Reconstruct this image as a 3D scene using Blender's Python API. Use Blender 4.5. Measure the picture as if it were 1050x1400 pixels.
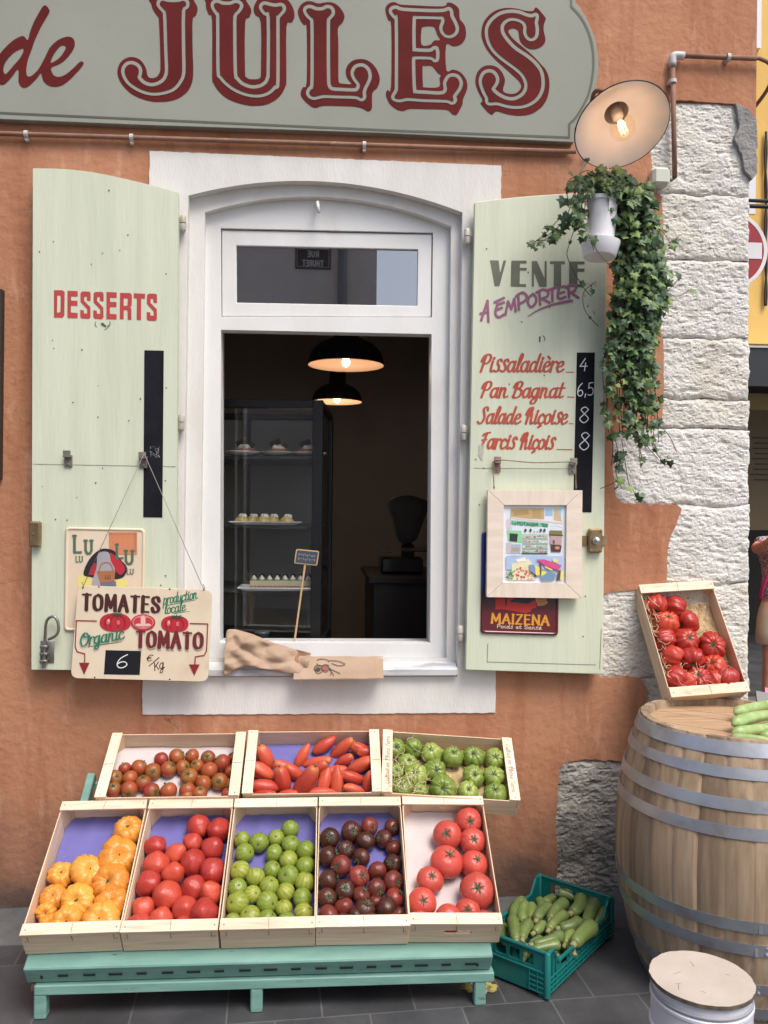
import bpy, math, random
import numpy as np
from mathutils import Vector, Matrix, noise
from mathutils.geometry import tessellate_polygon
rad = math.radians
for o in list(bpy.data.objects): bpy.data.objects.remove(o)
scn = bpy.context.scene
# ------------------------------------------------------------------ camera
FPX, DIST, EYE = 1132.0, 3.35, 1.60
YAW, ROLL = rad(4.1), rad(0.62)
CP = np.array([0.0, -DIST, EYE])
Fv = np.array([math.sin(YAW), math.cos(YAW), 0.0])
R0 = np.array([math.cos(YAW), -math.sin(YAW), 0.0]); U0 = np.array([0, 0, 1.0])
Rv = math.cos(ROLL)*R0 + math.sin(ROLL)*U0
Uv = -math.sin(ROLL)*R0 + math.cos(ROLL)*U0
cam = bpy.data.cameras.new('camera'); camo = bpy.data.objects.new('camera', cam)
scn.collection.objects.link(camo)
cam.sensor_fit = 'VERTICAL'; cam.sensor_height = 36; cam.lens = FPX/1400*36
cam.clip_start = 0.05; cam.clip_end = 500
camo.matrix_world = Matrix(((Rv[0], Uv[0], -Fv[0], CP[0]), (Rv[1], Uv[1], -Fv[1], CP[1]),
                            (Rv[2], Uv[2], -Fv[2], CP[2]), (0, 0, 0, 1)))
scn.camera = camo
# ------------------------------------------------------------------ light
SUN_EL, SUN_ROT = rad(58), rad(150)
world = bpy.data.worlds.new('World'); scn.world = world; world.use_nodes = True
wn = world.node_tree; wn.nodes.clear()
sky = wn.nodes.new('ShaderNodeTexSky'); sky.sky_type = 'NISHITA'; sky.sun_disc = False
sky.sun_elevation = SUN_EL; sky.sun_rotation = SUN_ROT
sky.air_density = 1.0; sky.dust_density = 3.5; sky.ozone_density = 0.3
bg = wn.nodes.new('ShaderNodeBackground'); bg.inputs[1].default_value = 0.15
wo = wn.nodes.new('ShaderNodeOutputWorld')
wn.links.new(sky.outputs[0], bg.inputs[0]); wn.links.new(bg.outputs[0], wo.inputs[0])
sl = bpy.data.lights.new('sun', 'SUN'); sl.energy = 1.5; sl.angle = rad(26); sl.color = (1, 0.97, 0.92)
slo = bpy.data.objects.new('sun', sl); scn.collection.objects.link(slo)
sd = Vector((math.sin(SUN_ROT)*math.cos(SUN_EL), math.cos(SUN_ROT)*math.cos(SUN_EL), math.sin(SUN_EL)))
slo.rotation_euler = sd.to_track_quat('Z', 'Y').to_euler(); slo.location = sd*20
scn.view_settings.view_transform = 'Standard'; scn.view_settings.look = 'None'
scn.view_settings.gamma = 1.0; scn.view_settings.exposure = 0.58
scn.render.engine = 'CYCLES'
scn.cycles.max_bounces = 8; scn.cycles.diffuse_bounces = 4; scn.cycles.glossy_bounces = 4
scn.cycles.transparent_max_bounces = 12
# ------------------------------------------------------------------ measuring on real planes
def ray(x, y): return Fv + Rv*((x-525)/FPX) - Uv*((y-700)/FPX)
def W(x, y, Y=0.0):                      # photo pixel -> point on the plane y = Y
    d = ray(x, y); return CP + d*((Y-CP[1])/d[1])
def G(x, y, Z=0.0):                      # photo pixel -> point on the plane z = Z
    d = ray(x, y); return CP + d*((Z-CP[2])/d[2])
def Pl(x, y, p0, n):                     # photo pixel -> point on any plane
    d = ray(x, y); n = np.array(n); return CP + d*((np.dot(np.array(p0)-CP, n))/np.dot(d, n))
def depth(p): return float(np.dot(np.array(p)-CP, Fv))
# ------------------------------------------------------------------ materials
def lin(c): return tuple(((v/255+0.055)/1.055)**2.4 if v > 10 else v/255/12.92 for v in c)
MATS = {}
def mat(name, col, rough=0.6, col2=None, scale=8, detail=6, lo=0.35, hi=0.65, bump=0, bscale=60, bdist=0.01,
        metal=0, stretch=(1, 1, 1), rnd=0, col3=None, s3=2, lo3=0.5, hi3=0.75, spec=0.5, emit=None, trans=0, coat=0, rcol=None, sss=0):
    if name in MATS: return MATS[name]
    m = bpy.data.materials.new(name); m.use_nodes = True; MATS[name] = m
    nt = m.node_tree; N = nt.nodes; L = nt.links; b = N['Principled BSDF']
    b.inputs['Roughness'].default_value = rough; b.inputs['Metallic'].default_value = metal
    b.inputs['Specular IOR Level'].default_value = spec; b.inputs['Transmission Weight'].default_value = trans
    b.inputs['Coat Weight'].default_value = coat
    if sss:
        b.inputs['Subsurface Weight'].default_value = sss; b.inputs['Subsurface Radius'].default_value = (1, .3, .1)
        b.inputs['Subsurface Scale'].default_value = .006
    b.inputs['Base Color'].default_value = (*col, 1)
    tc = N.new('ShaderNodeTexCoord'); mp = N.new('ShaderNodeMapping'); mp.inputs['Scale'].default_value = stretch
    L.new(tc.outputs['Object'], mp.inputs[0]); src = mp.outputs[0]
    if rnd or rcol:
        oi = N.new('ShaderNodeObjectInfo')
        ad = N.new('ShaderNodeVectorMath'); ad.operation = 'ADD'
        mu = N.new('ShaderNodeMath'); mu.operation = 'MULTIPLY'; mu.inputs[1].default_value = 37
        L.new(oi.outputs['Random'], mu.inputs[0]); L.new(mp.outputs[0], ad.inputs[0]); L.new(mu.outputs[0], ad.inputs[1]); src = ad.outputs[0]
    out = None
    if col2:
        n = N.new('ShaderNodeTexNoise'); n.inputs['Scale'].default_value = scale; n.inputs['Detail'].default_value = detail
        r = N.new('ShaderNodeValToRGB'); e = r.color_ramp.elements
        e[0].position = lo; e[1].position = hi; e[0].color = (*col, 1); e[1].color = (*col2, 1)
        L.new(src, n.inputs[0]); L.new(n.outputs[0], r.inputs[0]); out = r.outputs[0]
    def mix(a, c, fac):
        x = N.new('ShaderNodeMix'); x.data_type = 'RGBA'
        if a is None: x.inputs[6].default_value = (*col, 1)
        else: L.new(a, x.inputs[6])
        x.inputs[7].default_value = (*c, 1); L.new(fac, x.inputs[0]); return x.outputs[2]
    if col3:
        n = N.new('ShaderNodeTexNoise'); n.inputs['Scale'].default_value = s3; n.inputs['Detail'].default_value = 7
        n.inputs['Roughness'].default_value = .65
        r = N.new('ShaderNodeMapRange'); r.inputs[1].default_value = lo3; r.inputs[2].default_value = hi3
        L.new(src, n.inputs[0]); L.new(n.outputs[0], r.inputs[0]); out = mix(out, col3, r.outputs[0])
    if rcol:
        r = N.new('ShaderNodeMapRange'); r.inputs[1].default_value = .25; r.inputs[2].default_value = 1
        L.new(oi.outputs['Random'], r.inputs[0]); out = mix(out, rcol, r.outputs[0])
    if rnd:
        h = N.new('ShaderNodeHueSaturation'); r = N.new('ShaderNodeMapRange')
        r.inputs[3].default_value = 1-rnd; r.inputs[4].default_value = 1+rnd
        L.new(oi.outputs['Random'], r.inputs[0]); L.new(r.outputs[0], h.inputs['Value'])
        if out is None: h.inputs['Color'].default_value = (*col, 1)
        else: L.new(out, h.inputs['Color'])
        out = h.outputs[0]
    if out is not None: L.new(out, b.inputs['Base Color'])
    if bump:
        n = N.new('ShaderNodeTexNoise'); n.inputs['Scale'].default_value = bscale; n.inputs['Detail'].default_value = 5
        bp = N.new('ShaderNodeBump'); bp.inputs['Strength'].default_value = bump; bp.inputs['Distance'].default_value = bdist
        L.new(src, n.inputs[0]); L.new(n.outputs[0], bp.inputs['Height']); L.new(bp.outputs[0], b.inputs['Normal'])
    if emit:
        b.inputs['Emission Color'].default_value = (*emit[0], 1); b.inputs['Emission Strength'].default_value = emit[1]
    return m
# ------------------------------------------------------------------ objects
COL = scn.collection
def tag(o, label=None, cat=None, group=None, kind=None):
    if label: o['label'] = label
    if cat: o['category'] = cat
    if group: o['group'] = group
    if kind: o['kind'] = kind
    return o
def empty(name, loc, label=None, cat=None, group=None, kind=None):
    o = bpy.data.objects.new(name, None); COL.objects.link(o); o.location = loc; o.empty_display_size = .1
    return tag(o, label, cat, group, kind)
class MB:
    def __init__(s): s.v = []; s.f = []; s.m = []; s.cur = 0
    def add(s, vs, fs):
        k = len(s.v); s.v += [tuple(map(float, v)) for v in vs]
        for f in fs: s.f.append(tuple(i+k for i in f)); s.m.append(s.cur)
        return s
    def box(s, c, d, M=None):
        x, y, z = (d[0]/2, d[1]/2, d[2]/2)
        vs = [Vector((sx*x, sy*y, sz*z)) for sz in (-1, 1) for sy in (-1, 1) for sx in (-1, 1)]
        vs = [(M @ v if M else v) + Vector(c) for v in vs]
        return s.add(vs, [(0, 2, 3, 1), (4, 5, 7, 6), (0, 1, 5, 4), (2, 6, 7, 3), (0, 4, 6, 2), (1, 3, 7, 5)])
    def rbox(s, c, d, b=.003, M=None):       # box with chamfered edges
        h = [d[0]/2, d[1]/2, d[2]/2]; b = min(b, *[q*.9 for q in h]); vs = []; idx = {}
        for sx in (-1, 1):
            for sy in (-1, 1):
                for sz in (-1, 1):
                    sg = (sx, sy, sz)
                    for ax in range(3):
                        p = [sg[i]*(h[i] if i == ax else h[i]-b) for i in range(3)]
                        idx[(sg, ax)] = len(vs); v = Vector(p); vs.append((M @ v if M else v)+Vector(c))
        fs = []
        def q(*k): fs.append(tuple(idx[i] for i in k))
        for ax in range(3):
            a, bb = [i for i in range(3) if i != ax]
            for sg in (-1, 1):
                def S(x, y):
                    t = [0, 0, 0]; t[ax] = sg; t[a] = x; t[bb] = y; return tuple(t)
                l = [(S(-1, -1), ax), (S(1, -1), ax), (S(1, 1), ax), (S(-1, 1), ax)]
                flip = (sg > 0) != (ax == 1)
                q(*(l if flip else l[::-1]))
        for ax in range(3):                   # edges along ax
            a, bb = [i for i in range(3) if i != ax]
            for sa in (-1, 1):
                for sb in (-1, 1):
                    def S(x):
                        t = [0, 0, 0]; t[ax] = x; t[a] = sa; t[bb] = sb; return tuple(t)
                    q((S(-1), a), (S(1), a), (S(1), bb), (S(-1), bb))
        for sx in (-1, 1):
            for sy in (-1, 1):
                for sz in (-1, 1): q(((sx, sy, sz), 0), ((sx, sy, sz), 1), ((sx, sy, sz), 2))
        s.add(vs, fs); s.fix = True; return s
    def tube(s, pts, r, n=8, cap=True):
        pts = [Vector(p) for p in pts]; rs = r if isinstance(r, (list, tuple)) else [r]*len(pts)
        vs = []; up = None
        for i, p in enumerate(pts):
            t = (pts[min(i+1, len(pts)-1)] - pts[max(i-1, 0)]).normalized()
            if up is None: up = t.orthogonal().normalized()
            up = (up - t*up.dot(t)); up = up.normalized() if up.length > 1e-6 else t.orthogonal().normalized()
            w = t.cross(up)
            for k in range(n):
                a = 2*math.pi*k/n; vs.append(p + (up*math.cos(a)+w*math.sin(a))*rs[i])
        fs = [(i*n+k, i*n+(k+1) % n, (i+1)*n+(k+1) % n, (i+1)*n+k) for i in range(len(pts)-1) for k in range(n)]
        if cap: fs += [tuple(range(n))[::-1], tuple((len(pts)-1)*n+k for k in range(n))]
        return s.add(vs, fs)
    def lathe(s, prof, n=32, c=(0, 0, 0), M=None, closed=False):   # profile of (radius, height)
        vs = []
        for r, h in prof:
            for k in range(n):
                a = 2*math.pi*k/n; v = Vector((r*math.cos(a), r*math.sin(a), h)); vs.append((M @ v if M else v)+Vector(c))
        P = len(prof); fs = []
        for i in range(P if closed else P-1):
            j = (i+1) % P
            for k in range(n): fs.append((i*n+k, i*n+(k+1) % n, j*n+(k+1) % n, j*n+k))
        return s.add(vs, fs)
    def disk(s, r, h, n=32, c=(0, 0, 0), M=None):
        vs = []
        for k in range(n):
            a = 2*math.pi*k/n; v = Vector((r*math.cos(a), r*math.sin(a), h)); vs.append((M @ v if M else v)+Vector(c))
        return s.add(vs, [tuple(range(n))])
    def sheet(s, loops, y0, y1, front=True, back=False, sides=True):   # polygon with holes standing in XZ, from y0 (front) to y1
        ls = [[(p[0], p[-1]) for p in l] for l in loops]; flat = [p for l in ls for p in l]
        k = len(s.v); n = len(flat)
        s.v += [(p[0], y0, p[1]) for p in flat] + [(p[0], y1, p[1]) for p in flat]
        tri = tessellate_polygon([[Vector((p[0], p[1], 0)) for p in l] for l in ls])
        def area(a, b, c):
            A, B, Cc = flat[a], flat[b], flat[c]; return (B[0]-A[0])*(Cc[1]-A[1])-(B[1]-A[1])*(Cc[0]-A[0])
        for t in tri:
            ar = area(*t)
            if abs(ar) < 1e-12: continue
            t = t if ar > 0 else t[::-1]
            if front: s.f.append(tuple(k+i for i in t)); s.m.append(s.cur)
            if back: s.f.append(tuple(k+n+i for i in t[::-1])); s.m.append(s.cur)
        if sides:
            o = 0
            for li, l in enumerate(ls):
                a = sum(l[i][0]*l[(i+1) % len(l)][1]-l[(i+1) % len(l)][0]*l[i][1] for i in range(len(l)))
                ccw = a > 0
                for i in range(len(l)):
                    p, q = k+o+i, k+o+(i+1) % len(l)
                    f = (p, p+n, q+n, q)
                    if ccw != (li == 0): f = f[::-1]
                    s.f.append(f); s.m.append(s.cur)
                o += len(l)
        return s
    def build(s, name, mats, parent=None, smooth=False, local=False, bevel=0, fix=None, origin=None):
        me = bpy.data.meshes.new(name); mats = mats if isinstance(mats, (list, tuple)) else [mats]
        v = s.v; off = Vector((0, 0, 0))
        if not local and parent is None:
            if origin is None:
                A = np.array(v); origin = ((A[:, 0].min()+A[:, 0].max())/2, (A[:, 1].min()+A[:, 1].max())/2, A[:, 2].min())
            off = Vector(origin)
        elif not local: 
            p = parent
            while p is not None: off = off + Vector(p.location); p = p.parent
        me.from_pydata([(a-off.x, b-off.y, c-off.z) for a, b, c in v], [], s.f)
        for m in mats: me.materials.append(m)
        if max(s.m, default=0): me.polygons.foreach_set('material_index', s.m)
        if smooth: me.polygons.foreach_set('use_smooth', [True]*len(s.f))
        if fix or getattr(s, 'fix', False):
            import bmesh
            bm = bmesh.new(); bm.from_mesh(me); bmesh.ops.recalc_face_normals(bm, faces=bm.faces); bm.to_mesh(me); bm.free()
        me.update()
        o = bpy.data.objects.new(name, me); COL.objects.link(o)
        if parent is None: o.location = off
        else: o.parent = parent
        if bevel:
            b = o.modifiers.new('bevel', 'BEVEL'); b.width = bevel; b.segments = 2; b.limit_method = 'ANGLE'; b.angle_limit = rad(40)
        return o
def smooth_angle(o, deg=40):
    me = o.data; me.polygons.foreach_set('use_smooth', [True]*len(me.polygons)); me.set_sharp_from_angle(angle=rad(deg)); return o
def copy_tree(o, parent=None):
    c = o.copy(); COL.objects.link(c)
    if parent is not None: c.parent = parent
    for ch in o.children: copy_tree(ch, c)
    return c
def catmull(pts, closed=False, n=4):
    P = [np.array(p, float) for p in pts]; N = len(P); out = []
    if N < 3: return [tuple(p) for p in P]
    for i in range(N if closed else N-1):
        if closed: a, b, c, d = P[i-1], P[i], P[(i+1) % N], P[(i+2) % N]
        else: a, b, c, d = P[max(i-1, 0)], P[i], P[i+1], P[min(i+2, N-1)]
        for k in range(n):
            t = k/n
            out.append(tuple(.5*((2*b)+(c-a)*t+(2*a-5*b+4*c-d)*t*t+(3*b-a-3*c+d)*t**3)))
    if not closed: out.append(tuple(P[-1]))
    return out
# ------------------------------------------------------------------ painted lettering: strokes and shapes meshed on their real plane
def seg_d(px, py, ax, ay, bx, by):
    dx, dy = bx-ax, by-ay; l = dx*dx+dy*dy
    t = np.clip(((px-ax)*dx+(py-ay)*dy)/l, 0, 1) if l > 1e-9 else 0*px
    return np.hypot(px-ax-t*dx, py-ay-t*dy), t
def poly_sdf(X, Y, loops):
    d = np.full(X.shape, 1e9); ins = np.zeros(X.shape, bool)
    for l in loops:
        for i in range(len(l)):
            (ax, ay), (bx, by) = l[i], l[(i+1) % len(l)]
            d = np.minimum(d, seg_d(X, Y, ax, ay, bx, by)[0])
            if ay != by:
                c = ((ay > Y) != (by > Y)) & (X < (bx-ax)*(Y-ay)/(by-ay)+ax); ins ^= c
    return np.where(ins, -d, d)
def ink(mb, prims, Y, res=.7, fn=None):
    """prims: ('s', points, radii, butt) strokes or ('p', loops, grow) shapes, in photo pixels; adds their union to mb on plane Y"""
    fn = fn or (lambda x, y: W(x, y, Y))
    xs = []; ys = []
    for p in prims:
        if p[0] == 's':
            r = max(p[2]); xs += [q[0]-r for q in p[1]]+[q[0]+r for q in p[1]]; ys += [q[1]-r for q in p[1]]+[q[1]+r for q in p[1]]
        else:
            g = p[2]; xs += [q[0]+s*g for l in p[1] for q in l for s in (-1, 1)]; ys += [q[1]+s*g for l in p[1] for q in l for s in (-1, 1)]
    x0, y0 = min(xs)-2*res, min(ys)-2*res
    nx, ny = int((max(xs)-x0)/res)+4, int((max(ys)-y0)/res)+4
    gx = x0+res*np.arange(nx); gy = y0+res*np.arange(ny); F = np.full((ny, nx), 9.0)
    def win(a, b, c, d):
        i0 = max(int((a-x0)/res)-1, 0); i1 = min(int((b-x0)/res)+3, nx); j0 = max(int((c-y0)/res)-1, 0); j1 = min(int((d-y0)/res)+3, ny)
        return slice(j0, j1), slice(i0, i1), *np.meshgrid(gx[i0:i1], gy[j0:j1])
    for p in prims:
        if p[0] == 's':
            pts, rr = p[1], p[2]; butt = len(p) > 3 and p[3]
            for i in range(len(pts)-1):
                (ax, ay), (bx, by) = pts[i], pts[i+1]; r0, r1 = rr[i], rr[i+1]; r = max(r0, r1)
                J, I, X, Yy = win(min(ax, bx)-r-2, max(ax, bx)+r+2, min(ay, by)-r-2, max(ay, by)+r+2)
                d, t = seg_d(X, Yy, ax, ay, bx, by); d = d-(r0+(r1-r0)*t)
                if butt:
                    l = math.hypot(bx-ax, by-ay) or 1
                    if i == 0: d = np.maximum(d, -((X-ax)*(bx-ax)+(Yy-ay)*(by-ay))/l)
                    if i == len(pts)-2: d = np.maximum(d, ((X-bx)*(bx-ax)+(Yy-by)*(by-ay))/l)
                F[J, I] = np.minimum(F[J, I], d)
        else:
            g = p[2]; q = [a for l in p[1] for a in l]
            J, I, X, Yy = win(min(a[0] for a in q)-g-2, max(a[0] for a in q)+g+2, min(a[1] for a in q)-g-2, max(a[1] for a in q)+g+2)
            F[J, I] = np.minimum(F[J, I], poly_sdf(X, Yy, p[1])-g)
    ins = F < 0
    cnt = ins[:-1, :-1].astype(int)+ins[1:, :-1]+ins[:-1, 1:]+ins[1:, 1:]
    for j in range(ny-1):
        row = cnt[j]
        if not row.any(): continue
        i = 0
        while i < nx-1:
            if row[i] == 4:
                k = i
                while k < nx-1 and row[k] == 4: k += 1
                mb.add([fn(gx[i], gy[j+1]), fn(gx[k], gy[j+1]), fn(gx[k], gy[j]), fn(gx[i], gy[j])], [(0, 1, 2, 3)]); i = k; continue
            if row[i]:
                c = [(i, j+1), (i+1, j+1), (i+1, j), (i, j)]; poly = []
                for a in range(4):
                    A, B = c[a], c[(a+1) % 4]; fa, fb = F[A[1], A[0]], F[B[1], B[0]]
                    if fa < 0: poly.append((gx[A[0]], gy[A[1]]))
                    if (fa < 0) != (fb < 0):
                        t = fa/(fa-fb); poly.append((gx[A[0]]+t*(gx[B[0]]-gx[A[0]]), gy[A[1]]+t*(gy[B[1]]-gy[A[1]])))
                if len(poly) > 2: mb.add([fn(*q) for q in poly], [tuple(range(len(poly)))])
            i += 1
    return mb
CAPS = {'A': (64, '2,0 31,100 60,0;12,34 50,34'), 'B': (56, '6,0 6,100 34,100 48,88 48,66 34,54 6,54;34,54 52,42 52,14 36,0 6,0'),
 'D': (58, '6,0 6,100 34,100 52,86 52,14 34,0 6,0'), 'E': (50, '48,100 6,100 6,0 48,0;6,52 42,52'), 'G': (62, '~56,82 44,98 26,98 8,84 4,50 8,16 26,0 46,4 56,18;56,18 56,46 36,46'),
 'H': (62, '6,0 6,100;56,0 56,100;6,50 56,50'), 'I': (14, '7,0 7,100'), 'K': (56, '6,100 6,0;52,100 8,44;22,58 54,0'), 'L': (48, '6,100 6,0 46,0'),
 'M': (78, '6,0 10,100 39,22 68,100 72,0'), 'N': (62, '6,0 6,100 56,0 56,100'), 'O': (64, '~32,100 10,86 4,50 10,14 32,0 54,14 60,50 54,86 32,100'),
 'P': (54, '6,0 6,100 36,100 50,88 50,62 36,48 6,48'), 'R': (56, '6,0 6,100 36,100 50,88 50,64 36,50 6,50;28,50 52,0'),
 'S': (54, '~50,76 44,94 27,100 10,93 6,76 16,60 38,44 49,26 44,7 27,0 10,6 4,24'), 'T': (58, '0,100 58,100;29,100 29,0'), 'U': (60, '6,100 6,24 18,4 30,0 42,4 54,24 54,100'),
 'V': (58, '2,100 29,0 56,100'), 'Z': (56, '6,100 52,100 4,0 52,0'), '4': (50, '32,100 2,36 48,38;36,64 32,0'), '5': (46, '44,100 12,98 8,56;~8,56 28,62 44,44 42,14 24,0 4,6'),
 '6': (50, '~42,100 16,74 4,34 12,4 32,0 46,20 38,42 20,44 6,30'), '8': (50, '~44,84 26,100 8,84 24,58 46,26 26,0 4,24 22,52 44,84'), ',': (20, '12,14 6,-14'),
 'e': (52, '~50,84 26,98 8,62 6,30 22,4 46,12;0,60 36,62;0,42 34,44'), '/': (40, '44,110 0,-10'), ' ': (34, '')}
LOW = {'a': (56, '~40,48 24,58 7,42 5,14 18,0 34,14 42,52;~43,58 40,18 46,0 59,8'), 'c': (44, '~36,48 24,58 8,44 4,18 16,0 30,3 44,14'),
 'd': (58, '~40,46 24,58 7,42 5,14 18,0 34,14 43,56;~50,100 43,54 40,18 46,0 60,8'), 'e': (46, '~6,26 24,30 36,44 28,58 12,50 4,22 15,0 30,2 46,14'),
 'g': (58, '~40,48 24,58 7,42 5,16 18,2 34,14 42,52;~44,58 41,-4 32,-34 14,-38 8,-26 22,-8 60,10'), 'i': (28, '~11,58 8,16 14,0 29,8;15,78 13,72'),
 'l': (28, '~4,14 20,66 24,92 17,100 10,70 8,18 14,0 29,8'), 'm': (80, '7,58 5,0;~6,34 18,56 28,52 28,0;~28,32 40,56 52,54 53,14 60,0 80,8'),
 'n': (58, '7,58 5,0;~6,32 20,57 33,54 34,38 33,14 41,0 58,8'), 'o': (50, '~25,58 9,48 4,22 14,1 30,3 41,26 37,50 25,58;~36,50 42,44 52,48'),
 'p': (52, '9,58 3,-36;~6,34 20,57 36,52 41,28 30,3 16,1 7,12'), 'r': (40, '7,58 5,0;~6,30 14,50 28,58 38,50'),
 's': (42, '~38,60 30,70 17,64 16,46 27,32 29,12 18,0 2,6;'), 't': (38, '~18,88 11,18 18,0 36,8;-2,58 36,60'), 'u': (56, '~7,58 5,16 14,0 28,8 40,52;~42,58 39,16 46,0 58,8'),
 'P': (60, '~22,92 15,50 8,0;~0,58 8,84 28,98 48,92 52,72 40,50 16,44'), 'B': (64, '~20,92 14,50 8,0;~0,62 10,88 32,98 48,88 43,66 20,54;~22,54 46,48 54,28 44,6 24,-2 4,6'),
 'S': (56, '~50,80 46,96 32,98 22,84 32,58 38,34 30,8 14,-2 0,8'), 'N': (64, '~0,54 10,84 20,92 17,60 12,0;~13,40 24,84 34,98 38,84 33,60;~15,34 30,58 40,56 41,20 46,0 62,8'), 'F': (50, '~2,78 18,92 50,98;~28,92 20,50 8,0;2,50 34,56'),
 'O': (70, '~34,98 14,80 4,42 16,4 36,2 58,28 62,66 46,94 28,88 28,72 52,62 74,72'), ' ': (30, '')}
for a, b, e in (('\u00e7', 'c', ';20,0 26,-12 12,-22'), ('\u00e8', 'e', ';18,86 30,74'), ('\u00e9', 'e', ';18,70 32,86')): LOW[a] = (LOW[b][0], LOW[b][1]+e)
def text(s, x0, y0, x1, y1, h, font=CAPS, thick=2.0, thin=None, slant=0.0, gap=8, butt=False, slab=0, mono=False):
    thin = thick if thin is None else thin
    tot = sum(font[c][0]+gap for c in s)-gap; L = math.hypot(x1-x0, y1-y0); bx, by = (x1-x0)/L, (y1-y0)/L; sx = L/tot
    P = []; u = 0
    for c in s:
        w, data = font[c]
        for st in data.split(';'):
            if not st: continue
            sm = st[0] == '~'; pts = [tuple(map(float, q.split(','))) for q in st.lstrip('~').split()]
            raw = pts
            if sm: pts = catmull(pts, n=4)
            q = []
            for a, b in pts:
                uu = (u+a)*sx + slant*b/100*h; vv = b/100*h
                q.append((x0+uu*bx+vv*by, y0+uu*by-vv*bx))
            def rad_of(i):
                a = q[max(i-1, 0)]; b = q[min(i+1, len(q)-1)]; dx, dy = b[0]-a[0], b[1]-a[1]; l = math.hypot(dx, dy) or 1
                k = abs(dy*.97+dx*.25)/l if not mono else 1
                return (thin+(thick-thin)*min(1, k))/2
            if sm or mono or thin == thick: P.append(('s', q, [rad_of(i) for i in range(len(q))], butt))
            else:
                for i in range(len(q)-1):
                    a, b = q[i], q[i+1]; l = math.hypot(b[0]-a[0], b[1]-a[1]) or 1
                    k = abs(b[1]-a[1])/l; r = (thin+(thick-thin)*k)/2; P.append(('s', [a, b], [r, r], butt))
            if slab and not sm:
                for i in (0, len(q)-1):
                    if raw[i][1] in (0, 100):
                        a, b = q[i], q[1 if i == 0 else len(q)-2]
                        if abs(b[1]-a[1]) > abs(b[0]-a[0]): P.append(('s', [(a[0]-slab*bx, a[1]-slab*by), (a[0]+slab*bx, a[1]+slab*by)], [thin/2]*2, True))
                        else: P.append(('s', [(a[0], a[1]-slab*.55*(1 if raw[i][1] == 0 else -.7)), (a[0], a[1]+thin/2*(1 if raw[i][1] == 0 else -1))], [thin/2]*2, True))
        u += w+gap
    return P
def off(pts, x, y, s): return [(x+a/s, y+b/s) for a, b in pts]
def rrect(x0, y0, x1, y1, r, n=5):
    out = []
    for cx, cy, a0 in ((x1-r, y0+r, -90), (x1-r, y1-r, 0), (x0+r, y1-r, 90), (x0+r, y0+r, 180)):
        out += [(cx+r*math.cos(rad(a0+90*k/n)), cy+r*math.sin(rad(a0+90*k/n))) for k in range(n+1)]
    return out
# ================================================================== palette
plaster = mat('orange_plaster', lin((188, 134, 102)), .92, lin((168, 113, 83)), scale=1.6, detail=9, lo=.36, hi=.68, bump=.75, bscale=30, bdist=.007, col3=lin((206, 152, 120)), s3=1.1, lo3=.5, hi3=.8)
def weather_and_shade(m):                     # faded streaks, hairline cracks, fine speckle and splashed dirt along the wall foot, its dark tone partly painted-in shade of the stand
    nt = m.node_tree; N, L = nt.nodes, nt.links; b = N['Principled BSDF']; src = b.inputs['Base Color'].links[0].from_socket
    tc = N.new('ShaderNodeTexCoord')
    def noi(sc, stretch=(1, 1, 1), det=6, rg=.6):
        mp = N.new('ShaderNodeMapping'); mp.inputs['Scale'].default_value = stretch; n = N.new('ShaderNodeTexNoise'); n.inputs['Scale'].default_value = sc; n.inputs['Detail'].default_value = det; n.inputs['Roughness'].default_value = rg
        L.new(tc.outputs['Object'], mp.inputs[0]); L.new(mp.outputs[0], n.inputs[0]); return n.outputs[0]
    def rng(s, a, c, o=1):
        r = N.new('ShaderNodeMapRange'); r.inputs[1].default_value = a; r.inputs[2].default_value = c; r.inputs[4].default_value = o; L.new(s, r.inputs[0]); return r.outputs[0]
    def mul(a, c):
        x = N.new('ShaderNodeMath'); x.operation = 'MULTIPLY'; L.new(a, x.inputs[0]); L.new(c, x.inputs[1]); return x.outputs[0]
    def mx(a, col, f):
        x = N.new('ShaderNodeMix'); x.data_type = 'RGBA'; L.new(a, x.inputs[6]); x.inputs[7].default_value = (*col, 1); L.new(f, x.inputs[0]); return x.outputs[2]
    o = mx(src, lin((150, 92, 62)), rng(noi(3, (3.5, 1, .5)), .50, .75, .75))
    o = mx(o, lin((214, 168, 140)), rng(noi(5, (2.5, 1, .7), 8), .57, .78, .8))
    o = mx(o, lin((140, 92, 68)), rng(noi(60, det=3), .60, .72, .45))
    v = N.new('ShaderNodeTexVoronoi'); v.feature = 'DISTANCE_TO_EDGE'; v.inputs['Scale'].default_value = 1.3
    mp = N.new('ShaderNodeMix'); mp.data_type = 'VECTOR'; mp.inputs[0].default_value = .16; n = N.new('ShaderNodeTexNoise'); n.inputs['Scale'].default_value = 4; n.inputs['Detail'].default_value = 6
    L.new(tc.outputs['Object'], n.inputs[0]); L.new(tc.outputs['Object'], mp.inputs[4]); L.new(n.outputs[1], mp.inputs[5]); L.new(mp.outputs[1], v.inputs['Vector'])
    o = mx(o, lin((110, 68, 48)), mul(rng(v.outputs['Distance'], .0035, .0, .8), rng(noi(1.7), .52, .6)))
    sp = N.new('ShaderNodeSeparateXYZ'); L.new(tc.outputs['Object'], sp.inputs[0])
    a = N.new('ShaderNodeMath'); a.operation = 'MULTIPLY_ADD'; a.inputs[1].default_value = -.55; L.new(noi(4, det=8), a.inputs[0]); L.new(sp.outputs[2], a.inputs[2])
    o = mx(o, lin((112, 84, 70)), rng(a.outputs[0], .22, -.20, .85)); o = mx(o, lin((80, 66, 60)), rng(a.outputs[0], -.06, -.28, .85))
    L.new(o, b.inputs['Base Color'])
weather_and_shade(plaster)
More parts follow.
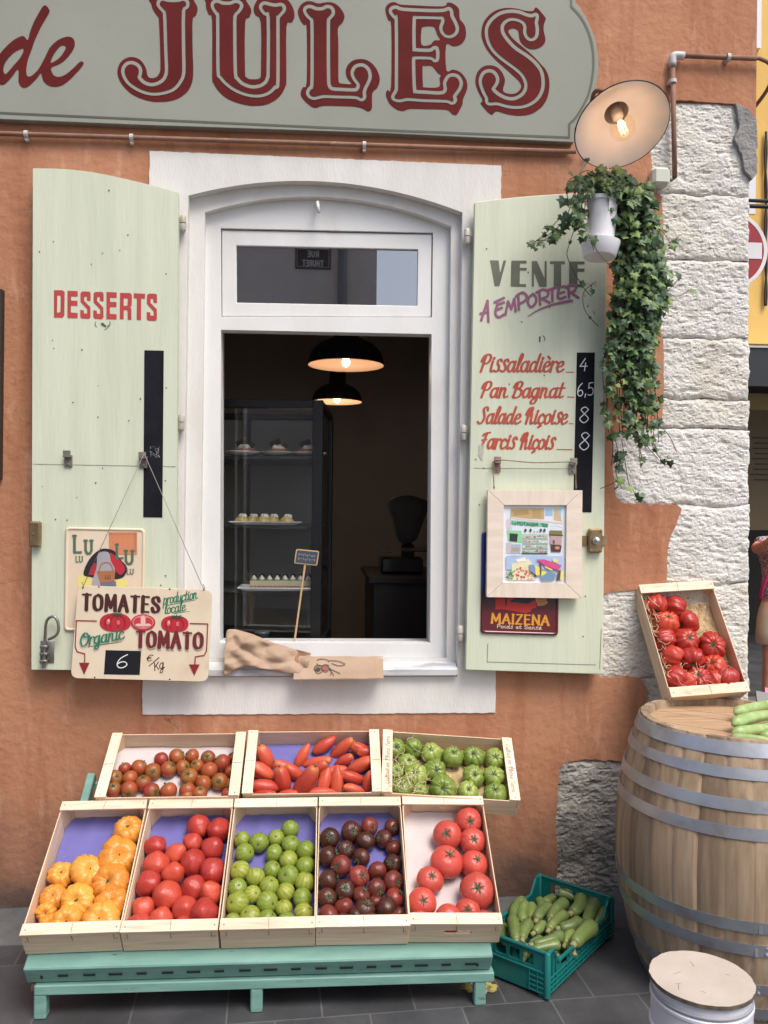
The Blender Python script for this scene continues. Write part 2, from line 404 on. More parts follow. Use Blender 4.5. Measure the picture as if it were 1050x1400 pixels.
white_paint = mat('white_masonry_paint', (.76, .745, .72), .8, (.69, .67, .63), scale=4, detail=9, stretch=(2.2, 1, .6), col3=(.58, .53, .46), s3=1.6, lo3=.56, hi3=.9, bump=.3, bscale=70, bdist=.005)
frame_paint = mat('white_wood_paint', (.80, .80, .785), .42, (.74, .735, .715), scale=5, detail=9, stretch=(1, 1, .5), bump=.1, bscale=45, col3=(.60, .56, .50), s3=2.5, lo3=.58, hi3=.95)
shutter_paint = mat('pale_green_paint', lin((214, 219, 195)), .55, lin((205, 211, 186)), scale=5, detail=9, stretch=(3, 1, .3), bump=.14, bscale=26, col3=lin((212, 219, 196)), s3=1.5, lo3=.5, hi3=.8)
stone = mat('white_limestone', (.72, .695, .645), .95, (.53, .505, .46), scale=6, detail=10, lo=.45, hi=.75, bump=.9, bscale=90, bdist=.008, col3=(.62, .57, .48), s3=2.6, lo3=.45, hi3=.7)
stone_warm = mat('stained_limestone', (.68, .655, .61), .95, (.45, .40, .31), scale=4, detail=10, lo=.50, hi=.78, bump=.9, bscale=90, bdist=.008, col3=(.72, .71, .68), s3=3, lo3=.45, hi3=.7)
dark_stone = mat('dark_rough_stone', (.46, .43, .385), .95, (.30, .285, .26), scale=7, lo=.4, hi=.65, bump=1, bscale=45, bdist=.014, col3=(.11, .105, .10), s3=2.2, lo3=.50, hi3=.66)
mortar = mat('grey_mortar', (.24, .225, .205), .95, (.16, .15, .14), scale=14, bump=.6, bscale=60)
cement = mat('grey_cement', (.30, .29, .275), .95, (.22, .21, .2), scale=10, bump=.9, bscale=50, bdist=.012)
black = mat('black_metal', (.012, .013, .015), .45)
iron = mat('worn_iron', (.20, .18, .155), .5, (.33, .30, .26), scale=20, metal=.7)
rusty = mat('rusty_red_iron', (.30, .16, .13), .6, (.36, .28, .24), scale=30, metal=.3)
brass = mat('old_brass', (.36, .27, .15), .42, (.24, .17, .09), scale=18, metal=.7)
steel = mat('steel', (.62, .62, .62), .28, metal=1)
cream_metal = mat('cream_painted_iron', (.55, .52, .46), .5, (.36, .32, .26), scale=22, lo=.5, hi=.7)
slate = mat('blackboard_paint', (.009, .010, .014), .85, (.015, .016, .021), scale=12, spec=.15)
chalk = mat('chalk', (.72, .74, .76), .95)
red_paint = mat('red_sign_paint', lin((103, 33, 31)), .75, lin((90, 28, 27)), scale=6, spec=.15)
coral = mat('coral_sign_paint', lin((190, 68, 66)), .6, lin((178, 60, 60)), scale=15)
rust_paint = mat('rust_red_sign_paint', lin((188, 82, 60)), .6, lin((172, 70, 50)), scale=25)
grey_paint = mat('grey_sign_paint', lin((112, 116, 102)), .6, lin((98, 101, 86)), scale=8)
mauve = mat('mauve_sign_paint', lin((158, 98, 128)), .6, lin((146, 88, 120)), scale=15)
signboard = mat('grey_green_board', lin((152, 154, 143)), .8, lin((143, 146, 135)), scale=2, bump=.12, bscale=60, bdist=.004)
line_paint = mat('olive_line_paint', lin((88, 90, 76)), .6)
wearm = mat('wear_marks', (.10, .11, .08), .9)
wear_light = mat('scuffed_paint', (.45, .43, .33), .9, (.55, .55, .45), scale=60)
# ================================================================== ground
pave = mat('dark_paving', (.050, .051, .055), .55, (.088, .089, .092), scale=5, detail=10, lo=.36, hi=.72, bump=.4, bscale=70, bdist=.004, col3=(.035, .036, .04), s3=2, lo3=.45, hi3=.7)
def paving_material():
    m = pave; nt = m.node_tree; N, L = nt.nodes, nt.links; b = N['Principled BSDF']
    src = b.inputs['Base Color'].links[0].from_socket
    tc = N.new('ShaderNodeTexCoord'); mp = N.new('ShaderNodeMapping'); mp.inputs['Location'].default_value = (.34, .295, 0); mp.inputs['Rotation'].default_value = (0, 0, rad(-4))
    br = N.new('ShaderNodeTexBrick'); br.inputs['Scale'].default_value = 1; br.inputs['Brick Width'].default_value = .30; br.inputs['Row Height'].default_value = .43
    br.offset = .5; br.inputs['Mortar Size'].default_value = .0035; br.inputs['Mortar Smooth'].default_value = .4
    br.inputs['Color1'].default_value = (.86, .86, .86, 1); br.inputs['Color2'].default_value = (1.12, 1.12, 1.12, 1); br.inputs['Mortar'].default_value = (1.9, 1.87, 1.8, 1)
    L.new(tc.outputs['Object'], mp.inputs[0]); L.new(mp.outputs[0], br.inputs[0])
    x = N.new('ShaderNodeMix'); x.data_type = 'RGBA'; x.blend_type = 'MULTIPLY'; x.inputs[0].default_value = 1; x.clamp_result = False
    L.new(src, x.inputs[6]); L.new(br.outputs[0], x.inputs[7]); L.new(x.outputs[2], b.inputs['Base Color'])
paving_material()
g = MB().add([(-40, -40, 0), (40, -40, 0), (40, 60, 0), (-40, 60, 0)], [(0, 1, 2, 3)]).build('pavement', pave, origin=(0, 0, 0)); tag(g, kind='structure')
kerb = mat('kerb_cement', (.12, .12, .12), .9, (.07, .07, .07), scale=6, bump=.6, bscale=40, col3=(.19, .19, .186), s3=3, lo3=.5, hi3=.7)
k = MB(); random.seed(3)
xs = np.linspace(-4, 1.85, 140)
rows = [(.06, .030), (-.03, .026), (-.10, .016), (-.215, .012), (-.235, .004), (-.238, -.01)]
vs = [(x, y+noise.noise(Vector((x*5, y*9, 2)))*.012, z+noise.noise(Vector((x*9, y*20, 7)))*.006*(z > 0)) for y, z in rows for x in xs]
n = len(xs); k.add(vs, [(r*n+i, r*n+n+i, r*n+n+i+1, r*n+i+1) for r in range(len(rows)-1) for i in range(n-1)])
o = k.build('kerb_strip', kerb, smooth=True, fix=True); tag(o, kind='structure')
ym = mat('yellow_road_paint', (.45, .36, .08), .9, (.16, .14, .07), scale=45, lo=.45, hi=.6)
k = MB(); random.seed(5); loop = []
for i in range(40):
    a = 2*math.pi*i/40; r = 1+random.uniform(-.22, .15); p = G(655+24*r*math.cos(a), 1350+9*r*math.sin(a), .004); loop.append(p)
c0 = np.mean(loop, 0); k.add([c0]+loop, [(0, i+1, (i+1) % 40+1) for i in range(40)])
o = k.build('yellow_paint_mark', ym, fix=True); tag(o, kind='structure')
# ================================================================== corner building
B = empty('corner_building', (0, 0, 0), 'orange plastered shop front with white window and rough limestone corner', 'building')
def xz(pts, Y=0.0): return [(W(a, b, Y)[0], W(a, b, Y)[2]) for a, b in pts]
def ragged(loop, amp, step=.02, seed=0, closed=True):
    out = []
    for i in range(len(loop) if closed else len(loop)-1):
        a, b = np.array(loop[i]), np.array(loop[(i+1) % len(loop)]); n = max(1, int(np.linalg.norm(b-a)/step))
        for k in range(n):
            p = a+(b-a)*k/n; v = Vector((p[0]*40, p[1]*40, seed)); out.append((p[0]+noise.noise(v)*amp, p[1]+noise.noise(v+Vector((9, 4, 2)))*amp))
    return out
def arch(xl, yl, xr, yr, ax, ay, n=16):      # arched top from the left springing to the right one, in photo pixels
    out = []
    for i in range(n+1):
        t = i/n; x = xl+(xr-xl)*t; base = yl+(yr-yl)*t; mid = ay-(yl+yr)/2
        out.append((x, base+mid*4*t*(1-t)))
    return out
Ahole = [(249, 925), (258, 268)] + arch(258, 268, 632, 291, 445, 249)[1:] + [(625, 925)]
Bhole = [(272.5, 899), (280, 290)] + arch(280, 290, 617, 309, 448, 269)[1:] + [(611, 899)]
edge = [(1034, 163), (1024, 151), (1006, 142), (985, 141), (960, 139), (930, 136), (905, 142), (893, 152), (889, 200), (893, 260), (905, 269), (907, 310), (906, 352), (902, 362), (903, 450), (907, 466),
        (908, 520), (905, 579), (880, 585), (846, 589), (838, 600), (838, 640), (842, 678), (850, 688), (890, 690), (925, 691), (932, 695), (926, 715), (916, 735), (912, 760), (912, 795), (905, 800), (862, 808),
        (836, 809), (823, 814), (815, 860), (815, 924), (828, 927), (860, 924), (877, 928), (884, 941), (885, 975), (884, 1036), (848, 1041), (800, 1038), (773, 1042), (765, 1052), (760, 1120), (763, 1180), (757, 1240)]
xr = W(1034, 100)[0]
el = xz(edge)
wall_loop = [(-6, -.02), (-6, 9), (xr, 9)] + ragged(el+[(el[-1][0], -.02)], .006, .02, 4, False) + [(el[-1][0], -.02)]
Aloop = xz(Ahole)
Pho = xz([(246, 928), (254.5, 265)] + arch(254.5, 265, 635.5, 288, 445, 245.5)[1:] + [(628.5, 928)])
mb = MB(); mb.sheet([wall_loop, Pho], 0.0, .20); mb.build('plaster_wall', plaster, B)
# masonry core behind the quoins and the side wall
x1 = W(1027, 500)[0]
mb = MB(); mb.box((x1-.5, .135, 4.5), (.96, .2, 9.1)); mb.build('mortar_bed', mortar, B)
mb = MB(); mb.box((x1-.13, 4.2, 4.5), (.2, 7.9, 9)); mb.build('side_wall', plaster, B)
blocks = [((880, 138, 1028, 265.5), stone), ((895, 265.5, 1027, 354.5), stone), ((893, 354.5, 1027, 461), stone_warm), ((895, 461, 1027, 546), stone), ((895, 546, 1027, 585.5), stone), ((825, 585.5, 1027, 691.5), stone_warm),
          ((903, 691.5, 1027, 799), stone_warm), ((803, 799, 1026, 930), stone), ((866, 930, 1026, 1035), stone), ((745, 1035, 1026, 1245), dark_stone)]
for bi, ((a, b, c, d), m) in enumerate(blocks):
    xa, xb = W(a, (b+d)/2)[0], W(c, (b+d)/2)[0]; za, zb = W((a+c)/2, d)[2], W((a+c)/2, b)[2]
    if bi == 9: za = -.02
    st = .0065; nx, nz = int((xb-xa)/st)+1, int((zb-za)/st)+1; vs = []; rough = 1.2 if m is dark_stone else 1.0
    for j in range(nz+1):
        for i in range(nx+1):
            x = xa+(xb-xa)*i/nx; z = za+(zb-za)*j/nz
            ez = za if j < nz/2 else zb; wz = max(0, 1-abs(z-ez)/.05); z += noise.fractal(Vector((x*7, ez*3.1, 2)), .8, 2.2, 4)*.011*wz if bi not in (0, 9) or j < nz/2 else 0
            wob = noise.noise(Vector((x*14, z*14, bi)))*.010
            dd = min(x-xa, (xb-x), abs(j)*st, abs(nz-j)*st)+wob*.6
            h = noise.fractal(Vector((x*7, z*12, bi*3.3)), .9, 2.1, 6)*.0055*rough - abs(noise.noise(Vector((x*26+z*9, z*48, bi+9))))*.0046*rough - abs(noise.noise(Vector((x*62, z*95+x*20, bi+4))))*.0022*rough + random.uniform(-.0003, .0003)
            h -= max(0, noise.noise(Vector((x*55, z*110, bi+1)))-.3)*.016; h -= max(0, noise.noise(Vector((x*20+z*8, z*46, bi+7)))-.16)*.012*rough
            h -= (.010+.016*abs(noise.noise(Vector((x*7, z*7, bi+3)))))*math.exp(-max(dd, 0)/.0065)
            ex = noise.noise(Vector((z*22, bi, 5)))*.007 + noise.noise(Vector((z*70, bi, 8)))*.003 if i == nx else 0
            vs.append((x+ex, .0045-h, z))
    N1 = nx+1; mb = MB(); mb.add(vs, [(j*N1+i, j*N1+i+1, (j+1)*N1+i+1, (j+1)*N1+i) for j in range(nz) for i in range(nx)])
    k0 = len(mb.v); ring = [j*N1+nx for j in range(nz+1)]       # return of the corner
    mb.v += [(mb.v[r][0]-.004, .30, mb.v[r][2]) for r in ring]
    for j in range(nz): mb.f.append((ring[j], k0+j, k0+j+1, ring[j+1])); mb.m.append(0)
    mb.build('quoin_stone', m, B)
mb = MB(); mb.sheet([ragged(xz([(1004, 143), (1020, 150), (1033, 166), (1033, 238), (1027, 246), (1018, 236), (1012, 212), (1003, 192), (1010, 172)]), .006, .015, 8)], -.013, .05); mb.build('cement_patch', cement, B)
# white surround with its stepped reveal
sur = ragged(xz([(195, 977), (205, 207), (685, 227), (677, 974)]), .003, .012, 2)
mb = MB(); mb.sheet([sur, Aloop], -.005, .0); mb.sheet([Aloop[::-1] if False else Aloop, xz(Bhole, .035)], .036, .037, sides=False)
n = len(Aloop); p0 = [(x, -.005, z) for x, z in Aloop]; p1 = [(x, .037, z) for x, z in Aloop]
mb.add(p0+p1, [(i, i+1, n+i+1, n+i) for i in range(n-1)])
Bl = xz(Bhole, .035); n = len(Bl); mb.add([(x, .036, z) for x, z in Bl]+[(x, .13, z) for x, z in Bl], [(i, i+1, n+i+1, n+i) for i in range(n-1)])
mb.build('window_surround', white_paint, B, fix=False)
# frame, transom, pane
FY = .072
fl = xz(Bhole[:1]+Bhole[1:], FY); tr = xz([(302.5, 433), (302, 312), (592, 318), (590.5, 434)], FY); op = xz([(300.5, 878.5), (302, 451), (590, 457), (588, 879)], FY)
mb = MB(); mb.sheet([fl, tr, op], FY, FY+.06)
wf = mb.build('window_frame', frame_paint, B, bevel=.003)
sa = xz([(303.3, 431.5), (303, 313.5), (590.8, 319.5), (589.5, 432.5)], FY); sb = xz([(323.5, 413.5), (323, 335.5), (571.5, 341), (570.5, 418)], FY+.008)
mb = MB(); mb.sheet([sa, sb], FY+.009, FY+.045); mb.build('transom_sash', frame_paint, wf, bevel=.003)
glass_dark = mat('transom_glass', (.012, .013, .015), .0, spec=1.0)
glass_dark.node_tree.nodes['Principled BSDF'].inputs['IOR'].default_value = 2.3
mb = MB(); mb.sheet([sb], FY+.022, FY+.028); mb.build('transom_pane', glass_dark, wf)
mb = MB(); p = W(434, 277, .036); p2 = W(436, 293, .036); mb.tube([(p[0], .07, p[2]), (p[0], .02, p[2]-.005), (p2[0], .014, p2[2])], .007, 8); mb.build('frame_hook', frame_paint, wf, smooth=True)
# sill
marble = mat('grey_veined_marble', (.66, .67, .69), .35, (.36, .37, .40), scale=3.2, lo=.52, hi=.62, stretch=(1, 3, 5), col3=(.55, .56, .58), s3=7, lo3=.45, hi3=.7)
a = W(249, 914, -.03); b = W(625.5, 914, -.03); zt = W(500, 914.5, -.03)[2]; zb = W(500, 923.5, -.03)[2]; zk = W(440, 899.5, FY)[2]
mb = MB(); pf = [(-.030, zb), (-.032, zt-.003), (-.029, zt), (.076, zk), (.076, zb)]
mb.add([(x, y, z) for x in (a[0], b[0]) for y, z in pf], [(4, 3, 2, 1, 0), (5, 6, 7, 8, 9)]+[(i, (i+1) % 5, (i+1) % 5+5, i+5) for i in range(5)]); mb.build('window_sill', marble, B, fix=True)
mb = MB(); mb.box(((a[0]+b[0])/2, .04, zb-.0125), (b[0]-a[0]-.002, .078, .024)); mb.build('sill_bed', white_paint, B)
# dark room
room_m = mat('brown_room_wall', (.62, .61, .60), .9, (.57, .56, .55), scale=2)
floor_m = mat('dark_room_floor', (.03, .028, .026), .7)
def inbox(x0, x1, y0, y1, z0, z1):
    v = [(x, y, z) for z in (z0, z1) for y in (y0, y1) for x in (x0, x1)]
    return v, [(0, 1, 3, 2), (4, 6, 7, 5), (2, 3, 7, 6), (0, 2, 6, 4), (1, 5, 7, 3)]
v, f = inbox(-2.3, 1.55, .24, 4.3, .1, 3.3); mb = MB(); mb.add(v, f)
mb.sheet([[(-2.3, .1), (1.55, .1), (1.55, 3.3), (-2.3, 3.3)], xz([(300.5, 878.5), (302, 312), (592, 318), (588, 879)], .12)], .205, .24, back=True, sides=True)
mb.build('dark_room', room_m, B)
# ------------------------------------------------------------------ shutters
SY = -.065
def shutter(loop, label):
    mb = MB(); mb.sheet([xz(loop, SY)], SY, SY+.032, back=True); o = mb.build('shutter', shutter_paint, B, bevel=.003); o['label'] = label; return o
SL = shutter([(43, 915.5), (45, 230)]+catmull([(45, 230), (85, 231), (130, 236), (190, 249), (243.5, 263)], n=4)[1:]+[(240.5, 917)], 'left pale green shutter lettered for desserts')
SR = shutter([(637, 916), (649.5, 276)]+catmull([(649.5, 276), (700, 270), (750, 266), (800, 263.5), (830, 263)], n=4)[1:]+[(824.5, 922)], 'right pale green shutter lettered with a takeaway menu')
def hinge(x, y, par):
    mb = MB(); p = W(x, y, -.03); mb.cur = 0
    mb.lathe([(.0, .034), (.008, .033), (.0125, .028), (.0125, .002), (.0, .002)], 14, (p[0], -.034, p[2])); mb.lathe([(.0, -.002), (.0125, -.002), (.0125, -.026), (.009, -.031), (0, -.032)], 14, (p[0], -.034, p[2]))
    mb.tube([(p[0], -.034, p[2]-.014), (p[0], .03, p[2]-.014)], .007, 8)
    mb.box((p[0]+(-.02 if par is SL else .02), -.031, p[2]+.014), (.036, .006, .022))
    o = mb.build('hinge', cream_metal, par, fix=True); smooth_angle(o, 50)
for x, y in ((250.5, 306), (248.5, 578)): hinge(x, y, SL)
for x, y in ((638.5, 324), (633.5, 592), (628.5, 866)): hinge(x, y, SR)
def clip(x, y, m, par):
    mb = MB(); p = W(x, y, SY); s = .0029
    mb.rbox((p[0], SY-.004, p[2]-.012), (.030, .007, .045), .001)
    mb.rbox((p[0]-.001, SY-.022, p[2]+.014), (.028, .006, .026), .001); mb.rbox((p[0]-.001, SY-.014, p[2]+.004), (.028, .02, .006), .001)
    for dz in (-.004, -.022): mb.lathe([(.0, -.004), (.0045, -.003), (.005, 0)], 10, (p[0], SY-.0078, p[2]+dz-.002), Matrix.Rotation(rad(-90), 3, 'X'))
    return mb.build('shutter_clip', m, par, fix=True)
clip(94, 626, iron, SL); clip(196.5, 628, iron, SL); clip(679, 634, rusty, SR); clip(782.5, 636, iron, SR)
IY = SY-.0012
# lettering on the left shutter
mb = MB(); mb.cur = 0
dp = lambda l, dx=0, dy=0: [(60+(x+dx)/5.8333, 380+(y+dy)/5.8333) for x, y in l]
dS = [(292, 122), (305, 108), (362, 108), (372, 120), (372, 182), (344, 180), (342, 148), (322, 148), (320, 180), (370, 232), (372, 310), (360, 325), (302, 322), (290, 310), (290, 255), (318, 257), (320, 282), (345, 284), (345, 248), (292, 190)]
dE = [(188, 102), (270, 105), (270, 148), (217, 146), (217, 180), (268, 182), (268, 222), (215, 220), (215, 275), (270, 280), (268, 320), (188, 318)]
for l in ([dp([(80, 97), (150, 98), (166, 112), (163, 300), (148, 316), (80, 315)]), dp([(107, 138), (130, 138), (134, 150), (132, 265), (125, 275), (105, 275)])], [dp(dE)], [dp(dS)], [dp(dS, 104, 3)], [dp(dE, 311, 10)],
          [dp([(608, 118), (690, 121), (702, 135), (700, 220), (688, 232), (698, 248), (697, 333), (668, 332), (668, 262), (660, 255), (637, 255), (636, 330), (605, 328)]), dp([(637, 160), (665, 162), (670, 172), (668, 215), (660, 222), (636, 222)])],
          [dp([(717, 122), (808, 125), (806, 165), (776, 163), (775, 335), (740, 333), (742, 162), (716, 160)])], [dp(dS, 530, 17)]): ink(mb, [('p', l, 0)], IY, .4)
mb.build('lettering', coral, SL)
mb = MB(); random.seed(8); pr = []
for x, y in ((149, 260), (175, 321), (164, 342), (140, 346), (125, 361), (73, 330), (54, 344), (72, 465), (74, 476), (112, 478), (134, 527), (192, 545), (100, 550), (134, 570), (176, 575), (227, 374), (227, 530), (58, 665), (140, 640), (131, 660), (226, 657), (105, 680), (76, 710), (92, 711), (220, 800), (226, 787), (214, 655)):
    pr.append(('s', [(x, y), (x+random.uniform(-.6, .6), y+.5)], [random.uniform(.5, 1.0)]*2))
for x, y, r in ((140, 443, 2.0), (143, 445, 1.4)): pr.append(('s', [(x, y), (x+1, y+1)], [r, r]))
pr += [('s', catmull([(131, 440), (130, 444), (132, 447)]), [.5]*9), ('s', catmull([(147, 446), (150, 444), (150.5, 440)]), [.6]*9), ('s', catmull([(143, 451), (146, 449), (149, 446)]), [.4]*9)]
pr.append(('s', [(45, 634.5), (240, 638)], [.28, .28]))
ink(mb, pr, IY, .35); mb.build('wear_marks', wearm, SL)
def strip(loop, par, marks):
    mb = MB(); mb.sheet([xz(loop, SY)], SY-.0016, SY); mb.cur = 1
    ink(mb, marks, SY-.0026, .4); o = mb.build('price_strip', [slate, chalk], par); o['label'] = 'black chalkboard strip'; return o
random.seed(4)
strip([(196, 707), (197.5, 479), (224, 479.5), (222, 707.5)], SL, [('s', [(211+random.uniform(-8, 9), 617+random.uniform(-9, 12)), (211+random.uniform(-8, 9), 617+random.uniform(-9, 12))], [.15, .15]) for i in range(9)])
ch = []
for t, a, b, c, d, h in (('4', 792, 507, 803, 507, 17), ('6,5', 789, 541.5, 811, 540, 17), ('8', 791, 578, 805, 578, 21.5), ('8', 790.5, 615, 805.5, 615.5, 24)): ch += text(t, a, b, c, d, h, thick=1.3, mono=True, slant=.08)
strip([(783.5, 700), (788.7, 482), (813.2, 482), (808.6, 700.5)], SR, ch)
def vp(p): return [(640+a/5.8333, 340+b/5.8333) for a, b in p]
VENTE = [[(175, 92), (243, 94), (255, 195), (282, 94), (304, 94), (250, 298), (212, 298)], [(345, 95), (467, 95), (467, 117), (413, 117), (413, 152), (467, 152), (467, 173), (413, 173), (411, 282), (462, 282), (462, 303), (340, 300)],
         [(508, 98), (550, 98), (610, 238), (610, 98), (627, 98), (627, 303), (570, 303), (525, 190), (525, 302), (508, 302)], [(653, 100), (771, 100), (771, 122), (742, 122), (742, 305), (683, 303), (685, 122), (653, 122)],
         [(807, 102), (929, 102), (929, 123), (873, 123), (873, 158), (928, 158), (928, 182), (872, 182), (872, 284), (928, 284), (928, 307), (805, 305)]]
mb = MB(); mb.cur = 0
ink(mb, [('p', [vp(l)], 0) for l in VENTE], IY, .5)
mb.cur = 1
E_ = lambda *p: vp(p)
br = [[(105, 570), (155, 415)], [(155, 415), (162, 582)], [(100, 518), (160, 505)], [(212, 428), (285, 392)], [(235, 440), (218, 500), (225, 535), (250, 545), (285, 525)], [(222, 490), (270, 470)], [(240, 445), (285, 428)],
      [(298, 525), (318, 420)], [(318, 420), (345, 480)], [(345, 480), (368, 400)], [(368, 400), (380, 500)], [(405, 485), (400, 370)], [(383, 380), (430, 350), (465, 370), (460, 410), (410, 440)],
      [(520, 360), (485, 390), (478, 435), (505, 465), (540, 430), (540, 385), (515, 360)], [(575, 445), (568, 345)], [(545, 350), (600, 325), (640, 345), (630, 380), (585, 400)], [(590, 400), (650, 430)],
      [(625, 335), (705, 308)], [(672, 322), (672, 420)], [(715, 310), (770, 300)], [(725, 320), (715, 380), (735, 400), (775, 385)], [(720, 358), (765, 345)], [(805, 390), (800, 300)], [(780, 310), (825, 285), (862, 300), (850, 335), (812, 350)], [(815, 345), (880, 392)]]
ink(mb, [('s', catmull(vp(l), n=4), [1.75]*(len(catmull(l, n=4)))) for l in br], IY-.0006, .4)
u = catmull(vp([(478, 540), (560, 490), (680, 445), (825, 415)]), n=5); ink(mb, [('s', u, [.6+1.6*i/len(u) for i in range(len(u))])], IY-.0006, .4)
mb.cur = 2
for t, x0, y0, x1, y1, h in (('Pissaladi\u00e8re', 655.5, 508, 770, 508.2, 24), ('Pan Bagnat', 656.5, 543.2, 770, 543.5, 22), ('Salade Ni\u00e7oise', 653, 578.8, 775, 579.4, 22.5), ('Farcis Ni\u00e7ois', 656, 613, 757, 614, 22.5)):
    ink(mb, text(t, x0, y0, x1, y1, h, LOW, thick=3.6, thin=1.9, slant=.22, gap=-1), IY, .4)
ink(mb, [('s', [(774, 508.6), (784, 509)], [.55, .55]), ('s', [(776, 542.5), (785, 543)], [.55, .55]), ('s', [(778.5, 579), (783.5, 579.2)], [.5, .5]), ('s', [(761.5, 614.3), (782.5, 614.8)], [.6, .6])], IY, .4)
mb.build('lettering', [grey_paint, mauve, rust_paint], SR)['label'] = 'painted takeaway menu in grey, mauve and rust red'
mb = MB(); pr = []
for x, y in ((665, 340), (751, 420), (713, 440), (744, 513), (696, 525), (722, 372), (659, 730), (650, 628), (730, 868), (797, 870), (661, 640), (655, 690), (800, 815)): pr.append(('s', [(x, y), (x+.6, y+.4)], [.8, .8]))
pr += [('s', [(738, 461), (738, 467)], [1.2, 1.0]), ('s', catmull([(742, 459), (745, 462), (744, 466)]), [.5]*9), ('s', [(667, 880), (666, 905)], [.35, .3]), ('s', [(666, 905), (815, 909)], [.3, .3]), ('s', [(648, 640), (783, 641)], [.25]*2), ('s', [(820, 915), (822, 860)], [.3]*2)]
ink(mb, pr, IY, .35); mb.cur = 1
random.seed(12); ink(mb, [('s', [(657+random.gauss(0, 2), 606+random.uniform(0, 22)), (658+random.gauss(0, 2), 612+random.uniform(0, 18))], [.8, .5]) for i in range(14)], IY-.0012, .5)
mb.build('wear_marks', [wearm, wear_light], SR)
# ironmongery
p = W(50, 730, SY); mb = MB(); mb.rbox((p[0], SY-.014, p[2]), (.042, .03, .098), .006); mb.lathe([(0, -.004), (.004, -.003), (.005, 0)], 10, (p[0]-.004, SY-.029, p[2]), Matrix.Rotation(rad(-90), 3, 'X'))
for dz in (-.04, .04): mb.lathe([(0, -.003), (.004, -.002), (.004, 0)], 10, (p[0]+.008, SY-.0292, p[2]+dz), Matrix.Rotation(rad(-90), 3, 'X'))
mb.build('lock_case', brass, SL, fix=True)
mb = MB(); p = W(62, 891, SY); mb.rbox((p[0]+.008, SY-.002, p[2]), (.052, .004, .085), .001); mb.tube([W(61, 876, SY-.014), W(60, 913, SY-.014)], .0065, 10)
for dz in (-.028, 0, .028): mb.rbox((p[0], SY-.013, p[2]+dz-.006), (.028, .022, .012), .002)
pts = catmull([W(61.5, 878, SY-.012), W(62, 866, SY-.02), W(63, 852, SY-.026), W(67, 845, SY-.028), W(74, 843, SY-.03), W(79, 850, SY-.032), W(80, 862, SY-.032), W(75, 870, SY-.03), W(66, 874, SY-.022)], n=4)
mb.tube(pts, .0055, 8); o = mb.build('shutter_bolt', mat('grey_steel', (.30, .30, .28), .4, (.22, .20, .17), scale=30, metal=.8), SL, fix=True); smooth_angle(o, 50)
p = W(812, 739, SY); mb = MB(); mb.rbox((p[0], SY-.012, p[2]), (.056, .025, .098), .006); mb.rbox((p[0], SY-.003, p[2]), (.105, .008, .04), .001)
for dx in (-.02, .02):
    for dz in (-.04, .04): mb.lathe([(0, -.004), (.005, -.003), (.0055, 0)], 10, (p[0]+dx, SY-.0242, p[2]+dz), Matrix.Rotation(rad(-90), 3, 'X'))
lk = mb.build('lock_case', brass, SR, fix=True)
E2 = SR
mb = MB(); mb.lathe([(0, -.019), (.011, -.018), (.0155, -.014), (.0165, 0)], 20, (p[0], SY-.0245, p[2]), Matrix.Rotation(rad(-90), 3, 'X')); mb.cur = 1; mb.box((p[0]-.003, SY-.0437, p[2]), (.002, .001, .008)); mb.build('lock_cylinder', [steel, black], SR, smooth=True, fix=True)
# ================================================================== shop sign board
S0 = empty('shop_sign', (W(300, 160, -.03)[0], -.03, W(300, 178, -.03)[2]), 'long grey-green painted sign board reading de JULES above the window', 'sign')
ZB = -.034
out = [(-190, 155), (-190, -150), (787, -120), (787, 4)] + catmull([(787.7, 4.5), (793, 10.5), (803.5, 28.5), (812, 48), (816.3, 67.5), (818, 90), (817, 105), (812.5, 127.5), (805, 145), (794, 166.5)], n=3) + [(785.5, 175.5), (784.7, 194.5), (525, 182), (200, 171)]
mb = MB(); mb.sheet([xz(out, ZB)], ZB, -.002); mb.build('board', signboard, S0, bevel=.002)
ln = [(-180, 147), (0, 154.2), (525, 177.8), (778, 187.8), (778.3, 169.5)]; lc = catmull([(778.3, 169.5), (787, 161), (797.5, 144), (805, 127.5), (810, 105), (811.5, 84), (810, 64.5), (805, 45), (794.5, 24), (781, 9)], n=3)+[(780, -60)]
mb = MB(); ink(mb, [('s', ln, [1.5]*5), ('s', lc, [1.6]*len(lc))], ZB-.0012, .8); mb.build('border_line', line_paint, S0)
J = ([(425,-40),(427,40),(440,90),(470,140),(500,180),(505,220),(515,450),(520,690),(510,745),(485,785),(445,800),(405,795),(385,765),(375,710),(345,650),(300,605),(225,583),(150,605),(100,655),(80,720),(85,780),(110,840),(150,895),(220,960),(310,1005),(420,1038),(520,1043),(620,1035),(710,1005),(780,955),(825,895),(850,820),(857,700),(850,500),(850,205),(880,165),(900,110),(895,60),(860,0),(850,-40)], [],
 [(515,30),(540,5),(600,20),(700,20),(750,8),(780,25),(780,60),(740,115),(740,500),(742,740),(715,820),(660,890),(590,925),(490,945),(400,940),(300,905),(210,845),(170,790),(152,735),(160,695),(190,665),(230,660),(275,680),(298,715),(295,760),(285,790),(310,830),(360,868),(430,885),(500,870),(560,830),(592,770),(600,690),(592,500),(580,150),(560,100),(520,55)], 150)
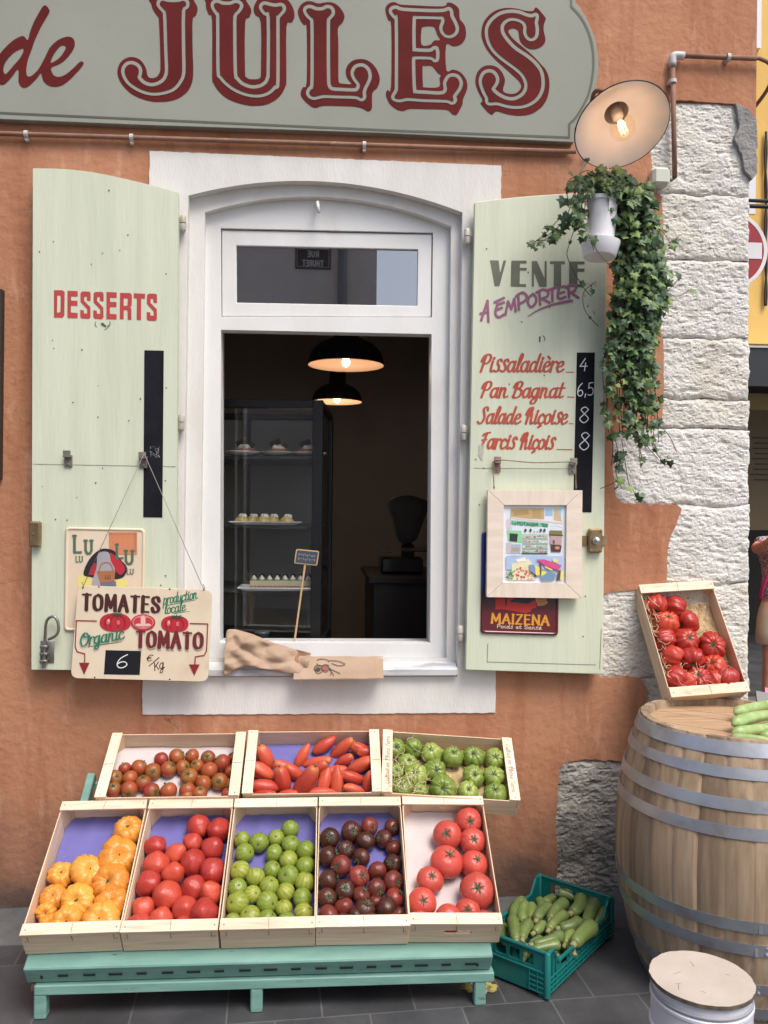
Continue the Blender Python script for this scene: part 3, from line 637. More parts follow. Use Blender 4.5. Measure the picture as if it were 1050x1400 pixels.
Ul = ([(95,-40),(85,20),(90,80),(115,150),(150,210),(150,780),(165,850),(205,920),(290,1000),(400,1050),(520,1080),(620,1083),(710,1070),(800,1025),(860,965),(900,890),(912,800),(912,275),(960,235),(990,190),(995,150),(980,80),(940,15),(890,-20),(740,-10),(640,-20),(600,20),(575,90),(595,155),(650,235),(650,760),(645,790),(620,810),(530,810),(500,785),(488,750),(488,240),(530,180),(553,120),(540,70),(500,10),(470,-40)], [],
 [(170,60),(175,35),(205,28),(260,48),(340,48),(390,30),(425,40),(435,65),(410,105),(370,155),(365,300),(372,750),(400,820),(450,870),(520,900),(580,908),(650,895),(710,855),(735,800),(742,740),(742,170),(700,125),(668,85),(668,60),(690,48),(740,60),(800,70),(850,62),(872,75),(868,105),(820,160),(808,200),(808,820),(790,870),(740,925),(670,958),(580,965),(480,945),(380,900),(300,840),(250,780),(228,710),(225,170),(210,130),(190,100)], 270)
Ll = ([(55,130),(65,80),(100,35),(150,12),(200,15),(265,35),(330,25),(390,22),(450,45),(500,95),(530,150),(530,190),(510,235),(465,290),(470,450),(470,800),(485,850),(520,858),(605,860),(570,815),(548,760),(550,700),(580,650),(630,615),(700,605),(760,615),(820,655),(865,715),(893,790),(890,850),(865,905),(818,955),(815,1100),(795,1135),(765,1138),(700,1105),(600,1090),(450,1085),(310,1085),(240,1105),(190,1090),(120,1030),(85,975),(88,930),(110,890),(145,840),(145,290),(120,260),(80,205)], [],
 [(140,105),(160,85),(190,85),(240,105),(310,105),(350,85),(385,90),(400,115),(395,145),(360,185),(350,260),(352,800),(365,890),(390,920),(430,930),(520,935),(640,938),(670,925),(690,890),(685,850),(650,805),(630,760),(632,730),(655,695),(700,682),(740,695),(770,735),(778,790),(760,840),(730,900),(718,950),(722,990),(705,1005),(670,985),(600,978),(480,975),(330,970),(270,980),(215,990),(180,970),(172,945),(190,915),(215,870),(218,500),(215,215),(195,180),(165,150)], 400)
El = ([(90,110),(100,60),(140,28),(190,22),(240,45),(400,55),(680,65),(720,30),(760,27),(805,50),(845,95),(852,190),(890,240),(912,290),(915,370),(890,430),(840,465),(780,472),(712,460),(715,720),(780,712),(850,735),(900,785),(928,850),(925,920),(885,1020),(880,1070),(830,1165),(805,1180),(770,1165),(715,1125),(500,1118),(340,1115),(270,1138),(200,1118),(140,1070),(105,1010),(95,960),(110,920),(148,885),(150,270),(120,210)],
 [[(460,300),(480,275),(520,268),(580,272),(600,295),(620,350),(650,410),(600,412),(570,435),(550,458),(460,458)], [(470,690),(490,675),(560,675),(590,700),(630,750),(660,770),(645,800),(640,890),(490,895),(475,870)]],
 [(160,120),(165,98),(200,90),(270,112),(560,125),(690,122),(735,105),(752,125),(755,165),(785,225),(810,290),(795,335),(745,358),(700,340),(675,290),(690,240),(697,205),(685,172),(650,165),(400,160),(372,172),(365,300),(368,500),(385,525),(550,532),(603,505),(605,605),(560,578),(400,575),(365,590),(362,700),(372,930),(395,955),(500,962),(620,970),(690,962),(720,925),(718,880),(715,850),(740,800),(780,785),(825,800),(850,850),(835,905),(790,965),(782,1000),(790,1025),(770,1040),(720,1020),(480,1012),(320,1000),(240,1015),(190,1005),(185,985),(215,930),(220,850),(218,200),(190,160)], 515)
Sl = ([(700,75),(665,112),(580,108),(500,88),(400,80),(300,100),(220,150),(160,225),(137,320),(145,400),(190,500),(260,590),(370,690),(470,780),(525,835),(545,880),(530,920),(490,955),(430,962),(370,945),(358,915),(375,850),(375,800),(340,730),(290,685),(220,668),(150,685),(95,740),(75,820),(85,890),(110,950),(142,1010),(145,1045),(130,1065),(235,1175),(290,1140),(400,1170),(520,1185),(640,1170),(740,1110),(800,1030),(830,930),(832,820),(800,720),(740,650),(660,565),(560,480),(470,405),(425,350),(412,320),(430,298),(470,290),(510,310),(520,340),(525,390),(550,445),(600,487),(660,505),(730,490),(780,450),(793,400),(775,310),(778,250),(795,200),(790,175)], [],
 [(690,165),(660,178),(600,170),(520,140),(430,132),(340,150),(260,205),(215,270),(205,340),(225,430),(280,520),(370,600),(480,680),(555,745),(595,810),(610,870),(600,930),(560,985),(500,1020),(440,1030),(370,1015),(290,970),(240,915),(265,870),(285,830),(280,790),(255,755),(215,742),(170,760),(145,810),(148,870),(180,950),(205,1000),(208,1035),(225,1048),(300,1045),(400,1072),(500,1082),(600,1065),(690,1010),(740,930),(752,840),(735,740),(680,660),(600,590),(480,510),(400,430),(345,350),(332,290),(345,240),(390,195),(450,178),(520,190),(575,220),(600,270),(598,330),(620,375),(650,388),(685,365),(692,300),(682,230),(690,195)], 640)
mb = MB()
def zz(l, x0): return catmull([(x0+a/7.5, b/7.5) for a, b in l], True, 3)
for o_, h_, c_, x0 in (J, Ul, Ll, El, Sl):
    mb.cur = 0; ink(mb, [('p', [zz(o_, x0)]+[zz(h, x0) for h in h_], 0)], ZB-.0012, .9)
    mb.cur = 1; ink(mb, [('p', [zz(c_, x0)], 4.6)], ZB-.0024, .8)
    mb.cur = 0; ink(mb, [('p', [zz(c_, x0)], 0)], ZB-.0036, .8)
de = [(0,550),(60,480),(140,410),(225,368),(260,385),(285,410),(310,320),(350,220),(410,110),(440,65),(470,55),(500,90),(505,130),(440,240),(390,340),(350,430),(320,520),(290,600),(270,700),(275,770),(300,785),(340,765),(400,700),(460,590),(510,490),(580,420),(650,385),(710,375),(750,395),(768,440),(755,500),(700,580),(620,650),(530,690),(530,730),(550,770),(600,788),(670,765),(750,700),(825,630),(858,655),(790,740),(700,830),(620,880),(540,888),(480,865),(440,820),(420,750),(380,800),(310,870),(255,900),(210,880),(190,830),(185,710),(120,790),(50,860),(0,865),(-60,820),(-60,650)]
hd = [(35,700),(60,630),(130,550),(200,508),(240,498),(235,540),(200,600),(140,670),(70,750),(45,755)]; he = [(520,645),(550,560),(610,480),(650,465),(675,485),(650,540),(600,600)]
mb.cur = 0; ink(mb, [('p', [zz(de, 0), zz(hd, 0), zz(he, 0)], 0)], ZB-.0012, .8)
o = mb.build('lettering', [red_paint, signboard], S0); o['label'] = 'dark red lettering with a pale inline'
# ------------------------------------------------------------------ painted conduit pipes
pipe_m = mat('brown_painted_pipe', lin((150, 112, 92)), .8, lin((132, 96, 78)), scale=12, col3=lin((190, 160, 142)), s3=9, lo3=.6, hi3=.72)
grey_pl = mat('grey_plastic', (.55, .55, .53), .5)
pr0 = empty('conduit_pipe', W(400, 196, -.02), 'brown painted pipe running level under the sign board', 'pipe')
mb = MB(); mb.tube([W(-190, 176, -.02), W(0, 182.5, -.02), W(400, 195, -.02), W(787, 207.5, -.02)], .009, 10); mb.build('tube', pipe_m, pr0, smooth=True)
for x in (36, 180, 498): mb = MB(); y = 182.5+x*.0318; p = W(x, y, -.02); mb.tube([(p[0]-.007, p[1], p[2]), (p[0]+.007, p[1], p[2])], .0145, 12); mb.box((p[0], -.012, p[2]-.014), (.012, .02, .02)); mb.build('pipe_clip', grey_pl, pr0)
pr1 = empty('conduit_pipe', W(919, 160, -.025), 'brown pipe with grey elbow climbing the limestone corner beside the lamp', 'pipe')
pe = W(919.5, 86, -.025); ph = W(930, 76, -.025); q = W(1034, 80, -.025)
mb = MB(); mb.tube([W(922.5, 243, -.025), pe], .010, 10); mb.tube([ph, q], .010, 10); mb.build('tube', pipe_m, pr1, smooth=True)
mb = MB(); mb.tube([W(919.6, 91, -.025)]+catmull([pe, W(919.7, 79, -.025), W(922.5, 76, -.025), ph], n=4)+[W(935, 76.2, -.025)], .0155, 12); mb.build('elbow', grey_pl, pr1, smooth=True)
for x, y, v in ((919.8, 111.5, 1), (995.5, 78.6, 0)):
    mb = MB(); p = W(x, y, -.025); d = (0, 0, .007) if v else (.007, 0, 0); mb.tube([p-np.array(d), p+np.array(d)], .016, 12); mb.box((p[0], -.012, p[2]), (.03 if v else .012, .02, .012 if v else .03)); mb.build('pipe_clip', grey_pl, pr1)
mb = MB(); mb.tube(catmull([q, W(1040, 80.5, -.025), (q[0]+.06, -.03, q[2]-.03), (q[0]+.085, .02, q[2]-.08), (q[0]+.06, .10, q[2]-.14), (q[0]+.02, .22, q[2]-.2)], n=4), .008, 8); mb.build('bent_end', pipe_m, pr1, smooth=True)
cabm = mat('black_cable', (.02, .02, .02), .6)
p = W(902, 243, -.03); bx = empty('junction_box', (p[0], 0, p[2]-.04), 'pale cream junction box at the end of the brown pipe', 'junction box')
mb = MB(); mb.rbox((p[0], -.028, p[2]), (.074, .056, .074), .012); mb.build('cover', mat('pale_cream_plastic', (.58, .60, .50), .5), bx, fix=True)
mb = MB(); mb.tube(catmull([W(914, 246, -.03), W(918, 247, -.028), W(922.5, 243, -.025)], n=4), .004, 6); mb.build('cable', cabm, bx, smooth=True)
o = MB().box((W(-7, 520, -.03)[0], -.015, W(0, 525, -.03)[2]), (.045, .03, W(0, 395, -.03)[2]-W(0, 655, -.03)[2])).build('wall_board', mat('dark_board', (.03, .022, .018), .6)); tag(o, 'edge of a dark board fixed on the plaster at the far left', 'board')
# ------------------------------------------------------------------ wall lamp
LC = W(850.5, 173, -.40); vd = Vector(CP-LC).normalized()
ir = Vector(Rv); iu = Vector(Uv); ir = (ir-vd*ir.dot(vd)).normalized(); iu = vd.cross(ir)
dn = (ir*.45-iu*.80).normalized()
NL = (vd*math.cos(rad(38))+dn*math.sin(rad(38))).normalized()
ML = NL.to_track_quat('Z', 'Y').to_matrix()
LA = empty('wall_lamp', W(802, 206, 0), 'lit wall lamp with white inner reflector and dark rim above the ivy', 'lamp')
enam = mat('white_enamel', (.84, .76, .73), .3, coat=.3); bul = mat('bulb_filament', (1, .6, .2), .5, emit=((1, .58, .20), 9))
RL = .170
prof = [(.045, -.085), (.06, -.083), (.085, -.068), (.115, -.044), (.145, -.018), (RL, 0)]
mb = MB(); mb.cur = 0; mb.lathe(prof, 56, LC, ML); mb.cur = 1
mb.lathe([(r+.003, h-.0035) for r, h in prof][::-1], 56, LC, ML); mb.lathe([(RL, 0), (RL+.0025, .001), (RL+.004, -.002), (RL+.003, -.0035)], 56, LC, ML)
mb.build('shade', [enam, black], LA, smooth=True)
mb = MB(); mb.lathe([(.045, -.085), (.044, -.10), (.042, -.135), (.03, -.15), (0, -.152)], 28, LC, ML); mb.build('shade_neck', mat('brown_neck', (.50, .40, .34), .5), LA, smooth=True, fix=True)
mb = MB(); mb.lathe([(0, -.148), (.021, -.148), (.021, -.062), (.018, -.055), (0, -.055)], 24, LC, ML); mb.build('bulb_socket', mat('pale_ceramic', (.55, .45, .38), .4), LA, smooth=True, fix=True)
thin_glass = bpy.data.materials.new('thin_glass'); thin_glass.use_nodes = True; nt = thin_glass.node_tree; nt.nodes.clear()
def thin(nt, tint, ior):
    ou = nt.nodes.new('ShaderNodeOutputMaterial'); mx = nt.nodes.new('ShaderNodeMixShader'); tr_ = nt.nodes.new('ShaderNodeBsdfTransparent'); gl = nt.nodes.new('ShaderNodeBsdfGlossy'); fr = nt.nodes.new('ShaderNodeLayerWeight'); fr.inputs[0].default_value = ior; gl.inputs['Roughness'].default_value = .02; tr_.inputs[0].default_value = (*tint, 1)
    mu = nt.nodes.new('ShaderNodeMath'); mu.operation = 'MULTIPLY_ADD'; mu.inputs[1].default_value = .22; mu.inputs[2].default_value = .025; nt.links.new(fr.outputs[1], mu.inputs[0]); nt.links.new(mu.outputs[0], mx.inputs[0]); nt.links.new(tr_.outputs[0], mx.inputs[1]); nt.links.new(gl.outputs[0], mx.inputs[2]); nt.links.new(mx.outputs[0], ou.inputs[0])
thin(nt, (1, .95, .87), .12)
case_glass = bpy.data.materials.new('case_glass'); case_glass.use_nodes = True; case_glass.node_tree.nodes.clear(); thin(case_glass.node_tree, (.93, .94, .94), .3)
for n_ in case_glass.node_tree.nodes:
    if n_.type == 'MATH': n_.inputs[1].default_value = .5; n_.inputs[2].default_value = .05
mb = MB(); mb.lathe([(.016, -.055), (.020, -.045), (.034, -.028), (.044, -.006), (.046, .010), (.042, .028), (.030, .044), (.014, .052), (0, .0535)], 32, LC, ML); mb.build('bulb', thin_glass, LA, smooth=True)
mb = MB()
for i in range(6):
    a = 2*math.pi*i/6; f = lambda r, h, s=0: Vector(LC)+ML @ Vector((r*math.cos(a+s), r*math.sin(a+s), h))
    mb.tube([f(.006, -.03), f(.013, -.005, .1), f(.011, .028, .2)], .0021, 6)
mb.build('filament', bul, LA, smooth=True)
pl = bpy.data.lights.new('lamp_bulb_light', 'POINT'); pl.energy = .19; pl.color = (1, .86, .77); pl.shadow_soft_size = .03
plo = bpy.data.objects.new('lamp_bulb_light', pl); COL.objects.link(plo); plo.location = Vector(LC)+ML @ Vector((0, 0, .012))
bk = Vector(LC)+ML @ Vector((0, 0, -.15)); wp = Vector(W(801, 208, 0))
mb = MB(); mb.tube(catmull([bk+NL*.02, bk-NL*.05, bk-NL*.12+Vector((-.02, .07, .0)), wp+Vector((0, -.06, .05)), wp+Vector((0, -.05, .0)), wp+Vector((0, 0, 0))], n=5), .0085, 10); mb.lathe([(0, -.025), (.03, -.022), (.036, -.008), (.036, 0)], 24, wp, Matrix.Rotation(rad(90), 3, 'X')); mb.build('bracket', mat('brown_painted_bracket', lin((120, 74, 54)), .5), LA, smooth=True, fix=True)
# ------------------------------------------------------------------ hanging pot
PY = -.27
pc = Vector(W(824, 274, PY)); pb = Vector(W(819.5, 352, PY-.01)); ax = (pc-pb).normalized(); MP = ax.to_track_quat('Z', 'Y').to_matrix(); hgt = (pc-pb).length
whitepl = mat('white_plastic', (.80, .80, .82), .4)
PT = empty('hanging_pot', pb, 'white plastic hanging pot with attached saucer among the ivy', 'plant pot')
mb = MB(); mb.lathe([(.050, .045), (.051, .10), (.054, .165), (.057, hgt-.014), (.0635, hgt-.014), (.0645, hgt), (.060, hgt+.001), (.056, hgt-.02), (.050, .06)], 40, pb, MP); mb.lathe([(.0525, .150), (.0545, .153), (.0525, .156)], 40, pb, MP)
o = mb.build('pot', whitepl, PT, fix=True); smooth_angle(o, 45)
mb = MB(); mb.lathe([(0, .0), (.058, .0), (.061, .003), (.0735, .050), (.0745, .057), (.070, .058), (.050, .060)], 40, pb, MP); o = mb.build('saucer', whitepl, PT, fix=True); smooth_angle(o, 45)
mb = MB(); mb.disk(.05, hgt-.018, 30, pb, MP); mb.build('soil', mat('potting_soil', (.03, .02, .014), .95), PT)
hk = Vector(W(826, 214, PY+.02)); mb = MB()
for a in (200, 320, 80):
    e = pc+MP @ Vector((.058*math.cos(rad(a)), .058*math.sin(rad(a)), 0)); mb.tube([hk, e], .0022, 6)
mb.tube([hk, hk+Vector((0, .02, .03)), Vector((hk.x, -.06, hk.z+.07)), Vector((hk.x-.03, .0, hk.z+.02))], .004, 6); mb.build('hanger', whitepl, PT, smooth=True)
# ------------------------------------------------------------------ ivy
ivd = mat('dark_ivy_leaf', (.055, .105, .036), .42, (.032, .072, .028), scale=40, spec=.4); ivm = mat('mid_ivy_leaf', (.115, .185, .052), .48, (.07, .135, .04), scale=40); ivl = mat('young_ivy_leaf', (.20, .30, .07), .55, (.13, .22, .06), scale=40)
stem_m = mat('ivy_stem', (.07, .055, .03), .7)
random.seed(21); leaves = MB(); stems = MB()
leaf2 = [(0, 0), (.26, -.16), (.50, -.02), (.36, .18), (.62, .42), (.34, .46), (.22, .60), (0, 1.0), (-.22, .60), (-.34, .46), (-.62, .42), (-.36, .18), (-.50, -.02), (-.26, -.16)]
def leaf(p, size, young=0):
    p = Vector(p); dq = p-Vector(CP); zq = dq.dot(Vector(Fv)); qx = 525+FPX*dq.dot(Vector(Rv))/zq; qy = 700-FPX*dq.dot(Vector(Uv))/zq
    if qy > 470 and random.random() < min(.42, (qy-470)/250): return
    if 800 < qx < 836 and 268 < qy < 362 and p.y < PY+.02 and random.random() < .93: return
    n = Vector((random.gauss(0, .45), -1, random.gauss(.35, .45))).normalized()
    dwn = Vector((random.gauss(0, .6), random.gauss(-.1, .3), -1)); t = (dwn-n*dwn.dot(n)).normalized(); s = t.cross(n)
    r = random.random(); leaves.cur = 2 if r < .07+young else (1 if r < .42 else 0)
    cup = random.uniform(.08, .3)
    vs = [p+t*(.38*size)+n*.06*size] + [p+(s*a*1.05+t*b)*size - n*size*cup*(abs(a)**1.5+.3*b*b) for a, b in leaf2]
    leaves.add(vs, [(0, i+1, (i+1) % len(leaf2)+1) for i in range(len(leaf2))])
    stems.tube([p, p+Vector((random.gauss(0, .006), .02, .014))], .0008, 3, False)
Lb = [(235, 800), (260, 840), (300, 842), (350, 838), (400, 836), (440, 832), (480, 828), (520, 827), (560, 826), (600, 830), (640, 838), (690, 846)]
Rb = [(235, 850), (260, 892), (300, 900), (340, 908), (380, 920), (420, 912), (460, 900), (520, 903), (560, 905), (600, 905), (640, 915), (690, 885)]
def bnd(T, y): return float(np.interp(y, [a for a, b in T], [b for a, b in T]))
def strand(pts, Ys, gap, size, wob=3, r=.0016, dens=1.0, young=0):
    q = catmull(pts, n=6); n = len(q); P = []
    for i, (x, y) in enumerate(q): P.append(Vector(W(x, y, Ys[0]+(Ys[1]-Ys[0])*i/(n-1))))
    stems.tube(P, r, 5)
    L = 0; nxt = random.uniform(0, gap)
    for i in range(1, n):
        l = (P[i]-P[i-1]).length; L += l
        while L > nxt:
            nxt += gap*random.uniform(.6, 1.4)
            if random.random() < dens:
                p = P[i]+Vector((random.gauss(0, .012)*wob/3, random.gauss(-.012, .014), random.gauss(0, .012))); leaf(p, size*random.uniform(.5, 1.3), young)
for i in range(84):
    u = random.random(); yend = random.choice([420, 450, 470, 490, 520, 560, 590, 610, 620, 630])+random.uniform(-15, 10); w = random.uniform(-1, 1)
    pts = [(824+random.uniform(-6, 12), 262)]; y = 240+random.uniform(0, 35); 
    while y < yend:
        a, b = bnd(Lb, y)+3, bnd(Rb, y)-6; uu = min(1, max(0, u+.10*math.sin(y/45+w*6))); pts.append((a+(b-a)*uu, y)); y += random.uniform(28, 48)
    if len(pts) < 3: continue
    y0 = random.uniform(-.33, -.22); strand(pts, (y0, y0*.35-.05), .027, .031, young=.06 if yend < 500 else .13)
for i in range(20):        # crown over the pot
    a = random.uniform(0, math.pi); x = 832+random.uniform(18, 58)*math.cos(a); strand([(826, 266), ((826+x)/2, 244-random.uniform(0, 10)), (x, 250+random.uniform(-8, 24)), (x+random.uniform(-4, 4), 285+random.uniform(-10, 30))], (-.26, random.uniform(-.36, -.2)), .026, .036)
for dx in (0, 4, -5, 6):
    strand([(812, 262), (792+dx, 262), (782+dx, 290), (768+dx, 306+dx), (748, 322+dx), (732, 330), (722, 337)], (-.28, -.22), .028, .034, dens=.85, young=.05)
strand([(806, 262), (795, 280), (797, 300), (806, 325), (812, 342)], (-.33, -.36), .024, .034); strand([(804, 262), (790, 285), (788, 310), (800, 328)], (-.33, -.35), .024, .034)
strand([(790, 300), (778, 335), (776, 352), (792, 385), (808, 405)], (-.27, -.2), .06, .024, dens=.7); strand([(806, 325), (818, 345), (842, 372)], (-.36, -.36), .06, .016, dens=.5)
strand([(815, 385), (798, 400), (800, 425), (818, 446)], (-.2, -.12), .03, .010, dens=.5); strand([(845, 400), (905, 400), (930, 378)], (-.22, -.1), .035, .032, dens=.8, young=.15); strand([(895, 300), (915, 330), (918, 335)], (-.25, -.15), .03, .03, young=.3)
strand([(900, 395), (925, 405), (945, 395)], (-.15, -.08), .05, .022, dens=.6, young=.5); strand([(835, 470), (824, 495), (826, 540), (822, 565)], (-.12, -.1), .028, .022, dens=.9)
for pts, d in (([(838, 590), (845, 620), (842, 645), (850, 668)], .9), ([(850, 600), (856, 640), (862, 665), (882, 688)], .55), ([(885, 590), (895, 615), (908, 632), (914, 622)], .9), ([(870, 590), (885, 610), (900, 628)], .9), ([(850, 655), (835, 662), (821, 668)], .12), ([(866, 560), (872, 600), (876, 640)], .5), ([(900, 580), (915, 596), (925, 618)], .5), ([(833, 570), (838, 610), (836, 636)], .8)):
    strand(pts, (-.13, -.07), .022, .032, dens=d, young=.08)
leaf(W(884, 688, -.07), .05, 1); leaf(W(874, 683, -.07), .04, .5)
IV = empty('ivy_plant', pb+Vector((0, 0, .2)), 'trailing green ivy cascading from the white hanging pot', 'ivy')
leaves.build('foliage', [ivd, ivm, ivl], IV); stems.build('stem', stem_m, IV, smooth=True)
# ------------------------------------------------------------------ things hung on the shutters
cord_m = mat('thin_cord', (.28, .25, .2), .9); jute = mat('jute_cord', (.34, .25, .15), .95, (.2, .14, .08), scale=60)
def quad_round(q, r, n=5):
    out = []
    for i in range(4):
        a, b, c = np.array(q[i-1], float), np.array(q[i], float), np.array(q[(i+1) % 4], float); u = (a-b)/np.linalg.norm(a-b)*r; v = (c-b)/np.linalg.norm(c-b)*r
        for k in range(n+1):
            t = k/n; out.append(tuple((1-t)**2*(b+u)+2*t*(1-t)*b+t*t*(b+v)))
    return out
def tin(name, q, label, face, rim, Y=-.0672):
    root = empty(name, W((q[0][0]+q[2][0])/2, q[0][1], Y), label, 'tin sign')
    lo, li = quad_round(q, 6), quad_round([(a+(4 if a < (q[0][0]+q[2][0])/2 else -4), b+(4 if b < (q[0][1]+q[2][1])/2 else -4)) for a, b in q], 4)
    mb = MB(); A = xz(lo, Y); I = xz(li, Y); n = len(A)
    rings = [(A, Y), (A, Y-.004), ([((a[0]*.65+b[0]*.35), (a[1]*.65+b[1]*.35)) for a, b in zip(A, I)], Y-.0075), ([((a[0]*.25+b[0]*.75), (a[1]*.25+b[1]*.75)) for a, b in zip(A, I)], Y-.0065), (I, Y-.0035)]
    vs = [(p[0], y, p[1]) for l, y in rings for p in l]; mb.add(vs, [(r*n+i, r*n+(i+1) % n, (r+1)*n+(i+1) % n, (r+1)*n+i) for r in range(4) for i in range(n)])
    mb.build('raised_rim', rim, root, smooth=True, fix=True)
    mb = MB(); mb.sheet([I], Y-.0035, Y-.002); mb.build('tin_face', face, root); return root, Y-.0035
cream = mat('cream_tin', lin((232, 213, 188)), .32, lin((224, 203, 176)), scale=4)
root, ty = tin('biscuit_tin_sign', [(88, 862.5), (90, 720.5), (198.5, 722.5), (197.3, 863)], 'cream embossed tin sign with green letters on the left shutter', cream, cream)
C = lambda r, g, b_, n='': mat('print_%d_%d_%d' % (r, g, b_), lin((r, g, b_)), .5)
MATL = []; mb = MB()
def paint(rgb, prims, Y, res=.4):
    m = C(*rgb)
    if m not in MATL: MATL.append(m)
    mb.cur = MATL.index(m); ink(mb, prims, Y, res)
def ell(x, y, a, b, n=22, rot=0): return [(x+a*math.cos(t)*math.cos(rot)-b*math.sin(t)*math.sin(rot), y+a*math.cos(t)*math.sin(rot)+b*math.sin(t)*math.cos(rot)) for t in [2*math.pi*i/n for i in range(n)]]
paint((232, 218, 130), [('p', [[(106, 787), (124, 780), (126, 805), (106, 805)]], 0)], ty-.0008); paint((232, 218, 130), [('p', [ell(165, 797, 10, 6)], 0)], ty-.0008)
paint((214, 138, 100), [('p', [[(149, 729), (186, 729), (186, 757), (149, 756)]], 0)]+[('s', [(150+i*2.55, 729+j*28), (150.2+i*2.55, 729+j*28)], [1.6, 1.6]) for i in range(15) for j in (0, 1)]+[('s', [(186, 730+i*2.6), (186, 730.2+i*2.6)], [1.6, 1.6]) for i in range(11)], ty-.0012)
paint((176, 92, 66), [('s', [(154+i*7, 735+j*7), (154.3+i*7, 735+j*7)], [.45, .45]) for i in range(5) for j in range(3)]+[('s', [(150+i*2.55, 731.4), (150+i*2.55, 729.2)], [.35, .35]) for i in range(15)]+[('s', [(184, 731+i*2.6), (186, 731+i*2.6)], [.35, .35]) for i in range(10)], ty-.002, .3)
gl = (84, 112, 88)
for t, a, b, c, h, w in (('L', 100.5, 111, 755, 22.5, 3.8), ('U', 116, 126, 757, 18, 3.6), ('LU', 103.5, 113, 768.3, 7.6, 1.4), ('L', 158.5, 168, 763, 18.5, 3.4), ('U', 171, 182, 771, 18, 3.6), ('LU', 173.3, 182.5, 785, 6.8, 1.3)):
    paint(gl, text(t, a, b if False else c, b, c, h, thick=w, thin=w*.7, slab=w*.85), ty-.0024, .35)
# plain stand-in picture: a basket with a folded red and dark cloth
paint((44, 38, 48), [('p', [catmull([(130, 756), (141, 750), (156, 753), (164, 764), (174, 777), (167, 790), (150, 792), (124, 789), (114, 785), (120, 768)], True, 4)], 0)], ty-.0014)
paint((186, 48, 58), [('p', [catmull([(150, 756), (159, 761), (171, 776), (165, 786), (156, 778), (150, 766)], True, 4)], 0), ('p', [catmull([(125, 774), (132, 770), (130, 785), (122, 785)], True, 4)], 0)], ty-.0022)
paint((168, 164, 168), [('p', [catmull([(134, 757), (148, 755), (152, 768), (157, 780), (148, 802), (126, 802), (132, 776)], True, 4)], 0)], ty-.0030)
paint((110, 116, 138), [('p', [[(137, 797), (158, 794), (160, 808), (137, 808)]], 0)], ty-.0034)
paint((170, 112, 80), [('p', [[(132, 781), (158, 780), (156, 795), (137, 797)]], 0), ('s', catmull([(135, 782), (139, 771), (150, 770), (155, 781)], n=4), [.8]*13)], ty-.0038)
paint((70, 52, 44), text('LU', 144, 791.5, 151, 791, 5, thick=.7, mono=True), ty-.0044, .3)
mb.build('printing', MATL, root)
# tomato sign
TY = -.104; q = [(96.5, 927), (107, 800.5), (290.5, 806.5), (284.5, 932)]
root = empty('tomato_price_sign', W(190, 928, TY), 'cream enamel sign reading TOMATES and TOMATO hung by a cord', 'sign')
lp = quad_round([q[1], q[2], q[3], q[0]], 11, 7)
mb = MB(); mb.sheet([xz(lp, TY)], TY, TY+.006, back=True); mb.build('plate', mat('cream_enamel', lin((230, 214, 188)), .42, lin((219, 200, 170)), scale=9, lo=.45, hi=.75, col3=lin((200, 178, 145)), s3=6, lo3=.62, hi3=.85), root, bevel=.0012)
MATL = []; mb = MB(); s5 = lambda l: [(90+a/5, 790+b/5) for a, b in l]; mar = (78, 36, 36)
I1 = TY-.001
paint((200, 196, 176), text('TOMATES', 113.2, 834.2, 218.5, 838.2, 20.5, thick=5.2, thin=2.5, slab=2.0, gap=22), I1)
paint(mar, text('TOMATES', 112.5, 833.2, 217.5, 837.2, 20.5, thick=5.2, thin=2.5, slab=2.0, gap=22), I1-.0008)
paint((200, 196, 176), text('TOMATO', 187.3, 885, 277.3, 887.4, 20.5, thick=5.2, thin=2.5, slab=2.0, gap=22), I1-.0028); paint((112, 40, 42), text('TOMATO', 186.5, 884, 276.5, 886.4, 20.5, thick=5.2, thin=2.5, slab=2.0, gap=22), I1-.0036)
gr = (40, 122, 96)
paint(gr, text('production', 223, 826.5, 270, 818, 13.5, LOW, thick=1.6, thin=.9, slant=.25, gap=-2), I1); paint(gr, text('locale', 225, 839.5, 254, 834.5, 13, LOW, thick=1.6, thin=.9, slant=.22, gap=-1), I1)
paint(gr, [('s', s5([(700, 187), (888, 150)]), [.5, .3]), ('s', s5([(740, 243), (850, 228)]), [.5, .25]), ('s', s5([(150, 472), (380, 437)]), [.5, .3])], I1, .3)
for cx, cy, a, b in ((157.6, 851, 21.3, 12.6), (239, 853, 18.8, 11.4)):
    e = [(cx+a*1.0*math.copysign(abs(math.cos(t))**.85, math.cos(t)), cy+b*math.copysign(abs(math.sin(t))**.9, math.sin(t))) for t in [2*math.pi*i/40 for i in range(40)]]
    paint((186, 46, 58), [('p', [e], 0)], I1-.0012)
    paint((150, 28, 40), [('s', catmull([(cx+a*u*.35, cy-b*.8), (cx+a*u*.9, cy-b*.1), (cx+a*u*.7, cy+b*.8)], n=5), [.2, .3, .5, .7, .8, .9, .8, .7, .5, .3, .2]) for u in (-.75, -.35, .25, .7)], I1-.0020)
    paint((222, 110, 112), [('p', [ell(cx-a*.45, cy-b*.1, 2.6, 4.2)], 0), ('p', [ell(cx+a*.2, cy+b*.0, 2.2, 3.4)], 0)], I1-.0028); paint((240, 196, 190), [('p', [ell(cx-a*.42, cy-b*.2, 1.0, 2.0)], 0)], I1-.0034)
    random.seed(2); paint((44, 84, 66), [('s', [(cx+3, cy-b*.86), (cx+3+math.cos(t)*8.5, cy-b*.86+math.sin(t)*3.4)], [1.0, .25]) for t in [.2, .8, 1.6, 2.4, 3.0, 3.7, 4.6, 5.6]], I1-.0036, .3)
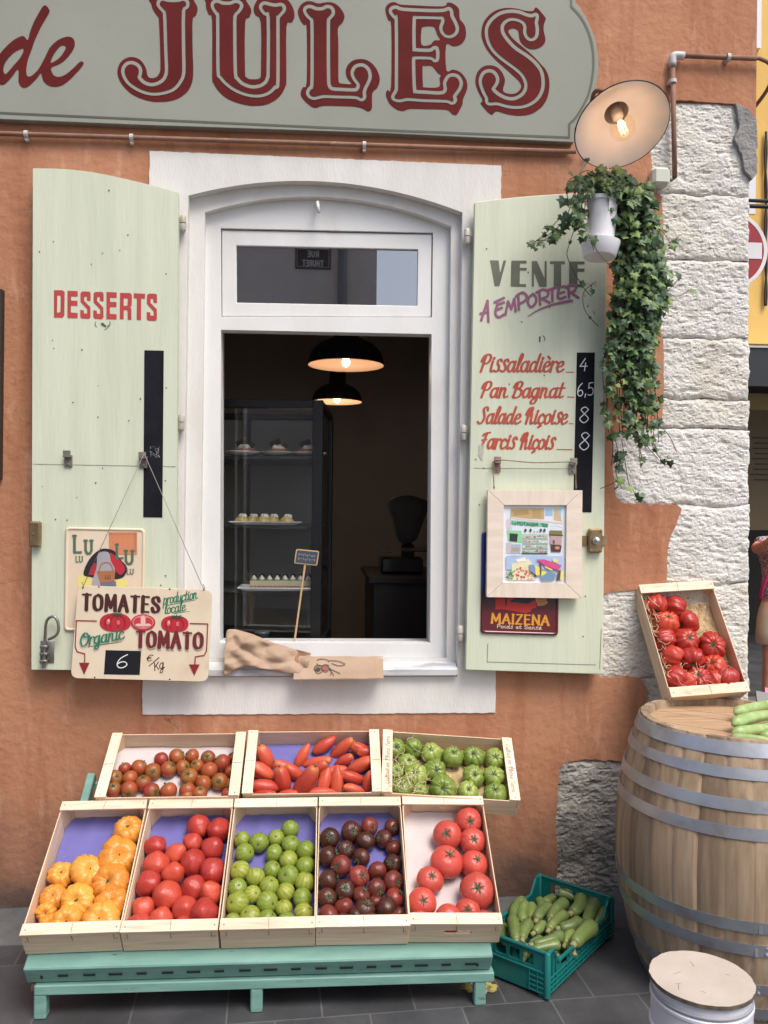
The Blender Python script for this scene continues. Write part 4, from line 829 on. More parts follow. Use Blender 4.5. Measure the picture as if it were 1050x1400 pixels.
paint((184, 44, 56), [('p', [ell(195.6, 851.2, 16.8, 11.4)], 0)], I1-.0016); paint((226, 132, 132), [('p', [ell(195.6, 850.6, 14.6, 9.4)], 0)], I1-.0022); paint((196, 62, 70), [('p', [ell(189.5, 851, 6.6, 6.6)], 0), ('p', [ell(202, 851, 6.6, 6.4)], 0)], I1-.0028)
paint((236, 190, 180), [('p', [ell(195.6, 849, 3.4, 7.6)], 0), ('p', [ell(190, 854.5, 5, 2)], 0), ('p', [ell(201.5, 854.5, 5, 2)], 0)], I1-.0034)
paint(gr, text('Organic', 109.5, 884, 170, 873, 17.5, LOW, thick=2.4, thin=1.3, slant=.22, gap=-2), I1-.0042)
ar = (140, 40, 44)
for l, h in (([(210, 295), (72, 292), (64, 470), (78, 505), (130, 520), (128, 585)], [(90, 580), (162, 580), (125, 662)]), ([(850, 312), (970, 315), (962, 500), (945, 530), (885, 540), (882, 595)], [(842, 592), (915, 592), (878, 670)])):
    paint(ar, [('s', s5(l), [.75]*6), ('p', [s5(h)], 0)], I1-.0008)
paint((22, 24, 30), [('p', [s5([(272, 494), (515, 500), (505, 664), (260, 660)])], 0)], I1)
paint((226, 228, 230), text('6', 158, 913, 174, 912.5, 17.5, thick=1.4, mono=True, slant=.2), I1-.0008, .35)
paint(mar, text('e', 200, 904.5, 208.5, 903.5, 8.5, thick=1.3, thin=.8, slant=.3)+[('s', s5([(637, 545), (570, 602)]), [.6, .5])]+text('K', 211, 917, 217.5, 915.5, 10.5, thick=1.2, thin=.8, slant=.2)+text('g', 218, 915, 225, 913.5, 14, LOW, thick=1.2, thin=.8, slant=.2), I1, .35)
paint((40, 36, 32), [('s', s5([(x, y), (x+1, y+1)]), [1.0, 1.0]) for x, y in ((225, 60), (710, 76), (197, 680), (710, 693), (943, 80), (118, 66))], I1-.0004, .3)
mb.build('lettering', MATL, root)
hkp = W(197, 620, SY-.026); mb = MB()
for x, y in ((113, 803), (278.5, 806)): p = W(x, y, TY-.002); mb.tube([hkp, p], .0013, 5); mb.tube(catmull([p+np.array((-.003, 0, .02)), p+np.array((.003, -.003, .008)), p+np.array((-.002, .004, -.006)), p+np.array((.002, .009, .004))], n=3), .002, 5)
mb.build('cord', cord_m, root, smooth=True)
# yellow corn-flour tin behind the picture
mz = mat('dark_red_tin', lin((98, 30, 38)), .3, coat=.4); nt = mz.node_tree; tc = nt.nodes.new('ShaderNodeTexCoord'); sx = nt.nodes.new('ShaderNodeSeparateXYZ'); rp = nt.nodes.new('ShaderNodeValToRGB'); e = rp.color_ramp.elements
e[0].position = .20; e[0].color = (*lin((98, 30, 38)), 1); e[1].position = .52; e[1].color = (*lin((34, 44, 120)), 1); m_ = e.new(.36); m_.color = (*lin((26, 16, 34)), 1)
nt.links.new(tc.outputs['Generated'], sx.inputs[0]); nt.links.new(sx.outputs[2], rp.inputs[0]); nt.links.new(rp.outputs[0], nt.nodes['Principled BSDF'].inputs['Base Color'])
root, ty = tin('flour_tin_sign', [(657, 866), (658.5, 727), (764.5, 728), (762.8, 869)], 'dark red tin sign lettered in yellow partly behind the framed picture', mz, mz)
MATL = []; mb = MB(); s7 = lambda l: [(640+a/7.5, 800+b/7.5) for a, b in l]
paint((226, 154, 54), text('MAIZENA', 671.5, 851.5, 750.5, 854.8, 12.6, thick=3.0, thin=1.6, slab=2.0, gap=16), ty-.001)
SANS = dict(LOW); SANS['P'] = CAPS['P']; SANS['S'] = CAPS['S']
paint((214, 190, 170), text('Poids et Sant\u00e9', 679.5, 858.4, 740.5, 860.7, 4.8, SANS, thick=.95, mono=True, gap=8), ty-.001, .3)
paint((190, 48, 44), [('p', [s7([(280, 90), (280, 250), (345, 245), (590, 287), (640, 270), (655, 240), (700, 232), (705, 90)])], 0)], ty-.001); paint((40, 44, 62), [('p', [s7([(420, 172), (500, 120), (700, 120), (690, 150), (612, 192)])], 0), ('s', s7([(390, 100), (390, 205)]), [1.1, 1.1])], ty-.0018)
paint((206, 150, 104), [('p', [s7([(690, 140), (740, 110), (810, 120), (800, 150), (818, 178), (790, 205), (715, 215), (705, 180)])], 0)], ty-.0014)
paint((120, 70, 44), [('s', s7([(720, 150+i*18), (800, 140+i*18)]), [.35, .3]) for i in range(4)], ty-.0022, .3)
mb.build('printing', MATL, root)
# framed watercolour
wood_f = mat('pale_frame_wood', lin((236, 222, 206)), .6, lin((224, 206, 187)), scale=5, stretch=(1, 1, 6), bump=.05, bscale=30, col3=lin((190, 160, 132)), s3=3, lo3=.6, hi3=.85); wood_fh = mat('pale_frame_wood_rail', lin((236, 222, 206)), .6, lin((224, 206, 187)), scale=5, stretch=(6, 1, 1), bump=.05, bscale=30, col3=lin((188, 158, 130)), s3=3, lo3=.6, hi3=.85)
FYp = -.106
root = empty('framed_picture', W(730, 816, FYp), 'small watercolour of a greengrocer in a pale wood frame on the right shutter', 'picture')
fo = [(667, 670), (796.5, 670.3), (795, 818.5), (665.5, 816.5)]; fi = [(689, 690.5), (774.7, 690.8), (773.6, 797.3), (688, 796.3)]
for i in range(4):
    j = (i+1) % 4; mb = MB(); l = xz([fo[i], fo[j], fi[j], fi[i]], FYp); c = np.mean(l, 0); l = [tuple(np.array(p)+(c-np.array(p))/np.linalg.norm(c-np.array(p))*.0005) for p in l]
    mb.sheet([l], FYp, FYp+.024, back=True); mb.build('frame_rail', wood_fh if i % 2 == 0 else wood_f, root, bevel=.0015)
PYp = FYp+.012; MATL = []; mb = MB(); s10 = lambda l: [(680+a/10, 680+b/10) for a, b in l]
layer = [0]
def wc(rgb, pts, stroke=None):
    layer[0] += 1; paint(rgb, [('s', s10(pts), [stroke]*len(pts))] if stroke else [('p', [s10(pts)], 0)], PYp-.0004-.00005*layer[0], .5)
paint((226, 232, 240), [('p', [fi], 1)], PYp, .8)
wc((196, 168, 122), [(180, 150), (640, 150), (640, 300), (185, 280)]); wc((208, 184, 140), [(770, 150), (850, 155), (880, 330), (770, 310)]); wc((176, 146, 98), [(200, 175), (420, 170), (440, 230), (230, 250)]); wc((186, 156, 104), [(470, 160), (590, 165), (600, 280), (480, 270)])
wc((158, 196, 226), [(655, 155), (755, 160), (755, 255), (655, 250)]); wc((160, 204, 228), [(830, 150), (880, 150), (870, 240), (835, 235)]); wc((226, 208, 200), [(180, 265), (890, 345), (890, 365), (180, 290)])
wc((132, 196, 164), [(185, 310), (580, 345), (700, 360), (690, 410), (560, 395), (190, 375)]); wc((72, 140, 104), [(590, 350), (690, 362), (690, 410), (620, 405)])
paint((30, 96, 70), text('Le', 700.5, 716, 705.5, 716.5, 3.6, dict(LOW, L=CAPS['L']), thick=.5, mono=True)+text('POTAGER', 707, 717, 735.5, 719.3, 3.8, thick=.65, mono=True), PYp-.0030, .25)
wc((222, 204, 216), [(120, 300), (180, 300), (180, 440), (120, 430)]); wc((150, 212, 160), [(125, 450), (330, 455), (340, 620), (150, 610)]); wc((48, 56, 58), [(165, 490), (280, 500), (270, 610), (165, 600)]); wc((196, 190, 196), [(120, 620), (190, 625), (190, 770), (120, 770)]); wc((168, 182, 200), [(190, 640), (320, 640), (315, 770), (195, 770)]); wc((190, 156, 124), [(205, 690), (305, 690), (300, 740), (205, 740)])
wc((182, 204, 196), [(345, 500), (690, 500), (690, 770), (335, 770)])
random.seed(6)
for r in range(4):
    y = 535+r*68
    for k in range(9):
        x = 365+k*37; c = random.choice([(206, 116, 100), (222, 160, 140), (120, 170, 120), (236, 232, 222), (220, 190, 120), (180, 90, 90)]); wc(c, ell(x+random.uniform(-6, 6), y+random.uniform(-10, 10), random.uniform(10, 20), random.uniform(8, 16), 9))
    wc((70, 78, 76), [(345, y+32), (690, y+34)], .3)
for x in (385, 455, 595, 645): wc((52, 84, 72), ell(x, 450, 17, 24, 9))
wc((70, 96, 84), ell(505, 470, 9, 10, 8)); wc((70, 96, 84), ell(545, 472, 9, 10, 8)); wc((48, 92, 78), [(335, 765), (680, 768)], .8)
wc((126, 124, 64), [(715, 450), (885, 455), (890, 510), (715, 505)]); wc((92, 62, 58), [(720, 515), (890, 520)], .9); wc((190, 160, 160), [(725, 525), (880, 530), (880, 650), (720, 640)]); wc((84, 54, 48), [(730, 640), (880, 660), (865, 745), (735, 740)]); wc((200, 140, 120), ell(820, 690, 36, 24, 9)); wc((116, 86, 86), ell(770, 610, 18, 30, 8))
wc((176, 198, 230), [(120, 800), (890, 800), (890, 1000), (450, 980), (120, 990)]); wc((236, 226, 190), [(190, 910), (430, 840), (470, 900), (520, 1130), (150, 1130), (200, 980)]); wc((246, 240, 220), [(245, 850), (380, 815), (395, 870), (270, 890)])
for i in range(60):
    x, y = random.uniform(250, 480), random.uniform(960, 1130); 
    if x > 300+(y-960)*1.1+90: continue
    wc(random.choice([(214, 112, 100), (232, 150, 120), (240, 190, 150), (196, 92, 96), (226, 130, 130)]), ell(x, y, random.uniform(8, 15), random.uniform(8, 14), 8))
for i in range(26): wc(random.choice([(110, 160, 100), (80, 130, 80), (150, 190, 130)]), ell(random.uniform(125, 235), random.uniform(1000, 1125), random.uniform(8, 18), random.uniform(7, 14), 8))
wc((212, 84, 142), [(530, 850), (640, 845), (880, 930), (830, 1000), (640, 930)]); wc((244, 220, 110), [(645, 935), (760, 985), (740, 1000), (650, 960)]); wc((236, 222, 120), [(515, 930), (580, 950), (580, 1060), (520, 1080)]); wc((240, 222, 100), [(590, 1000), (700, 1040), (610, 1090)]); wc((236, 220, 150), [(750, 830), (830, 850), (830, 900), (760, 880)])
wc((126, 156, 186), [(430, 920), (500, 920), (530, 1080), (450, 1010)]); wc((120, 152, 180), [(590, 1090), (720, 1000), (800, 1050), (780, 1140), (600, 1140)]); wc((104, 84, 72), [(575, 900), (605, 910), (600, 1060), (580, 1060)]); wc((96, 78, 74), [(830, 1010), (870, 990), (850, 1140), (805, 1140)]); wc((240, 226, 130), [(870, 1000), (910, 1000), (900, 1120), (860, 1130)]); wc((62, 54, 90), [(460, 1020), (540, 1075), (500, 1080)], .6)
for pts in ([(175, 150), (178, 300), (190, 450)], [(185, 308), (185, 378), (560, 400)], [(700, 430), (700, 760)], [(720, 400), (800, 385), (890, 420)], [(120, 795), (330, 800)], [(530, 850), (640, 930), (830, 1000)], [(245, 850), (270, 890), (395, 870)], [(190, 910), (200, 980)]): wc((80, 74, 78), pts, .22)
mb.build('print', MATL, root)
mb = MB(); a = W(679, 629, SY-.026); b = W(783, 632, SY-.026); mb.tube(catmull([W(675.5, 669, FYp+.01), W(675, 640, SY-.03), a, W(730, 632.5, SY-.027), b, W(786.5, 640, SY-.03), W(787.5, 669, FYp+.01)], n=5), .0022, 6)
for x, y in ((675.5, 666), (787.5, 666)): mb.lathe([(0, -.004), (.004, -.003), (.0045, 0), (.004, .003), (0, .004)], 8, W(x, y, FYp+.01))
mb.build('cord', jute, root, smooth=True)
# ================================================================== green display stand
green_p = mat('sea_green_paint', lin((122, 163, 151)), .55, lin((106, 148, 137)), scale=14, stretch=(.4, 1, 3), bump=.12, bscale=40, col3=lin((104, 98, 82)), s3=15, lo3=.655, hi3=.69)
slot_m = mat('dark_slot', (.02, .03, .028), .9); chip = mat('chipped_wood', (.10, .08, .055), .9)
T = rad(31); nT = Vector((0, -math.sin(T), math.cos(T))); dT = Vector((0, math.cos(T), math.sin(T)))
MT = Matrix(((1, 0, 0), (0, dT.y, nT.y), (0, dT.z, nT.z)))
ST = empty('display_stand', (-.18, -.4, 0), 'sea-green painted sloping wooden stand carrying the tomato crates', 'display stand')
c0 = Vector((0, -.716, .172))
def sbox(cx, along, n0, d, bev=.003, M=MT, o=None):
    p = (o or c0)+dT*along+nT*n0; return Vector((cx, p.y, p.z))
mb = MB(); mb.rbox(sbox(-.18, .05, -.037, 0), (1.474, .10, .074), .004, MT); mb.cur = 1
for i in range(17): mb.box(sbox(-.80+i*.0805, -.0012, -.036, 0), (.030+.006*((i*7) % 3), .003, .010), MT)
for x in (-.866, .51): mb.box(sbox(x, -.0012, -.042, 0), (.007, .003, .014), MT)
mb.build('front_beam', [green_p, slot_m], ST, fix=True)
mb = MB(); mb.rbox((-.162, -.672, .092), (1.456, .045, .031), .003); mb.build('lower_rail', green_p, ST, fix=True)
mb = MB(); mb.box((-.897, -.665, .095), (.012, .03, .02)); mb.build('broken_end', chip, ST)
legp = [(W(57, 1372, -.672)[0], -.672), (W(351, 1366, -.672)[0], -.672), (W(655, 1358, -.672)[0], -.672)]
for x, y in legp: mb = MB(); mb.rbox((x, y, .0385), (.038, .04, .077), .004); mb.build('leg', green_p, ST, fix=True)
for x in (-.86, -.17, .50): mb = MB(); mb.rbox((x, -.10, .2), (.045, .04, .4), .003); mb.build('leg', green_p, ST, fix=True)
for x in (-.86, -.17, .50):
    mb = MB(); a = Vector((x, -.65, .11)); b = Vector((x, -.16, .40)); mb.rbox((a+b)/2, (.04, (b-a).length, .04), .003, MT); mb.build('sloping_rail', green_p, ST, fix=True)
pa, pb_ = Vector(W(126, 1053, -.06)), Vector(W(118, 1092, -.11)); e = Vector((pa.x, -.30, pb_.z-.09))
dr = (pa-e); MR = Matrix((Vector((1, 0, 0)), dr.normalized(), Vector((1, 0, 0)).cross(dr.normalized()))).transposed()
mb = MB(); mb.rbox((pa+e)/2+Vector((0, 0, -.02)), (.030, dr.length, .035), .003, MR); mb.rbox((e.x+.02, -.30, e.z/2), (.03, .03, e.z), .003); mb.build('upper_side_frame', green_p, ST, fix=True)
p = Vector(W(150, 1057, -.07)); mb = MB(); mb.rbox((-.17, -.085, p.z-.045), (1.40, .03, .035), .003); mb.build('upper_cross_rail', green_p, ST, fix=True)
mb = MB(); mb.rbox((-.17, -.255, .405), (1.40, .03, .035), .003); mb.build('upper_cross_rail', green_p, ST, fix=True)
# ================================================================== wooden crates
def wood(name, a, b, st, c3=(176, 150, 122)): return mat(name, lin(a), .68, lin(b), scale=5, stretch=st, bump=.06, bscale=40, col3=lin(c3), s3=3, lo3=.58, hi3=.8, rnd=.10)
lath_m = wood('pale_poplar_lath', (236, 216, 192), (222, 196, 168), (1.5, 14, 14)); side_m = wood('poplar_veneer', (228, 204, 176), (212, 184, 154), (1, 1, 22)); side_ml = wood('poplar_veneer_long', (226, 202, 174), (210, 182, 152), (14, 1, 14)); post_m = wood('poplar_post', (214, 184, 150), (196, 164, 130), (12, 12, 1.5))
nail = mat('crate_staple', (.12, .10, .09), .6)
purple = mat('violet_liner_paper', lin((112, 108, 172)), .85, lin((102, 97, 160)), scale=6, bump=.15, bscale=18, col3=lin((138, 134, 186)), s3=4, lo3=.55, hi3=.8); pulp = mat('grey_liner_paper', lin((206, 196, 196)), .9, lin((196, 186, 186)), scale=7, bump=.25, bscale=20)
paper_b = mat('straw_bed', lin((206, 182, 140)), .9, lin((176, 150, 108)), scale=30, bump=.8, bscale=60)
def make_crate(w, L, H, liner, slots=False, stamp=False):
    r = empty('wooden_crate', (0, 0, 0)); t = .004; lw = .039
    def part(nm, m, *boxes):
        mb = MB()
        for c, d in boxes: mb.rbox(c, d, .0008)
        return mb.build(nm, m, r, local=True, fix=True)
    for s in (-1, 1):
        if slots and s == -1:      # hand hole in the end board
            mb = MB(); mb.sheet([[(-w/2+.001, .006), (w/2-.001, .006), (w/2-.001, H), (-w/2+.001, H)], rrect(-.045+.01, .052, .045+.01, .070, .008)], -L/2, -L/2+.006, back=True); ob = mb.build('end_board', side_m, r, local=True)
        else: part('end_board', side_m, ((0, s*(L/2-.003), H/2+.003), (w-.002, .006, H-.006)))
        part('top_lath', lath_m, ((0, s*(L/2-lw/2+.003), H+.003), (w, lw, .0065)))
        part('side_board', side_ml, ((s*(w/2-.002), 0, H/2+.001), (t, L-.014, H-.008)))
        for q in (-1, 1):
            mb = MB(); a = .034; x, y = s*(w/2-.0045), q*(L/2-.0065); vs = [(x, y, .004), (x-s*a, y, .004), (x, y-q*a, .004), (x, y, H-.0005), (x-s*a, y, H-.0005), (x, y-q*a, H-.0005)]
            mb.add(vs, [(0, 2, 1), (3, 4, 5), (0, 1, 4, 3), (1, 2, 5, 4), (2, 0, 3, 5)]); mb.build('corner_post', post_m, r, local=True, fix=True)
    part('base_board', side_ml, ((0, 0, .006), (w-.01, L-.016, .004)))
    mb = MB(); random.seed(int(w*1000)+3)          # staples on the end boards
    for s in (-1, 1):
        for x in (-w/2+.012, -w/2+.02, w/2-.012, w/2-.02, .003): mb.tube([(x, s*(L/2+.0005), H-.02+random.uniform(-.01, .01)), (x+.001, s*(L/2+.0005), H-.034)], .0009, 4)
        mb.tube([(.002, s*(L/2-lw+.006), H+.0067), (.004, s*(L/2), H+.0067)], .0008, 4)
        for x in (-w/2+.012, w/2-.012): mb.tube([(x, s*(L/2-.014), H+.0066), (x+.003, s*(L/2-.014), H+.0066)], .002, 5)
    mb.build('staple', nail, r, local=True)
    nx, ny = 16, 22; vs = []; iw, il = w-.014, L-.02
    for j in range(ny+1):
        for i in range(nx+1):
            x = -iw/2+iw*i/nx; y = -il/2+il*j/ny; z = .0115+abs(noise.noise(Vector((x*9+w, y*9, L+H))))*.006
            if j > ny-3: z += (j-ny+2)*.010+noise.noise(Vector((x*30, 3, w)))*.004
            vs.append((x, y, z))
    mb = MB(); mb.add(vs, [(j*(nx+1)+i, j*(nx+1)+i+1, (j+1)*(nx+1)+i+1, (j+1)*(nx+1)+i) for j in range(ny) for i in range(nx)]); mb.build('liner', liner, r, local=True, smooth=True)
    return r
def basis(n, yaw=0, along=None):
    n = Vector(n).normalized(); y = (along or Vector((0, 1, 0))); y = (y-n*y.dot(n)).normalized(); x = y.cross(n)
    M = Matrix((x, y, n)).transposed(); return M @ Matrix.Rotation(yaw, 3, 'Z')
def place_crate(r, rim, M, H, label, group):
    o = Vector(rim)-M.col[2]*(H+.0065); r.matrix_world = Matrix.Translation(o) @ M.to_4x4(); tag(r, label, 'crate', group); return r
HL = .104; crates = {}
def lower(key, liner, slots, x, yaw, label):
    r = make_crate(.300, .500, HL, liner, slots); M = basis(nT, yaw); place_crate(r, (x, -.518, .420), M, HL, label, 'wooden crates on the sloping stand'); crates[key] = (r, M, .0135, HL)
lower('yellow', purple, False, -.775, rad(.8), 'lower wooden crate of yellow ribbed tomatoes, leftmost on the stand'); lower('oxheart', purple, False, -.470, rad(0), 'lower wooden crate of red pointed tomatoes beside the yellow ones')
lower('zebra', purple, False, -.165, 0, 'lower wooden crate of striped green tomatoes in the middle'); lower('brown', purple, False, .138, rad(-.6), 'lower wooden crate of dark brown tomatoes'); lower('round', pulp, True, .440, rad(-1.6), 'lower wooden crate with grey liner and few round red tomatoes')
TU = rad(33); nU = Vector((0, -math.sin(TU), math.cos(TU))); HU = .088
def upper(key, liner, q, yaw, label, roll=0):
    r = make_crate(.300, .510, HU, liner, False); M = basis(Matrix.Rotation(roll, 3, 'Y') @ nU, 0) @ Matrix.Rotation(yaw-math.pi/2, 3, 'Z')
    place_crate(r, q, M, HU, label, 'wooden crates on the sloping stand'); crates[key] = (r, M, .0135, HU)
upper('small', pulp, (-.557, -.185, .648), 0, 'upper left wooden crate of small orange and green tomatoes'); upper('plum', purple, (-.033, -.178, .652), 0, 'upper middle wooden crate of long red plum tomatoes'); upper('rib', paper_b, (.488, -.195, .637), rad(-3), 'upper right wooden crate of green ribbed tomatoes in straw', rad(2.0))
# printed script on the upright laths of the right upper crate
r, M, _, H = crates['rib']; inkm = mat('brown_print', (.16, .12, .10), .8)
for s in (-1, 1):
    mb = MB(); Lw = .26
    pr = text('Cultiv\u00e9 en Pleine Terre', 0, 0, 230, 0, 17, dict(LOW, C=(56, '~48,86 34,98 12,80 4,40 16,4 34,0 50,14'), v=(48, '~4,56 16,0 40,58'), T=(56, '~2,90 28,96 54,92;~30,94 22,40 12,0')), thick=2.2, thin=1.4, slant=.25, gap=0)
    fn = lambda x, y, s=s: (-.115+x*.001 , s*(.255-.0185)+(-y*.001)*1.0-.006, H+.0066) if s > 0 else (.115-x*.001, s*(.255-.0185)+y*.001+.006, H+.0066)
    ink(mb, pr, 0, .7, fn); mb.build('printed_script', inkm, r, local=True, fix=False)
# ================================================================== produce
def tom_mesh(R, flat=.85, n=0, amp=0, dimple=.12, tip=0, seed=0, irr=.03, nu=40, nv=20, elong=1.0):
    vs = []; rr = random.Random(seed); ph = [rr.uniform(-.25, .25) for _ in range(24)]; la = [rr.uniform(.5, 1.2) for _ in range(24)]
    for j in range(nv+1):
        th = math.pi*j/nv
        for i in range(nu):
            a = 2*math.pi*i/nu; s, c = math.sin(th), math.cos(th); k = 0
            if n:
                u = ((a+.30*math.sin(a+ph[0]*9)+.18*math.sin(2*a+ph[1]*9))/(2*math.pi)*n) % n; l = int(u) % n; f = u-int(u); k = amp*la[l]*(1-(abs(2*f-1))**3.6)-amp*.55
            w = noise.noise(Vector((s*math.cos(a)*1.3+seed, s*math.sin(a)*1.3, c*1.3)))*irr*2
            q = R*(1+k*s**.7*(.62+.38*min(1, abs(c)*1.6))+w); x, y, z = q*s*math.cos(a), q*s*math.sin(a), q*c*flat
            if th < 1.2: z -= R*dimple*math.exp(-(s/.30)**2)
            if th > 1.9 and n: z += R*dimple*.4*math.exp(-(s/.25)**2)
            if tip and c < 0: z -= R*tip*max(0, -c)**6
            z *= elong; vs.append((x, y, z))
    fs = [(j*nu+i, (j+1)*nu+i, (j+1)*nu+(i+1) % nu, j*nu+(i+1) % nu) for j in range(nv) for i in range(nu)]
    mb = MB(); mb.add(vs, fs); return mb
def calyx_mesh(r, top, n=5, stub=.3, curl=.3, seed=0, wd=.16):
    mb = MB(); rr = random.Random(seed)
    for i in range(n):
        a = 2*math.pi*i/n+rr.uniform(-.2, .2); L = r*rr.uniform(.8, 1.15); d = Vector((math.cos(a), math.sin(a), 0)); s = Vector((-d.y, d.x, 0)); vs = []
        for k in range(4):
            t = k/3; w = r*wd*(1-t)*(1 if k else .8)+.008; z = top+.02+r*(.10*math.sin(t*2.5)+curl*t*t*rr.uniform(.3, 1)); p = d*L*t; vs += [p-s*w+Vector((0, 0, z)), p+Vector((0, 0, z-.012)), p+s*w+Vector((0, 0, z))]
        mb.add(vs, [(3*k+q, 3*k+q+1, 3*k+q+4, 3*k+q+3) for k in range(3) for q in (0, 1)])
    mb.tube([(0, 0, top-.03), (r*.04, 0, top+r*stub*.6), (r*.14, r*.05, top+r*stub)], [r*.13, r*.11, r*.12], 7); return mb
calyx_m = mat('tomato_calyx', (.045, .085, .03), .7, (.09, .10, .05), scale=60); calyx_d = mat('dry_calyx', (.075, .085, .045), .75, (.05, .045, .03), scale=70)
def fruit_mat(name, c1, c2, rc, sc=14, c3=None, rough=.32, rnd=.10, lo=.4, hi=.65):
    return mat(name, c1, rough, c2, scale=sc, lo=lo, hi=hi, rnd=rnd, rcol=rc, col3=c3, s3=11, lo3=.52, hi3=.72, bump=.12, bscale=6, bdist=.05, spec=.45, coat=.0, sss=.0)
def add_shoulder(m, col, z0, z1, amt=1):          # ripening colour towards the stem end, belongs to the fruit
    nt = m.node_tree; N, L = nt.nodes, nt.links; b = N['Principled BSDF']; src = b.inputs['Base Color'].links[0].from_socket
    tc = N.new('ShaderNodeTexCoord'); sx = N.new('ShaderNodeSeparateXYZ'); r = N.new('ShaderNodeMapRange'); r.inputs[1].default_value = z0; r.inputs[2].default_value = z1; r.inputs[4].default_value = amt
    nz = N.new('ShaderNodeTexNoise'); nz.inputs['Scale'].default_value = 60; ad = N.new('ShaderNodeMath'); ad.operation = 'MULTIPLY_ADD'; ad.inputs[1].default_value = .5; x = N.new('ShaderNodeMix'); x.data_type = 'RGBA'
    L.new(tc.outputs['Generated'], sx.inputs[0]); L.new(tc.outputs['Object'], nz.inputs[0]); L.new(nz.outputs[0], ad.inputs[0]); L.new(sx.outputs[2], ad.inputs[2]); L.new(ad.outputs[0], r.inputs[0]); L.new(r.outputs[0], x.inputs[0]); L.new(src, x.inputs[6]); x.inputs[7].default_value = (*col, 1); L.new(x.outputs[2], b.inputs['Base Color'])
def add_stripes(m, col, n=11, fac=.8):
    nt = m.node_tree; N, L = nt.nodes, nt.links; b = N['Principled BSDF']; src = b.inputs['Base Color'].links[0].from_socket
    tc = N.new('ShaderNodeTexCoord'); g_ = N.new('ShaderNodeTexGradient'); g_.gradient_type = 'RADIAL'; nz = N.new('ShaderNodeTexNoise'); nz.inputs['Scale'].default_value = 55; nz.inputs['Detail'].default_value = 4
    a = N.new('ShaderNodeMath'); a.operation = 'MULTIPLY_ADD'; a.inputs[1].default_value = 2*math.pi*n; bb = N.new('ShaderNodeMath'); bb.operation = 'MULTIPLY_ADD'; bb.inputs[1].default_value = 9; s = N.new('ShaderNodeMath'); s.operation = 'SINE'
    r = N.new('ShaderNodeMapRange'); r.inputs[1].default_value = .1; r.inputs[2].default_value = .7; r.inputs[4].default_value = fac; x = N.new('ShaderNodeMix'); x.data_type = 'RGBA'
    L.new(tc.outputs['Object'], g_.inputs[0]); L.new(tc.outputs['Object'], nz.inputs[0]); L.new(nz.outputs[0], bb.inputs[0]); L.new(g_.outputs[1], a.inputs[0]); L.new(a.outputs[0], bb.inputs[2]); L.new(bb.outputs[0], s.inputs[0]); L.new(s.outputs[0], r.inputs[0]); L.new(r.outputs[0], x.inputs[0]); L.new(src, x.inputs[6]); x.inputs[7].default_value = (*col, 1); L.new(x.outputs[2], b.inputs['Base Color'])
m_yel = fruit_mat('yellow_tomato_skin', (.72, .29, .040), (.68, .23, .030), (.74, .34, .055), 9, (.60, .15, .025)); m_ox = fruit_mat('red_oxheart_skin', (.46, .050, .036), (.40, .036, .028), (.54, .085, .045), 10)
m_zeb = fruit_mat('green_striped_skin', (.20, .27, .035), (.26, .31, .045), (.34, .34, .05), 12); add_stripes(m_zeb, (.11, .185, .030), 13, .55)
m_brn = fruit_mat('brown_tomato_skin', (.066, .024, .013), (.10, .026, .017), (.20, .030, .022), 10, (.042, .028, .013), rnd=.3, rough=.24); m_rnd = fruit_mat('round_red_tomato_skin', (.54, .085, .060), (.48, .065, .046), (.52, .07, .05), 9)
m_sml = fruit_mat('small_orange_tomato_skin', (.45, .11, .028), (.38, .075, .024), (.24, .030, .020), 22, (.26, .15, .028), rnd=.2); add_shoulder(m_sml, (.16, .15, .028), .95, 1.38, .75)
m_plu = fruit_mat('plum_tomato_skin', (.52, .062, .036), (.46, .048, .030), (.56, .10, .045), 8); add_shoulder(m_plu, (.62, .34, .09), 1.12, 1.5, .85)
m_rib = fruit_mat('green_ribbed_skin', (.23, .30, .055), (.18, .25, .042), (.31, .37, .08), 10, rough=.22); add_stripes(m_rib, (.09, .15, .03), 9, .35); m_cb = fruit_mat('red_ribbed_skin', (.44, .036, .026), (.38, .028, .02), (.52, .065, .03), 9, rough=.26); add_shoulder(m_cb, (.58, .20, .03), 1.2, 1.55, .4)
KINDS = {}
def kind(key, name, skin, metas, cal=None):
    L = []
    for i, kw in enumerate(metas):
        o = tom_mesh(1.0, seed=i*7+hash_(key), **kw).build(name, skin, None, smooth=True, local=True)
        if cal:
            top = (kw.get('flat', .85)-kw.get('dimple', .12))*kw.get('elong', 1)
            c = calyx_mesh(cal[1], top*1.0, cal[2], cal[3], cal[4], i, cal[5] if len(cal) > 5 else .16).build('calyx', cal[0], o, local=True, smooth=True)
        L.append([o, False])
    KINDS[key] = L
def hash_(s): return sum(ord(c)*(i+3) for i, c in enumerate(s)) % 97
kind('yellow', 'yellow_tomato', m_yel, [dict(flat=.74, n=11, amp=.20, dimple=.34, irr=.05), dict(flat=.68, n=9, amp=.24, dimple=.36, irr=.06), dict(flat=.76, n=12, amp=.18, dimple=.32, irr=.05), dict(flat=.70, n=8, amp=.26, dimple=.34, irr=.07)], (calyx_m, .26, 6, .55, .2, .3))
kind('oxheart', 'red_tomato', m_ox, [dict(flat=.95, tip=.20, irr=.05, dimple=0), dict(flat=1.0, tip=.28, irr=.06, dimple=0), dict(flat=.92, tip=.12, irr=.08, dimple=0), dict(flat=.9, n=5, amp=.05, tip=.16, irr=.06, dimple=0)])
kind('zebra', 'striped_tomato', m_zeb, [dict(flat=.92, irr=.02, dimple=.10), dict(flat=.90, n=6, amp=.03, irr=.03, dimple=.12), dict(flat=.96, irr=.03, dimple=.08)], (calyx_d, .16, 5, .7, .3))
